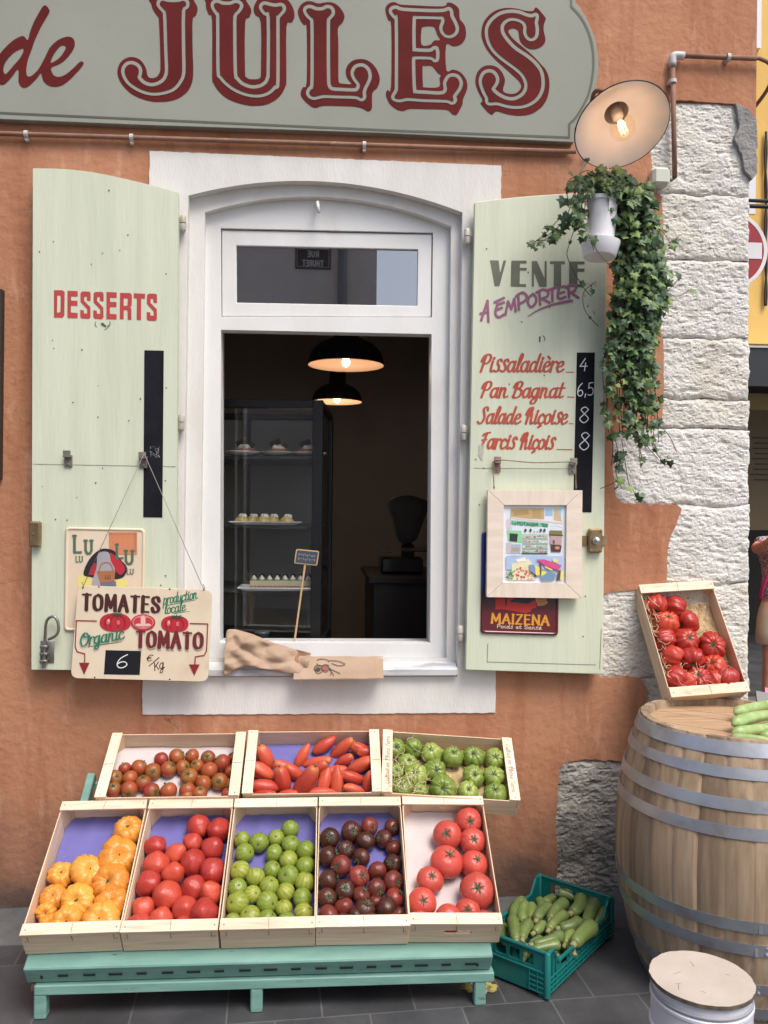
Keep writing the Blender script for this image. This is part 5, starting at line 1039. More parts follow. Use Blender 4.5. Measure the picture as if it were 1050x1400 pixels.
kind('brown', 'brown_tomato', m_brn, [dict(flat=.88, irr=.03, dimple=.12), dict(flat=.84, n=7, amp=.05, irr=.04, dimple=.14), dict(flat=.9, irr=.03, dimple=.10)], (calyx_m, .52, 6, .4, .6))
kind('round', 'round_tomato', m_rnd, [dict(flat=.86, n=8, amp=.04, irr=.03, dimple=.14), dict(flat=.88, irr=.02, dimple=.12), dict(flat=.84, n=10, amp=.07, irr=.03, dimple=.15)], (calyx_m, .40, 6, .30, .5))
kind('small', 'small_tomato', m_sml, [dict(flat=.94, irr=.02, dimple=.08), dict(flat=.92, irr=.02, dimple=.10), dict(flat=.9, n=6, amp=.025, irr=.03, dimple=.10)], (calyx_m, .45, 5, .5, .5))
kind('plum', 'plum_tomato', m_plu, [dict(flat=1, irr=.03, dimple=.05, elong=2.2, tip=.2), dict(flat=1, irr=.03, dimple=.05, elong=2.6, tip=.35), dict(flat=1, irr=.04, dimple=.05, elong=1.9, tip=.25), dict(flat=1, irr=.05, dimple=.04, elong=2.3, n=4, amp=.06, tip=.3)], (calyx_m, .4, 5, .35, .5))
kind('rib', 'green_tomato', m_rib, [dict(flat=.84, n=12, amp=.18, dimple=.22, irr=.03), dict(flat=.80, n=10, amp=.21, dimple=.24, irr=.04), dict(flat=.88, n=11, amp=.17, dimple=.16, irr=.04)], (calyx_m, .42, 6, .35, .35))
kind('cb', 'ribbed_tomato', m_cb, [dict(flat=.95, n=10, amp=.25, dimple=.24, irr=.06), dict(flat=1.0, n=9, amp=.28, dimple=.24, irr=.07), dict(flat=.9, n=11, amp=.23, dimple=.22, irr=.05)], (calyx_m, .34, 6, .45, .3, .2))
WORDS = ['first', 'second', 'third', 'fourth', 'fifth', 'sixth', 'seventh', 'eighth', 'ninth', 'tenth', 'eleventh', 'twelfth']
def rows_of(pts, tol):                     # sort fruits into rows from the back edge to the front edge
    idx = sorted(range(len(pts)), key=lambda i: pts[i][1]); rows = [[idx[0]]]
    for i in idx[1:]:
        if pts[i][1]-np.mean([pts[k][1] for k in rows[-1]]) < tol: rows[-1].append(i)
        else: rows.append([i])
    name = {}
    for r, row in enumerate(rows):
        row.sort(key=lambda i: pts[i][0])
        for c, i in enumerate(row):
            rn = ('back' if r == 0 else 'front' if r == len(rows)-1 else WORDS[r]); 
            pos = 'the only one' if len(row) == 1 else ('leftmost' if c == 0 else 'rightmost' if c == len(row)-1 else WORDS[c]+' from left')
            name[i] = '%s in the %s row' % (pos, rn)
    return name
def fill(key, pts, O, s, desc, cat, group, up=.85, face=.5, jit=.35, dirs=None, flip=False, grow=1.08):
    """pts: (x, y, r) in the zoomed photo; each fruit is set down on the floor of its crate"""
    r_, M, zf, H = crates[key]; n = Vector(M.col[2]); base = Vector(r_.matrix_world.translation)+n*zf; rng = random.Random(hash_(key)*3+1)
    P = [(O[0]+p[0]/s, O[1]+p[1]/s, p[2]/s) for p in pts]; names = rows_of(P, np.mean([p[2] for p in P])*.95)
    toC = Vector(CP)
    for i, (x, y, rp) in enumerate(P):
        d0 = Pl(x, y, base+n*.03, n); R = rp*depth(d0)/FPX*grow; c = Vector(Pl(x, y, base+n*(R*up), n)); lc = M.transposed() @ (c-base); hw = (.15 if key != 'cb' else .157)-.006-R*.92; hl = (.25 if key not in ('small', 'plum', 'rib', 'cb') else Lc/2 if key == 'cb' else .255)-.008-R*(.95 if key != 'cb' else 1.2)
        lc.x = min(max(lc.x, -hw), hw); lc.y = min(max(lc.y, -hl), hl); c = base+M @ lc; v = (toC-c).normalized()
        dd = dirs[i] if dirs and dirs[i] is not None else None
        if dd is not None:                   # stem end points along an image direction (degrees, 0 = right, 90 = up), with a tilt to the viewer
            a, tl = rad(dd[0]), rad(dd[1]); im = Vector(Rv)*math.cos(a)+Vector(Uv)*math.sin(a); z = v*math.sin(tl)+im*math.cos(tl)
        else: z = (n*(1-face)+v*face).normalized()+Vector((rng.gauss(0, jit), rng.gauss(0, jit), rng.gauss(0, jit)))
        if flip: z = -z
        z.normalize(); q = z.to_track_quat('Z', 'Y').to_matrix() @ Matrix.Rotation(rng.uniform(0, 6.28), 3, 'Z')
        L = KINDS[key]; ent = L[i % len(L)] if not (len(pts[i]) > 3 and pts[i][3] is not None) else L[pts[i][3]]
        src = ent[0]
        if ent[1]: src = copy_tree(ent[0])
        ent[1] = True
        src.matrix_world = Matrix.Translation(c) @ q.to_4x4() @ Matrix.Diagonal((R, R, R, 1))
        tag(src, '%s, %s' % (desc, names[i]), cat, group)
def unused():
    for L in KINDS.values():
        for o, u in L:
            if not u:
                for c in list(o.children): bpy.data.objects.remove(c)
                bpy.data.objects.remove(o)
fill('yellow', [(545,262,68,0),(500,390,88,1),(225,475,60,3),(348,465,77,2),(462,515,84,0),(185,585,58,2),(148,655,46,3),(303,600,76,0),(462,612,76,1),(248,702,72,3),(168,722,52,0),(412,705,86,2),(480,728,36,2)], (20, 1060), 3.5, 'yellow ribbed tomato in the lower left crate', 'tomato', 'yellow ribbed tomatoes', face=.5, jit=.25, grow=1.04)
fill('oxheart', [(880,245,52),(985,262,54),(675,342,48),(852,325,44),(945,352,52),(770,378,47),(852,420,59),(678,430,58),(950,460,59),(758,475,53),(640,520,58),(855,540,56),(730,578,64),(948,567,52),(615,640,52),(700,690,54),(815,645,58),(912,672,70),(595,720,55),(810,728,50),(692,742,36),(925,735,36)], (20, 1060), 3.5, 'red pointed tomato in the second lower crate', 'tomato', 'red pointed tomatoes', flip=True, face=.55, jit=.45)
fill('zebra', [(400,278,43),(153,328,40),(240,345,47),(328,322,40),(404,355,45),(485,388,47),(168,398,46),(318,402,44),(390,435,45),(478,465,47),(143,490,48),(308,485,43),(222,523,47),(390,518,52),(475,548,48),(128,578,46),(294,568,47),(375,600,45),(208,612,43),(463,630,48),(130,658,55),(283,652,53),(367,680,42),(470,705,46),(195,725,52),(103,752,42),(283,742,47),(383,755,48),(470,768,42),(320,785,32)], (290, 1060), 3.75, 'striped green tomato in the middle lower crate', 'tomato', 'striped green tomatoes', face=.3, jit=.8)
fill('brown', [(603,322,48),(712,290,50),(807,262,43),(925,265,37),(878,325,43),(785,340,50),(933,372,38),(683,382,43),(597,415,48),(765,422,43),(925,455,45),(660,465,50),(847,490,45),(752,520,52),(597,540,50),(928,545,50),(680,590,50),(843,580,46),(587,628,46),(765,615,43),(937,628,46),(675,673,46),(785,685,52),(895,685,55),(595,722,52),(735,720,42),(670,755,45),(810,755,45),(935,755,45),(965,715,36),(840,645,32)], (290, 1060), 3.75, 'dark brown tomato in the fourth lower crate', 'tomato', 'dark brown tomatoes', face=.3, jit=.8)
fill('round', [(503,288,78),(372,375,84),(538,412,76),(368,543,95),(540,557,80),(263,655,78),(560,722,100),(215,795,84),(498,850,73),(205,905,62),(378,895,80),(600,910,60)], (530, 1060), 4.565, 'round red tomato in the lower right crate', 'tomato', 'round red tomatoes', face=.55, jit=.16)
fill('small', [(395,258,31),(465,245,34),(533,242,31),(605,250,31),(668,272,36),(718,248,24),(232,298,27),(297,293,34),(358,312,35),(427,302,34),(492,293,31),(555,287,29),(610,308,37),(705,312,26),(188,340,33),(255,342,33),(315,363,34),(520,337,37),(585,365,34),(657,357,36),(700,370,26),(180,392,33),(252,392,35),(352,402,36),(428,398,36),(512,395,34),(568,410,31),(692,412,26),(512,424,28)], (100, 960), 3.281, 'small orange tomato in the upper left crate', 'tomato', 'small orange tomatoes', face=.35, jit=.75)
PL = [(130,185,24,215),(210,195,25,40),(290,203,27,150),(330,215,26,170),(40,230,22,240),(110,253,22,10),(220,245,22,30),(292,265,27,25),(10,300,24,140),(97,288,24,35),(165,300,27,200),(250,317,23,165),(322,338,24,75),(50,350,38,60),(130,345,28,250),(187,345,26,270),(255,367,20,165),(118,382,22,180)]
LP = [(862,250,37,115),(847,312,34,150),(855,378,32,175),(965,300,30,155),(940,350,38,105),(860,418,26,0),(958,420,26,10)]
pts = [(a, b, w*1.08) for a, b, w, t in PL]+[((100+a/3.281-400)*3.088, (b/3.281)*3.088, w*.94) for a, b, w, t in LP]
fill('plum', pts, (400, 960), 3.088, 'long red plum tomato in the upper middle crate', 'tomato', 'long red plum tomatoes', grow=.98, dirs=[(t, 12) for a, b, w, t in PL]+[(t, 12) for a, b, w, t in LP], up=1.1)
fill('rib', [(435,195,42),(510,195,42),(585,215,45),(675,230,46),(763,230,46),(855,240,46),(485,258,42),(435,295,37),(600,290,49),(520,310,49),(762,315,47),(850,315,46),(460,362,46),(635,362,56),(537,375,34),(855,390,50),(740,378,44),(470,402,30)], (400, 960), 3.088, 'green ribbed tomato in the upper right crate', 'tomato', 'green ribbed tomatoes', face=.45, jit=.22, grow=1.0)
# crate leaning on the barrel against the corner
R3 = Vector(W(972, 948, -.285)); R4 = Vector(W(924, 797, -.03)); al = (R4-R3).normalized(); xx = Vector((1, -.03, -.02)); xx = (xx-al*xx.dot(al)).normalized(); nn = xx.cross(al).normalized()
Mc = Matrix((xx, al, nn)).transposed(); Lc = (R4-R3).length
HC = .088; r = make_crate(.315, Lc, HC, paper_b, False); place_crate(r, (R3+R4)/2, Mc, HC, 'wooden crate of red ribbed tomatoes leaning upright on the barrel', None); crates['cb'] = (r, Mc, .013, HC)
fill('cb', [(290,655,57),(400,660,54),(355,745,60),(468,740,54),(340,832,54),(455,840,63),(595,870,66),(385,925,56),(488,935,61),(610,977,60),(405,1040,60),(525,1048,63),(682,1047,68),(475,1097,56),(620,1097,60)], (820, 660), 3.887, 'red ribbed tomato in the crate on the barrel', 'tomato', 'red ribbed tomatoes', dirs=[(-70,50),(-15,25),(70,40),(-160,25),(180,20),(30,60),(40,75),(-20,30),(-80,55),(130,50),(-30,30),(90,55),(75,15),(30,20),(-60,20)], up=.75)
unused()
# straw shavings
straw_m = mat('wood_wool', lin((226, 206, 170)), .8, lin((204, 178, 138)), scale=30)
def straw(key, n, regions, name, label, seed):
    r_, M, zf, H = crates[key]; o = Vector(r_.matrix_world.translation); rng = random.Random(seed); mb = MB()
    for i in range(n):
        x0, x1, y0, y1, z0, z1 = rng.choice(regions); p = Vector((rng.uniform(x0, x1), rng.uniform(y0, y1), rng.uniform(z0, z1))); a = rng.uniform(0, 6.28); P = []; k = rng.uniform(-1, 1)*35; lz = rng.uniform(-.2, .2)
        for s in range(9):
            p.x = min(max(p.x, -.142), .142); p.y = min(max(p.y, -.232), .232); P.append(o+M @ p); st = rng.uniform(.006, .009); p = p+Vector((math.cos(a)*st, math.sin(a)*st, lz*st+rng.gauss(0, .001))); a += k*.012+rng.gauss(0, .25); p.z = max(p.z, .013)
        mb.tube(P, rng.uniform(.0006, .0011), 4, False)
    ob = mb.build(name, straw_m); tag(ob, label, 'straw', kind='stuff')
straw('rib', 130, [(-.13, .13, -.22, .22, .014, .03), (-.13, .10, -.24, -.05, .03, .075), (.05, .14, -.25, -.1, .06, .11)], 'straw', 'pale curly straw among the green ribbed tomatoes', 3)
straw('cb', 360, [(-.13, .14, -.2, .22, .014, .035), (-.02, .15, .0, .22, .014, .04), (-.15, -.10, -.22, .2, .03, .085), (-.1, .05, -.23, -.14, .04, .09)], 'straw', 'pale curly straw in the crate on the barrel', 5)
# ================================================================== green plastic crate and courgettes
PCM = mat('teal_plastic', lin((22, 112, 108)), .42, lin((18, 100, 98)), scale=6, bump=.05, bscale=60)
F0 = Vector((.747, -.675, 0)); uL = Vector((.673, .740, 0)); wS = Vector((-.740, .673, 0)); LX, LYc, LZ = .52, .30, .152
PCR = empty('plastic_crate', F0+uL*LX/2+wS*LYc/2, 'teal plastic crate of courgettes on the paving beside the stand', 'crate')
def loc(x, y, z): return F0+uL*x+wS*y+Vector((0, 0, z))
MP_ = Matrix((uL, wS, Vector((0, 0, 1)))).transposed()
def panel(name, loops, place, th):     # sheet drawn in (along, z), then set on a side of the crate
    mb = MB(); mb.sheet(loops, 0, th, back=True); mb.v = [tuple(place(*v)) for v in mb.v]; return mb
def lbox(mb, x0, x1, y0, y1, z0, z1): mb.rbox(loc((x0+x1)/2, (y0+y1)/2, (z0+z1)/2), (x1-x0, y1-y0, z1-z0), .0012, MP_)
for nm, yy, sg in (('side_panel', 0, 1), ('side_panel', LYc, -1)):
    out = [(0, .012), (LX, .012), (LX, LZ), (LX-.035, LZ), (LX-.075, .100), (.075, .100), (.035, LZ), (0, LZ)]
    holes = [rrect(.10+i*.083, .072, .10+i*.083+.062, .088, .003) for i in range(4)]
    mb = panel(nm, [out]+holes, lambda x, t, z, yy=yy, sg=sg: loc(x, yy+sg*t, z), .004)
    for z in (.020, .036, .052, .068): lbox(mb, .006, LX-.006, yy-.007 if sg > 0 else yy, yy if sg > 0 else yy+.007, z-.0016, z+.0016)
    for x in (.004, .03, .055, .14, .22, .30, .38, .465, .49, LX-.004): lbox(mb, x-.002, x+.002, yy-.0055 if sg > 0 else yy, yy if sg > 0 else yy+.0055, .016, .098 if .07 < x < LX-.07 else .14)
    tp = [(.0, LZ), (.035, LZ), (.075, .100), (LX-.075, .100), (LX-.035, LZ), (LX, LZ)]
    for (xa, za), (xb, zb_) in zip(tp[:-1], tp[1:]): mb.tube([loc(xa, yy, za), loc(xb, yy, zb_)], .0065, 8)
    mb.build(nm, PCM, PCR, fix=True)
for nm, xx_, sg in (('end_panel', 0, 1), ('end_panel', LX, -1)):
    holes = [rrect(.052+i*.052, .096, .052+i*.052+.040, .134, .004) for i in range(4)]
    mb = panel(nm, [[(0, .012), (LYc, .012), (LYc, LZ), (0, LZ)]]+holes, lambda y, t, z, xx_=xx_, sg=sg: loc(xx_+sg*t, y, z), .004)
    a, b = (xx_-.007, xx_) if sg > 0 else (xx_, xx_+.007)
    for z in (.020, .036, .052, .068):
        lbox(mb, a, b, .004, .065, z-.0016, z+.0016); lbox(mb, a, b, LYc-.065, LYc-.004, z-.0016, z+.0016)
    for y in (.004, .034, .064, LYc-.064, LYc-.034, LYc-.004): lbox(mb, a, b, y-.002, y+.002, .016, .09)
    lbox(mb, a, b, .004, LYc-.004, .084, .089)
    mb.tube([loc(xx_, 0, LZ), loc(xx_, LYc, LZ)], .0065, 8); mb.build(nm, PCM, PCR, fix=True)
mb = MB(); lbox(mb, .01, LX-.01, .01, LYc-.01, .006, .012)
for x in (.02, LX-.02):
    for y in (.02, LYc-.02): lbox(mb, x-.015, x+.015, y-.015, y+.015, 0, .014)
mb.build('base', PCM, PCR, fix=True)
for x in (0, LX):
    for y in (0, LYc): mb = MB(); mb.lathe([(.011, .01), (.011, LZ+.003), (.008, LZ+.006), (0, LZ+.006)], 14, loc(x, y, 0)); mb.build('corner_post', PCM, PCR, fix=True, smooth=True)
zuc = mat('courgette_skin', (.165, .235, .075), .38, (.115, .175, .052), scale=26, stretch=(1, 1, 1), lo=.4, hi=.62, col3=(.26, .32, .13), s3=55, lo3=.58, hi3=.66, rnd=.22, rcol=(.20, .26, .07))
zup = mat('pale_courgette_skin', (.36, .47, .19), .42, (.22, .34, .095), scale=24, lo=.4, hi=.65, col3=(.42, .53, .24), s3=50, lo3=.56, hi3=.66, rnd=.08)
zstem = mat('courgette_stem', (.26, .27, .11), .7, (.32, .25, .12), scale=60)
def courgette(p0, p1, r, skin, label, group, seed, bend=.12):
    rng = random.Random(seed); p0, p1 = Vector(p0), Vector(p1); d = p1-p0; L = d.length; side = d.cross(Vector((0, 0, 1))).normalized()*L*rng.uniform(-bend, bend)+Vector((0, 0, L*rng.uniform(0, .05)))
    n = 15; c = (p0+p1)/2; mb = MB(); vs = []; pts = []; rs = []
    for i in range(n+1):
        t = i/n; pts.append(p0+d*t+side*4*t*(1-t)); rs.append(r*min(1, (1-(1-min(t/.16, 1))**2.2)**.5 if t < .16 else 1)*(1.06-.30*t)*(1 if t < .9 else (1-(t-.9)*2.2)))
    rs[0] = r*.12; k = 14
    mb.tube(pts, rs, k)
    o = MB(); 
    for i, v in enumerate(mb.v):                         # faint ridges along the fruit
        q = min(i//k, n); a = (i % k)*2*math.pi/k; s = 1+.055*math.cos(a*5); cc = pts[q]; vv = cc+(Vector(v)-cc)*s; o.v.append(tuple(vv))
    o.f, o.m = mb.f, mb.m
    z = o.build('courgette', skin, None, smooth=True, origin=c)
    tag(z, label, 'courgette', group)
    e = (pts[-1]-pts[-2]).normalized(); sm = MB(); P = [pts[-1]-e*.004, pts[-1]+e*.008, pts[-1]+e*.017]; sm.tube(P, [r*.52, r*.40, r*.46], 7); st = sm.build('stem', zstem, z, smooth=True); return z
ZL = [(560,770,450,800,45,.03),(290,700,300,790,45,.03),(160,560,170,680,52,.06),(370,790,440,830,40,.03),(520,700,420,640,50,.05),(700,640,560,700,55,.05),(400,560,320,480,55,.06),(620,480,700,430,55,.06),(240,600,330,620,50,.055),(760,480,640,560,55,.06),(540,560,640,520,55,.07),
 (440,400,520,350,52,.085),(350,410,345,505,55,.085),(740,400,665,465,52,.085),(400,370,412,440,48,.09),(270,560,265,625,55,.085),(440,545,370,605,56,.09),(640,600,590,690,58,.085),(420,650,340,690,48,.075),(300,395,288,525,62,.095),(500,425,385,515,66,.10),(870,440,808,545,55,.095),(655,650,650,745,55,.08),
 (305,375,215,510,56,.105),(600,390,485,515,66,.11),(540,320,660,360,50,.11),(340,530,285,650,60,.10),(600,475,475,585,60,.105),(700,520,555,575,66,.11),(820,375,742,535,66,.11),(215,500,238,665,62,.11),(700,350,638,465,70,.12),(570,612,365,692,60,.11),(800,555,655,685,80,.11),(560,690,355,730,50,.115)]
P2 = [(660+(a+c)/2/5.25, 1160+(b+d)/2/5.25) for a, b, c, d, w, z in ZL]; nm = rows_of(P2, 9)
for i, (a, b, c, d, w, z) in enumerate(ZL):
    q0 = G(660+a/5.25, 1160+b/5.25, z); q1 = G(660+c/5.25, 1160+d/5.25, z*.92)
    courgette(q0, q1, max(w/5.25/2*depth(q0)/FPX*1.42, .018), zuc, 'green courgette in the teal plastic crate, %s' % nm[i], 'courgettes heaped in the plastic crate', i)
# ================================================================== barrel
BX, BY, BH, r1, rb, r0 = 1.45, -.52, .89, .315, .40, .305
def brad(z): u = z/BH; e = r0+(r1-r0)*u; return e+(rb-(r0+r1)/2)*(1-(2*u-1)**2)
BA = empty('oak_barrel', (BX, BY, 0), 'large weathered oak barrel with seven grey iron hoops by the corner', 'barrel')
oak = mat('oak_stave', lin((174, 151, 124)), .8, lin((140, 118, 94)), scale=5, stretch=(7, 7, .5), lo=.35, hi=.7, bump=.2, bscale=30, bdist=.004, col3=lin((104, 82, 66)), s3=1.8, lo3=.48, hi3=.74)
def stave_tone(m, n):
    nt = m.node_tree; N, L = nt.nodes, nt.links; b = N['Principled BSDF']; src = b.inputs['Base Color'].links[0].from_socket
    tc = N.new('ShaderNodeTexCoord'); g_ = N.new('ShaderNodeTexGradient'); g_.gradient_type = 'RADIAL'; a = N.new('ShaderNodeMath'); a.operation = 'MULTIPLY'; a.inputs[1].default_value = n; f = N.new('ShaderNodeMath'); f.operation = 'FLOOR'; w = N.new('ShaderNodeTexWhiteNoise'); w.noise_dimensions = '1D'; r = N.new('ShaderNodeMapRange'); r.inputs[3].default_value = .78; r.inputs[4].default_value = 1.18; h = N.new('ShaderNodeHueSaturation')
    L.new(tc.outputs['Object'], g_.inputs[0]); L.new(g_.outputs[1], a.inputs[0]); L.new(a.outputs[0], f.inputs[0]); L.new(f.outputs[0], w.inputs['W']); L.new(w.outputs[0], r.inputs[0]); L.new(r.outputs[0], h.inputs['Value']); L.new(src, h.inputs['Color']); L.new(h.outputs[0], b.inputs['Base Color'])
stave_tone(oak, 30)
hoop_m = mat('galvanised_hoop', (.46, .48, .52), .45, (.34, .355, .385), scale=9, metal=.75, bump=.06, bscale=30, col3=(.30, .22, .15), s3=6, lo3=.58, hi3=.74)
NS = 30; per = 8; n = NS*per; zs = np.linspace(0, BH, 41); vs = []
rng = random.Random(4); so = [rng.uniform(-.0012, .0012) for _ in range(NS)]
for z in zs:
    for k in range(n):
        a = 2*math.pi*k/n; q = k % per; gv = .0036 if q == 0 else (.0004 if q in (1, per-1) else 0); r = brad(z)+so[k//per]-gv; vs.append((BX+r*math.cos(a), BY+r*math.sin(a), z))
m_ = len(zs)
for dz, dr_ in ((0, -.002), (0, -.024), (-.012, -.028), (-.03, -.030)):      # chime
    for k in range(n): a = 2*math.pi*k/n; r = r1+dr_; vs.append((BX+r*math.cos(a), BY+r*math.sin(a), BH+dz))
mb = MB(); mb.add(vs, [(j*n+k, j*n+(k+1) % n, (j+1)*n+(k+1) % n, (j+1)*n+k) for j in range(m_+3) for k in range(n)]); o = mb.build('stave_body', oak, BA); smooth_angle(o, 20)
head_m = mat('barrel_head_oak', lin((190, 160, 126)), .65, lin((166, 134, 102)), scale=6, stretch=(1, 9, 1), lo=.35, hi=.7, bump=.15, bscale=30, col3=lin((136, 104, 76)), s3=3, lo3=.55, hi3=.8)
mb = MB(); HZ = BH-.026; ca, sa_ = math.cos(rad(-38)), math.sin(rad(-38)); R_ = r1-.028
for i in range(7):                                       # head boards
    y0 = -R_+i*2*R_/7+.0008; y1 = -R_+(i+1)*2*R_/7-.0008; pts = []
    for t in np.linspace(0, 1, 12): y = y0+(y1-y0)*t; pts.append((math.sqrt(max(R_*R_-y*y, 0)), y))
    for t in np.linspace(1, 0, 12): y = y0+(y1-y0)*t; pts.append((-math.sqrt(max(R_*R_-y*y, 0)), y))
    pts = [(BX+x*ca-y*sa_, BY+x*sa_+y*ca) for x, y in pts]; N_ = len(pts); dz = (i % 3-1)*.0006
    mb.add([(x, y, HZ+dz) for x, y in pts]+[(x, y, HZ-.02) for x, y in pts], [tuple(range(N_))]+[(j, j+N_, (j+1) % N_+N_, (j+1) % N_) for j in range(N_)])
mb.build('head', head_m, BA, fix=True)
for z0, z1 in ((.841, .882), (.775, .808), (.681, .718), (.600, .637), (.317, .353), (.241, .279), (.105, .14), (.01, .05)):
    mb = MB(); h = .0032; pf = [(brad(z0)+.0005, z0), (brad(z0)+h, z0), (brad((z0+z1)/2)+h, (z0+z1)/2), (brad(z1)+h, z1), (brad(z1)+.0005, z1)]; mb.lathe(pf, 120, (BX, BY, 0))
    a = rad(-106)+z0*.3; zc = (z0+z1)/2; R__ = brad(zc)+h; mb.cur = 0
    MR = Matrix.Rotation(a, 3, 'Z') @ Matrix.Rotation(rad(90), 3, 'Y'); mb.rbox((BX+R__*math.cos(a-.08), BY+R__*math.sin(a-.08), zc), (.003, .012, (z1-z0)*.98), .001, Matrix.Rotation(a-.08, 3, 'Z'))
    for dz in (-.010, .010): mb.lathe([(.0065, -.001), (.006, .002), (.003, .0035), (0, .0038)], 10, (BX+R__*math.cos(a), BY+R__*math.sin(a), zc+dz), MR)
    o = mb.build('hoop', hoop_m, BA, fix=True); smooth_angle(o, 35)
for i, (x, y, x2, y2, w) in enumerate([(506, 160, 700, 118, 46), (500, 205, 700, 165, 50), (498, 237, 700, 205, 46), (490, 260, 660, 275, 36), (608, 252, 790, 232, 44)]):
    z = HZ+.018+(.016 if i in (0, 1) else 0); q0, q1 = G(830+x/2.918, 920+y/2.918, z), G(830+x2/2.918, 920+y2/2.918, z)
    courgette(q0, q1, w/2.918/2*depth(q0)/FPX, zup, 'pale green courgette lying on the barrel top, %s from the back' % ['first', 'second', 'third', 'fourth', 'fifth'][[0, 1, 2, 4, 3][i]], 'pale courgettes on the barrel', 50+i, .05)
# ================================================================== drum
DX, DY, DH, DR = 1.028, -1.182, .354, .135
DU = empty('round_drum', (DX, DY, 0), 'low white round drum with a beige board lid in front of the barrel', 'drum')
lid_m = mat('beige_board', lin((192, 181, 168)), .75, lin((182, 169, 155)), scale=8, bump=.1, bscale=50, col3=lin((164, 150, 135)), s3=4, lo3=.6, hi3=.85); edge_m = mat('dark_board_edge', lin((70, 62, 56)), .8, lin((110, 98, 86)), scale=40)
mb = MB(); vs = []; n = 90; rng = random.Random(5)
rr = [DR+noise.noise(Vector((math.cos(2*math.pi*k/n)*6, math.sin(2*math.pi*k/n)*6, 3)))*.0025 for k in range(n)]
for r_s, z in ((1, DH-.011), (1, DH-.001), (.993, DH)): vs += [(DX+rr[k]*r_s*math.cos(2*math.pi*k/n), DY+rr[k]*r_s*math.sin(2*math.pi*k/n), z) for k in range(n)]
mb.cur = 1; mb.add(vs, [(j*n+k, j*n+(k+1) % n, (j+1)*n+(k+1) % n, (j+1)*n+k) for j in range(2) for k in range(n)]); mb.f.append(tuple(range(n))[::-1]); mb.m.append(1); mb.f.append(tuple(range(2*n, 3*n))); mb.m.append(0)
random.seed(9); mb.cur = 1
for i in range(6): a = random.uniform(0, 6.28); r = random.uniform(.3, .9)*DR; b = random.uniform(0, 3.1); l = random.uniform(.008, .03); p = Vector((DX+r*math.cos(a), DY+r*math.sin(a), DH+.0006)); q = p+Vector((math.cos(b)*l, math.sin(b)*l, 0)); s = Vector((-math.sin(b), math.cos(b), 0))*.0005; mb.add([p-s, q-s, q+s, p+s], [(0, 1, 2, 3)])
mb.build('lid', [lid_m, edge_m], DU, fix=False)
white_dr = mat('white_enamelled_drum', (.66, .67, .72), .3, (.58, .58, .62), scale=5, col3=(.52, .46, .47), s3=2.5, lo3=.5, hi3=.75); r = DR-.005
pf = [(r*.97, 0), (r, .006), (r, .10), (r+.004, .105), (r+.004, .112), (r, .118), (r, .215), (r+.004, .22), (r+.004, .228), (r, .233), (r, .295), (r+.003, .299), (r+.003, .306), (r-.003, .31), (r-.003, .342)]
mb = MB(); mb.lathe(pf, 72, (DX, DY, 0)); o = mb.build('drum_body', white_dr, DU); smooth_angle(o, 35)
mb = MB(); mb.lathe([(r-.002, .3105), (r+.0015, .313), (r+.0015, .318), (r-.002, .3205)], 72, (DX, DY, 0)); mb.build('drum_band', mat('grey_band', (.30, .30, .33), .5), DU, smooth=True)
# ================================================================== paper bags and price tag on the sill
kraft = mat('brown_kraft_paper', lin((178, 152, 129)), .75, lin((164, 138, 115)), scale=5, bump=.2, bscale=22, bdist=.006); kraft_in = mat('kraft_inside', lin((150, 114, 86)), .85)
top = [(309, 866), (312, 860.7), (326, 861), (343, 866), (370, 877), (398, 886), (425, 893)]; bot = [(306, 921), (309, 923), (326, 913.5), (340, 911), (362, 915), (400, 922), (418, 925)]
tp = catmull(top, n=9); bt = catmull(bot, n=9); nn_ = len(tp); nv = 34; mb = MB()
for side in (0, 1):
    vs = []
    for i in range(nn_):
        for j in range(nv+1):
            t = j/nv; x = tp[i][0]*(1-t)+bt[i][0]*t; y = tp[i][1]*(1-t)+bt[i][1]*t; u = i/(nn_-1)
            th = (.060*(1-u)**.8+.006)*math.sin(math.pi*min(max(t, .0), 1))**.6; cr = abs(noise.noise(Vector((x*.026+y*.02, y*.03-x*.012, 2+side))))*.050-abs(noise.noise(Vector((x*.03-y*.035, y*.03+x*.015, 7+side))))*.044+abs(noise.noise(Vector((x*.05+y*.06, y*.05-x*.03, 4))))*.014
            yb = -.026-.018*t+.050*(1-t)*(1-u*.6); Y = yb+(-th*.6+cr*.8 if side == 0 else th*.5+cr*.4); vs.append(W(x, y, Y))
    f = [(i*(nv+1)+j, i*(nv+1)+j+1, (i+1)*(nv+1)+j+1, (i+1)*(nv+1)+j) for i in range(nn_-1) for j in range(nv)]; mb.cur = side; mb.add(vs, f)
o = mb.build('paper_bag', [kraft, kraft_in]); o.data.polygons.foreach_set('use_smooth', [True]*len(o.data.polygons)); tag(o, 'crumpled open brown paper bag lying on the left of the marble sill', 'paper bag')
q = [W(404, 897, .052), W(523.5, 897.5, .052), W(524.5, 927, -.09), W(401, 928, -.09)]; mb = MB(); nx, ny = 24, 8; 
for lay in (0, 1):
    vs = []
    for j in range(ny+1):
        for i in range(nx+1):
            u, v = i/nx, j/ny; p = (Vector(q[0])*(1-u)+Vector(q[1])*u)*(1-v)+(Vector(q[3])*(1-u)+Vector(q[2])*u)*v; e = min(u, 1-u, v, 1-v); p.z += (.006*min(1, e*12)+noise.noise(Vector((u*6, v*4, 3)))*.0025)*(1 if lay == 0 else 0)-(.004 if lay else 0); vs.append(p)
    ff = [(j*(nx+1)+i, (j+1)*(nx+1)+i, (j+1)*(nx+1)+i+1, j*(nx+1)+i+1) for j in range(ny) for i in range(nx)]; mb.add(vs, ff if lay == 0 else [f[::-1] for f in ff])
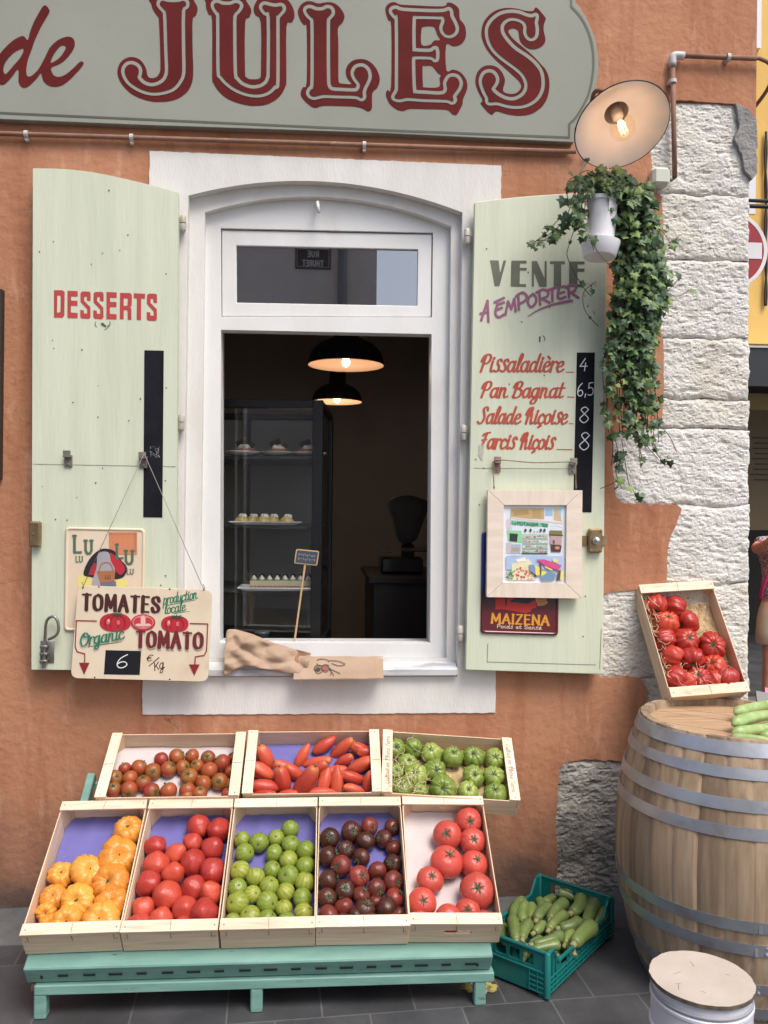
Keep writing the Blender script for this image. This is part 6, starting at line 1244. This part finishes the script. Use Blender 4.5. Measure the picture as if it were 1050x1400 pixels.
k = (nx+1)*(ny+1); rim = [i for i in range(nx+1)]+[j*(nx+1)+nx for j in range(1, ny+1)]+[ny*(nx+1)+i for i in range(nx-1, -1, -1)]+[j*(nx+1) for j in range(ny-1, 0, -1)]
for a, b in zip(rim, rim[1:]+rim[:1]): mb.f.append((a, b, b+k, a+k)); mb.m.append(0)
bag = mb.build('paper_bag', kraft, fix=True); tag(bag, 'flat folded brown paper bag with a small vegetable drawing on the sill', 'paper bag')
pn, pp = (Vector(q[1])-Vector(q[0])).cross(Vector(q[3])-Vector(q[0])).normalized(), Vector(q[0])
if pn.z < 0: pn = -pn
fnb = lambda x, y: Vector(Pl(x, y, pp+pn*.0105, pn))
mb = MB(); s3 = lambda l: [(290+a/3, 680+b/3) for a, b in l]; mb.cur = 0
ink(mb, [('s', catmull(s3(l), n=4), [.4]*(4*len(l)-3)) for l in ([(430, 668), (445, 662), (470, 665), (480, 675)], [(480, 668), (520, 672), (545, 684), (520, 690), (490, 680)], [(418, 700), (430, 720), (450, 715), (447, 690), (425, 690), (418, 705)], [(450, 690), (470, 685), (480, 700), (470, 715), (452, 712)], [(480, 700), (510, 715), (525, 722)], [(480, 702), (495, 722), (500, 730)], [(482, 698), (490, 715), (485, 728)], [(430, 680), (440, 690), (480, 688)], [(422, 696), (448, 700)], [(420, 706), (446, 708)])], 0, .3, fnb)
mb.cur = 1; ink(mb, [('p', [ell(290+462/3, 680+700/3, 5, 3.2)], 0)], 0, .4, lambda x, y: fnb(x, y)-pn*.0006); mb.cur = 0; ink(mb, [('p', [ell(290+434/3, 680+706/3, 3.5, 2.6)], 0)], 0, .4, lambda x, y: fnb(x, y)-pn*.0006)
mb.build('printed_drawing', [mat('dark_bag_print', (.06, .05, .045), .8), mat('red_bag_print', (.30, .09, .07), .8)], bag)
TG = empty('price_tag', W(402, 880, .10), 'tiny chalkboard price tag on a thin wooden stick in the window', 'price tag'); stick = mat('pale_stick', lin((205, 170, 125)), .7)
mb = MB(); mb.tube([W(401.5, 885, .10), W(417, 772, .10)], .0042, 6); mb.build('stick', stick, TG)
mb = MB(); mb.sheet([xz(quad_round([(405, 750.5), (436.5, 753.5), (433.5, 773.5), (402, 770)], 2.5), .095)], .095, .102, back=True); mb.build('tag_frame', stick, TG)
mb = MB(); mb.sheet([xz(quad_round([(406.4, 752), (435, 754.8), (432.3, 772.1), (403.5, 768.8)], 1.5), .0938)], .0938, .095); mb.cur = 1; random.seed(3)
ink(mb, [('s', [(408+i*2.9+random.uniform(-.5, .5), 757+i*.3+r*6+random.uniform(-1, 1)), (409.2+i*2.9+random.uniform(-1, 1), 758.6+i*.3+r*6+random.uniform(-1.5, 1.5)), (409.6+i*2.9, 757+r*6+i*.3)], [.28]*3) for i in range(8) for r in (0, 1)], .0932, .3)
mb.build('tag_slate', [mat('grey_slate', (.05, .065, .09), .6), mat('faint_chalk', (.30, .33, .36), .9)], TG)
# ================================================================== inside the shop
al_ = rad(5.5); CO = Vector((-.012, .30, 0)); cu = Vector((-math.cos(al_), math.sin(al_), 0)); cv = Vector((math.sin(al_), math.cos(al_), 0))   # from the near right corner: leftwards, backwards
MC = Matrix((cu, cv, Vector((0, 0, 1)))).transposed()
CB = empty('display_case', CO+cu*.35+cv*.25+Vector((0, 0, .1)), 'black framed glass pastry case standing inside the window', 'display case')
def cl(x, y, z): return CO+cu*x+cv*y+Vector((0, 0, z))
def cbox(mb, x0, x1, y0, y1, z0, z1): mb.rbox(cl((x0+x1)/2, (y0+y1)/2, (z0+z1)/2), (x1-x0, y1-y0, z1-z0), .002, MC); return mb
CZ = W(440, 547, .30)[2]; dkf = mat('dark_case_frame', (.006, .007, .008), .4); csh = mat('case_shelf', (.05, .054, .058), .4); cbk = mat('case_back', (.36, .345, .31), .6, (.30, .29, .26), scale=3)
mb = MB(); cbox(mb, 0, .045, 0, .045, .1, CZ); cbox(mb, .72, .765, 0, .045, .1, CZ); cbox(mb, .045, .72, 0, .04, CZ-.035, CZ); cbox(mb, 0, .04, .50, .54, .1, CZ); cbox(mb, .725, .765, .045, .54, CZ-.03, CZ-.001); cbox(mb, .04, .725, .50, .54, CZ-.03, CZ-.001); cbox(mb, 0, .04, .045, .50, CZ-.03, CZ-.001); cbox(mb, .0, .765, .0, .54, .1, 1.02); cbox(mb, .415, .445, .5, .535, 1.02, CZ-.03)
mb.build('case_frame', dkf, CB, fix=True)
mb = MB(); cbox(mb, .04, .765, .53, .545, 1.02, CZ-.03); mb.build('back_panel', cbk, CB, fix=True)
shelves = []
for y in (625, 718, 805):
    z = W(380, y, .45)[2]; shelves.append(z); mb = MB(); cbox(mb, .02, .745, .05, .52, z-.014, z); mb.build('shelf', csh, CB, fix=True)
mb = MB(); cbox(mb, .045, .72, .015, .021, 1.02, CZ-.035); mb.build('front_pane', case_glass, CB, fix=True)
mb = MB(); cbox(mb, .012, .018, .045, .50, 1.02, CZ-.035); mb.build('side_pane', case_glass, CB, fix=True)
plate_m = mat('white_china', (.62, .63, .64), .25); cream_m = mat('whipped_cream', (.75, .71, .64), .6, bump=.4, bscale=80); crust = mat('pastry_crust', (.36, .16, .065), .7, (.28, .11, .045), scale=30); choc = mat('dark_chocolate', (.022, .012, .008), .35); lemon = mat('lemon_glaze', (.58, .42, .12), .3); berry = mat('raspberry', (.32, .02, .035), .5); mint = mat('pale_sponge', (.56, .52, .34), .7); gpist = mat('green_layer', (.13, .17, .05), .6)
def on(px, sh, Y): p = W(px, 620, Y); return Vector((p[0], Y, shelves[sh]))
for i, (px, w) in enumerate(((333, .105), (379, .085), (420, .09))):
    p = on(px, 0, .43); ps = ['left', 'middle', 'right'][i]; mb = MB(); mb.lathe([(0, .003), (.05, .003), (.075, .012), (.088, .018), (.088, .020), (.072, .015), (.05, .006), (0, .006)], 28, p); o = mb.build('plate', plate_m, smooth=True, fix=True); tag(o, 'small white plate on the top shelf of the pastry case, %s of three' % ps, 'plate', 'plates in the pastry case')
    r = empty('cream_tart', p+Vector((0, 0, .006)), 'chocolate topped cream tart on the %s plate of the top shelf' % ps, 'tart', 'tarts in the pastry case'); c = p+Vector((.005, -.01, .007))
    mb = MB(); mb.lathe([(0, 0), (.040, 0), (.047, .022), (.045, .027), (0, .027)], 24, c); mb.build('crust', crust, r, smooth=True, fix=True)
    mb = MB(); random.seed(i)
    for k in range(7): a = random.uniform(0, 6.28); s = random.uniform(0, .028); mb.lathe([(.016, 0), (.014, .010), (.008, .017), (0, .022)], 10, c+Vector((s*math.cos(a), s*math.sin(a), .025)))
    mb.build('cream', cream_m, r, smooth=True)
    mb = MB(); mb.rbox(c+Vector((-.014, .008, .056)), (.05, .004, .028), .001, Matrix.Rotation(rad(-25), 3, 'Y') @ Matrix.Rotation(rad(30), 3, 'X')); mb.rbox(c+Vector((.030, .012, .046)), (.025, .003, .022), .001, Matrix.Rotation(rad(30), 3, 'Y')); mb.build('chocolate_shard', choc, r, fix=True)
def platter(x0, x1, sh, Y, d, label):
    a, b = on(x0, sh, Y), on(x1, sh, Y); w = b.x-a.x; c = (a+b)/2; mb = MB(); vs = []
    for s, z in ((.80, .002), (1, .014), (1.0, .017), (.8, .006)): vs += [c+Vector((sx*w/2*(s if s < 1 else 1), sy*d/2*(s if s < 1 else 1), z)) for sx, sy in ((-1, -1), (1, -1), (1, 1), (-1, 1))]
    mb.add(vs, [(3, 2, 1, 0), (12, 13, 14, 15)]+[(4*r+i, 4*r+(i+1) % 4, 4*r+4+(i+1) % 4, 4*r+4+i) for r in range(3) for i in range(4)]); o = mb.build('platter', plate_m, fix=True); tag(o, label, 'platter'); return c
c = platter(317, 414, 1, .43, .16, 'long white platter of lemon domes on the middle shelf')
for i, (px, Y) in enumerate(((331, .40), (361, .40), (393, .40), (346, .46), (374, .46))):
    p = on(px, 1, Y)+Vector((0, 0, .007)); r = empty('lemon_dome', p, 'yellow glazed dome cake, %s on the middle platter' % ['front left', 'front middle', 'front right', 'back left', 'back right'][i], 'cake', 'lemon domes on the platter')
    mb = MB(); mb.lathe([(.031, 0), (.033, .004), (.031, .015), (.023, .027), (.012, .033), (0, .035)], 24, p); mb.build('dome', lemon, r, smooth=True)
    mb = MB()
    for k in range(4): mb.lathe([(.011, 0), (.009, .008), (.004, .014), (0, .016)], 8, p+Vector((.009*math.cos(k*1.6)+.006, .009*math.sin(k*1.6), .029)))
    mb.build('meringue', cream_m, r, smooth=True)
c = platter(329, 436, 2, .40, .17, 'white rectangular platter of layered raspberry cakes on the lower shelf')
for i in range(8):
    px = 349+i*10.6; p = on(px, 2, .375)+Vector((0, 0, .0065)); r = empty('layer_cake', p, 'small layered raspberry cake slice, %s from left on the lower platter' % WORDS[i], 'cake', 'raspberry cakes on the platter')
    mb = MB(); mb.rbox(p+Vector((0, .03, .020)), (.0345, .075, .036), .001); mb.build('sponge', mint, r, fix=True); mb = MB(); mb.rbox(p+Vector((0, .03, .040)), (.0352, .0755, .003), .001); mb.build('green_top', gpist, r, fix=True)
    mb = MB()
    for k in (-.009, .008): mb.lathe([(0, -.002), (.007, 0), (.0075, .004), (.005, .006)], 10, p+Vector((k, -.0078, .008)), Matrix.Rotation(rad(90), 3, 'X')); 
    mb.build('raspberry_half', berry, r, smooth=True, fix=True)
    mb = MB(); mb.lathe([(.012, 0), (.011, .007), (.005, .014), (0, .02)], 10, p+Vector((0, .01, .0415))); mb.build('cream', cream_m, r, smooth=True); mb = MB(); mb.rbox(p+Vector((.004, .02, .056)), (.02, .002, .022), .0005, Matrix.Rotation(rad(25 if i % 2 else -20), 3, 'Y')); mb.build('chocolate_shard', choc, r, fix=True)
p = Vector(W(358, 878, .42)); p.z = 1.02; mb = MB(); mb.lathe([(0, .001), (.026, .001), (.034, .03), (.036, .031), (.034, .033), (.02, .03), (0, .032)], 20, p); o = mb.build('foil_cup', mat('foil', (.6, .62, .64), .35, metal=.6), smooth=True, fix=True); tag(o, 'small foil covered cup at the bottom of the pastry case', 'cup')
def pendant(c, r, label, chain):
    root = empty('pendant_lamp', c, label, 'lamp', 'pendant lamps in the dark shop'); c = Vector(c)
    pf = [(r, 0), (r*.985, .03*r/.21), (r*.90, .075*r/.21), (r*.70, .115*r/.21), (r*.40, .145*r/.21), (r*.34, .155*r/.21), (r*.32, .26*r/.21), (r*.16, .29*r/.21), (0, .30*r/.21)]
    mb = MB(); mb.lathe(pf, 44, c); mb.cur = 1; mb.lathe([(a-.004, h-.002) for a, h in pf[:5]][::-1]+[(r+.002, -.004), (r, 0)], 44, c); mb.build('shade', [black, mat('pale_pendant_inside', (.62, .42, .28), .5)], root, smooth=True)
    mb = MB(); mb.tube([c+Vector((0, 0, .28*r/.21)), Vector((c.x, c.y, 3.3))], .005, 6); mb.build('cable', cabm, root)
    mb = MB(); mb.lathe([(0, -.012), (.016, -.004), (.024, .014), (.018, .034), (.010, .05), (.010, .07), (0, .07)], 18, c); mb.build('bulb', mat('glowing_bulb', (1, .7, .35), .4, emit=((1, .60, .25), 6)), root, smooth=True)
    l = bpy.data.lights.new('pendant_light', 'POINT'); l.energy = 1.3; l.color = (1, .80, .62); l.shadow_soft_size = .03; lo_ = bpy.data.objects.new('pendant_light', l); COL.objects.link(lo_); lo_.location = c+Vector((0, 0, -.03))
pendant(W(473, 499, 1.2), .209, 'near black dome pendant lamp with lit bulb inside the window', .5); pendant(W(461, 549, 2.3), .17, 'farther black pendant lamp half hidden behind the near one', .5)
ctm = mat('dark_counter', (.022, .019, .017), .45); p = W(508, 797, .9); mb = MB(); mb.rbox((p[0]+.5, 1.35, p[2]/2+.05), (.98, .86, p[2]-.1), .004); mb.rbox((p[0]+.5, 1.35, p[2]+.012), (1.03, .92, .03), .004); o = mb.build('shop_counter', ctm, fix=True); tag(o, 'dark shop counter on the right inside the window', 'counter')
sc = empty('counter_scale', W(560, 790, 1.25), 'old shop scale with fan-shaped dial on the dark counter', 'scale'); sz = lambda l: [(490+a/6.09, 660+b/6.09) for a, b in l]; scm = mat('dark_scale_enamel', (.03, .032, .033), .3, coat=.3)
mb = MB(); mb.sheet([xz(catmull(sz([(258, 165), (330, 115), (430, 105), (520, 130), (590, 175), (540, 330), (490, 460), (435, 500), (350, 500), (300, 330)]), True, 3), 1.2)], 1.2, 1.32, back=True); mb.build('dial_housing', scm, sc, bevel=.006)
mb = MB(); mb.sheet([xz(sz([(305, 185), (360, 165), (430, 158), (490, 168), (535, 185), (435, 475), (375, 455)]), 1.197)], 1.193, 1.2); mb.build('dial_face', mat('dim_dial_face', (.075, .08, .078), .25), sc)
a, b = W(490+190/6.09, 660+620/6.09, 1.15), W(490+540/6.09, 660+760/6.09, 1.15); mb = MB(); mb.rbox(((a[0]+b[0])/2, 1.27, (a[2]+b[2])/2), (b[0]-a[0], .22, a[2]-b[2]), .012); mb.rbox(((a[0]+b[0])/2+.04, 1.27, a[2]+.03), (.07, .1, .1), .02)
for x in (.02, .16): mb.lathe([(.014, -.03), (.014, .01)], 10, (a[0]+x, 1.2, b[2]))
mb.build('scale_body', scm, sc, fix=True); a, b = W(490+370/6.09, 660+560/6.09, 1.15), W(490+640/6.09, 660+600/6.09, 1.15); mb = MB(); mb.rbox(((a[0]+b[0])/2, 1.2, a[2]), (b[0]-a[0], .16, .018), .006); mb.rbox((W(490+230/6.09, 700, 1.15)[0], 1.2, a[2]-.012), (.07, .13, .006), .002); mb.build('weighing_pan', mat('grey_pan', (.09, .09, .085), .4), sc, fix=True)
# ================================================================== facing house (seen in the transom glass)
OY = -9.35; MYr = 9.55; xe = W(515, 380, MYr)[0]
OB = empty('facing_house', (-3.4, OY-.2, 0), 'grey rendered house across the street, mirrored in the transom', 'building')
orn = mat('grey_render', (.84, .82, .77), .95, (.70, .68, .63), scale=.8, bump=.6, bscale=6, bdist=.03)
mb = MB(); mb.box(((xe-9)/2, OY-3, 5), (xe+9, 6, 10)); mb.build('wall', orn, OB)
px_ = W(468, 380, MYr); mb = MB(); mb.tube([(px_[0], OY+.07, 0), (px_[0], OY+.07, 10)], .07, 12); mb.build('downpipe', mat('zinc_pipe', (.22, .22, .22), .5, metal=.4), OB, smooth=True)
a, b = W(404, 339, MYr), W(452, 369, MYr); SG = empty('street_sign', ((a[0]+b[0])/2, OY, b[2]), 'dark street name plate on the facing house', 'street sign'); cx_, cz_ = (a[0]+b[0])/2, (a[2]+b[2])/2; hw, hh = (b[0]-a[0])/2, (a[2]-b[2])/2
mb = MB(); mb.rbox((cx_, OY+.015, cz_), (2*hw, .03, 2*hh), .006); mb.build('plate', mat('dark_blue_enamel', (.012, .014, .02), .35), SG, fix=True)
mb = MB(); f_ = lambda x, y: Vector((cx_-x/100*hw, OY+.032, cz_-y/100*hw)); hk_ = hh/hw*100
ink(mb, text('RUE', -32, -8, 30, -8, 30, thick=7, mono=True, gap=22)+text('THURET', -58, 44, 58, 44, 30, thick=7, mono=True, gap=22), 0, 2.0, f_)
bl = [(-90, -hk_+9), (90, -hk_+9), (90, hk_-9), (-90, hk_-9), (-90, -hk_+9)]; ink(mb, [('s', bl, [1.3]*5)], 0, 2, f_)
mb.build('lettering', mat('white_enamel_letters', (.6, .6, .6), .5), SG)
# ================================================================== side street on the right
yel = mat('yellow_render', lin((228, 192, 112)), .9, lin((218, 180, 102)), scale=1.5, bump=.2, bscale=20)
YB = empty('yellow_house', (5.5, 6.5, 0), 'yellow rendered house beyond the corner with a dark shop front', 'building'); yy = 5.5
mb = MB(); xl, xr_ = 2.05, 9.0; zs_ = W(1040, 470, yy)[2]; mb.box(((xl+xr_)/2, yy+3, (zs_+12)/2), (xr_-xl, 6, 12-zs_)); mb.build('wall', yel, YB)
wht = mat('white_window_paint', (.72, .73, .76), .5); a, b = W(1033, 66, yy-.05), W(1040, 66, yy-.05); mb = MB(); mb.box((b[0]-.6, yy-.03, a[2]+1.0), (1.2, .06, 2.0)); mb.build('window_frame', wht, YB)
mb = MB(); mb.box((b[0]-.6, yy-.062, a[2]+1.0), (1.04, .004, 1.84)); mb.build('window_pane', glass_dark, YB)
fas = mat('black_fascia', (.016, .018, .022), .4); mb = MB(); z1_ = W(1040, 476, yy-.5)[2]; z0_ = W(1040, 528, yy-.5)[2]; mb.box(((xl+xr_)/2, yy-.25, (z1_+z0_)/2), (xr_-xl, .5, z1_-z0_)); mb.build('awning', fas, YB)
mb = MB(); mb.box(((xl+xr_)/2, yy-.26, z1_+.012), (xr_-xl, .52, .02)); mb.build('awning_trim', mat('pale_trim', (.5, .49, .47), .6), YB)
mb = MB(); mb.box(((xl+xr_)/2, yy+2.0, 1.5), (xr_-xl, .1, 3.0)); mb.box((xl+.05, yy+1, 1.5), (.1, 2, 3)); mb.build('shop_interior', mat('dark_shop', (.02, .018, .015), .8), YB)
bdm = mat('brown_menu_board', (.085, .062, .028), .7); a, b = W(1020, 560, yy+.3), W(1075, 725, yy+.3); mb = MB(); mb.box(((a[0]+b[0])/2, yy+.32, (a[2]+b[2])/2), (b[0]-a[0], .04, a[2]-b[2])); mb.cur = 1; random.seed(2)
for i in range(9):
    z = a[2]-.32-.06*i; mb.box(((a[0]+b[0])/2+random.uniform(-.02, .02), yy+.297, z), ((b[0]-a[0])*random.uniform(.5, .8), .004, .012))
o = mb.build('menu_board', [bdm, mat('dark_menu_print', (.02, .016, .01), .8)]); tag(o, 'brown menu board in the shop front beyond the corner', 'menu board')
NE = empty('no_entry_sign', W(998, 980, 3.0), 'round red no-entry road sign behind the limestone corner', 'road sign'); c = Vector(W(998, 342, 3.0)); rs = 53/FPX*depth(c); MRx = Matrix.Rotation(rad(90), 3, 'X')
redm = mat('road_sign_red', lin((150, 34, 42)), .4); whm = mat('road_sign_white', (.72, .73, .76), .4)
mb = MB(); mb.lathe([(0, .004), (rs*.90, .004), (rs*.90, .0)], 64, c, MRx); mb.build('disc', redm, NE); mb = MB(); mb.lathe([(rs*.90, .0), (rs*.90, .006), (rs*.99, .006), (rs, .002), (rs, -.012), (0, -.012)], 64, c, MRx); mb.build('rim', whm, NE)
mb = MB(); bw = W(1041, 342, 3.0)[0]-c.x; mb.box(c+Vector((0, -.0065, 0)), (2*bw, .004, 22/FPX*depth(c))); mb.build('bar', whm, NE)
mb = MB(); mb.tube([(c.x-.02, c.y+.05, 0), (c.x-.02, c.y+.05, c.z+1.0)], .03, 12); mb.build('post', mat('grey_post', (.35, .35, .35), .4, metal=.6), NE, smooth=True); a, b = W(1036, 195, 3.03), W(1036, 292, 3.03); mb = MB(); mb.rbox((a[0]-.16, 3.06, (a[2]+b[2])/2), (.32, .02, a[2]-b[2]), .004); mb.build('upper_plate', whm, NE, fix=True)
mb = MB(); random.seed(7); P1 = [W(1047+math.sin(i*.9)*1.2, 180+i*14, yy-.03) for i in range(18)]; P2_ = [W(1047+math.sin(i*.9+2.5)*1.3, 180+i*14, yy-.04) for i in range(18)]; mb.tube(catmull(P1, n=3), .012, 6); mb.tube(catmull(P2_, n=3), .012, 6); o = mb.build('facade_cable', cabm, smooth=True); tag(o, 'twisted dark cables running down the yellow house front', 'cable')
mb = MB(); mb.tube(catmull([(x1-.02, .4, W(1028, 284, 0)[2]+.05), W(1034, 282, 1.2), W(1050, 275, 2.2), W(1090, 262, 4.0), W(1130, 250, 5.4)], n=5), .012, 6); o = mb.build('street_cable', cabm, smooth=True); tag(o, 'black cable crossing the side street from the corner', 'cable')
# leaflet rack
RK = empty('leaflet_rack', (W(1046, 940, .9)[0], .9, 0), 'grey leaflet rack with magazines behind the barrel', 'rack'); c = Vector(RK.location); mb = MB(); zt_ = W(1040, 925, .9)[2]; mb.rbox(c+Vector((.12, .1, zt_/2-.08)), (.34, .3, zt_-.16), .01); mb.build('rack_body', mat('grey_rack', (.12, .125, .13), .5), RK, fix=True)
for i, cc in enumerate(((.11, .115, .12), (.45, .12, .22), (.62, .5, .12), (.3, .42, .3))):
    mb = MB(); mb.rbox(c+Vector((.02+i*.06, -.03+i*.035, zt_-.17+i*.006)), (.15, .012, .19), .001, Matrix.Rotation(rad(-38), 3, 'X') @ Matrix.Rotation(rad(12+i*6), 3, 'Y')); mb.build('magazine', mat('magazine_%s' % 'abcd'[i], cc, .4), RK, fix=True)
# ------------------------------------------------------------------ passer-by
PYy = 3.2; pxs = W(1068, 800, PYy)[0]; skin = mat('skin', lin((206, 150, 132)), .5, lin((196, 136, 118)), scale=20)
def skinned(name, verts, edges, radii, m, parent, sub=2):
    me = bpy.data.meshes.new(name); off_ = Vector(parent.location) if parent else Vector((0, 0, 0)); me.from_pydata([Vector(v)-off_ for v in verts], edges, []); o = bpy.data.objects.new(name, me); COL.objects.link(o); o.parent = parent
    md = o.modifiers.new('skin', 'SKIN'); md.use_smooth_shade = True
    for i, r in enumerate(radii): v = me.skin_vertices[0].data[i]; v.radius = r if isinstance(r, tuple) else (r, r); v.use_root = (i == 0)
    s = o.modifiers.new('sub', 'SUBSURF'); s.levels = s.render_levels = sub; me.materials.append(m); return o
elb = Vector(W(1031, 752, PYy-.02)); hnd = Vector(W(1056, 738, PYy-.24))
PS = empty('person', (pxs, PYy, 0), 'passer-by in a patterned top and beige shorts holding up bent arms beyond the corner', 'person')
X = pxs; Yp = PYy
V = [(X, Yp, .88), (X, Yp, 1.02), (X, Yp-.01, 1.20), (X, Yp, 1.36), (X+.01, Yp+.01, 1.44), (X+.04, Yp, 1.53), (X+.065, Yp-.02, 1.62), (X+.07, Yp-.015, 1.70),
     (X-.17, Yp, 1.37), tuple(elb), tuple(elb.lerp(hnd, .85)), tuple(hnd), (X+.17, Yp, 1.37), (X+.24, Yp-.05, 1.10), (X+.08, Yp-.24, 1.16), (X+.04, Yp-.29, 1.17),
     (X-.09, Yp, .82), (X-.10, Yp-.02, .48), (X-.10, Yp+.02, .09), (X-.11, Yp-.12, .04), (X+.09, Yp, .82), (X+.10, Yp, .48), (X+.10, Yp+.04, .09), (X+.11, Yp-.10, .04)]
E_d = [(0, 1), (1, 2), (2, 3), (3, 4), (4, 5), (5, 6), (6, 7), (3, 8), (8, 9), (9, 10), (10, 11), (3, 12), (12, 13), (13, 14), (14, 15), (0, 16), (16, 17), (17, 18), (18, 19), (0, 20), (20, 21), (21, 22), (22, 23)]
Rd = [(.15, .11), (.135, .10), (.145, .105), (.14, .10), .055, (.065, .075), (.082, .10), (.06, .075), .058, .047, .030, (.036, .022), .055, .043, .028, (.036, .022), .085, .058, .042, .035, .085, .058, .042, .035]
for w0, d0 in ((11, (hnd-elb).normalized()), (15, Vector((-.55, -.8, .1)).normalized())):
    b0 = Vector(V[w0]); sd_ = d0.cross(Vector((0, 0, 1))).normalized(); up_ = sd_.cross(d0)
    for k in range(5):
        f0 = b0+d0*.03+up_*(.026-.017*k) if k < 4 else b0+sd_*.02; ln_ = (.030, .034, .032, .026, .024)[k]; dr2 = (d0+sd_*.35).normalized() if k < 4 else (d0*.5+sd_*.8-up_*0+up_*.3).normalized()
        i0 = len(V); V += [tuple(f0), tuple(f0+dr2*ln_), tuple(f0+dr2*ln_+(dr2+sd_*1.0).normalized()*ln_*.9)]; E_d += [(w0, i0), (i0, i0+1), (i0+1, i0+2)]; Rd += [.0095, .009, .0075]
skinned('body', V, E_d, Rd, skin, PS)
def printed(name, a, b, s):
    m = mat(name, a, .85); nt = m.node_tree; n_ = nt.nodes.new('ShaderNodeTexVoronoi'); n_.inputs['Scale'].default_value = s; r_ = nt.nodes.new('ShaderNodeValToRGB'); r_.color_ramp.interpolation = 'CONSTANT'; e = r_.color_ramp.elements; e[0].color = (*b, 1); e[1].color = (*a, 1); e[1].position = .46
    tc = nt.nodes.new('ShaderNodeTexCoord'); nt.links.new(tc.outputs['Object'], n_.inputs[0]); nt.links.new(n_.outputs[0], r_.inputs[0]); nt.links.new(r_.outputs[0], nt.nodes['Principled BSDF'].inputs['Base Color']); return m
shirt = printed('printed_shirt', (.50, .44, .49), (.07, .045, .075), 70); shortm = mat('beige_shorts', lin((196, 180, 158)), .9)
skinned('shirt', [(X, Yp, .86), (X, Yp, 1.02), (X, Yp-.01, 1.2), (X, Yp, 1.36), (X, Yp+.01, 1.42), (X-.17, Yp, 1.37), tuple(Vector((X-.17, Yp, 1.37)).lerp(elb, .42)), (X+.17, Yp, 1.37), (X+.22, Yp-.03, 1.2)], [(0, 1), (1, 2), (2, 3), (3, 4), (3, 5), (5, 6), (3, 7), (7, 8)], [(.185, .145), (.165, .13), (.165, .125), (.158, .115), .075, .075, .068, .075, .066], shirt, PS)
so_ = MB()
for s in (-1, 1):
    rg = [(.90, .002, .150, .125), (.84, .055, .115, .125), (.76, .085, .105, .115), (.66, .10, .100, .105), (.56, .105, .098, .100), (.555, .105, .092, .094)]; n = 24; vs = []
    for z, cxo, ra, rb_ in rg: vs += [(X+s*cxo+ra*math.cos(2*math.pi*k/n), Yp+rb_*math.sin(2*math.pi*k/n), z) for k in range(n)]
    so_.add(vs, [(j*n+k, j*n+(k+1) % n, (j+1)*n+(k+1) % n, (j+1)*n+k) for j in range(len(rg)-1) for k in range(n)])
so_.build('shorts', shortm, PS, smooth=True, fix=True)
skinned('hair', [(X+.07, Yp+.035, 1.67), (X+.075, Yp+.02, 1.735), (X+.07, Yp+.08, 1.60), (X+.06, Yp+.07, 1.50)], [(0, 1), (0, 2), (2, 3)], [(.085, .09), (.06, .07), (.075, .055), (.045, .035)], mat('brown_hair', (.06, .035, .02), .6), PS)
mb = MB()
for s in (-1, 1): mb.lathe([(0, -.010), (.008, -.008), (.010, 0)], 12, (X+.065+s*.030, Yp-.098, 1.635), Matrix.Rotation(rad(-90), 3, 'X') @ Matrix.Scale(.5, 3, (0, 0, 1)))
mb.build('eyes', mat('dark_eye', (.02, .015, .012), .2), PS, smooth=True)
strap = MB(); a = Vector((X-.10, Yp-.09, 1.42)); b = Vector((X-.185, Yp-.02, .93)); strap.tube(catmull([a, Vector((X-.16, Yp-.13, 1.2)), Vector((X-.20, Yp-.08, 1.02)), b], n=5), .014, 6); strap.build('bag_strap', mat('pink_strap', (.55, .03, .16), .6), PS, smooth=True)
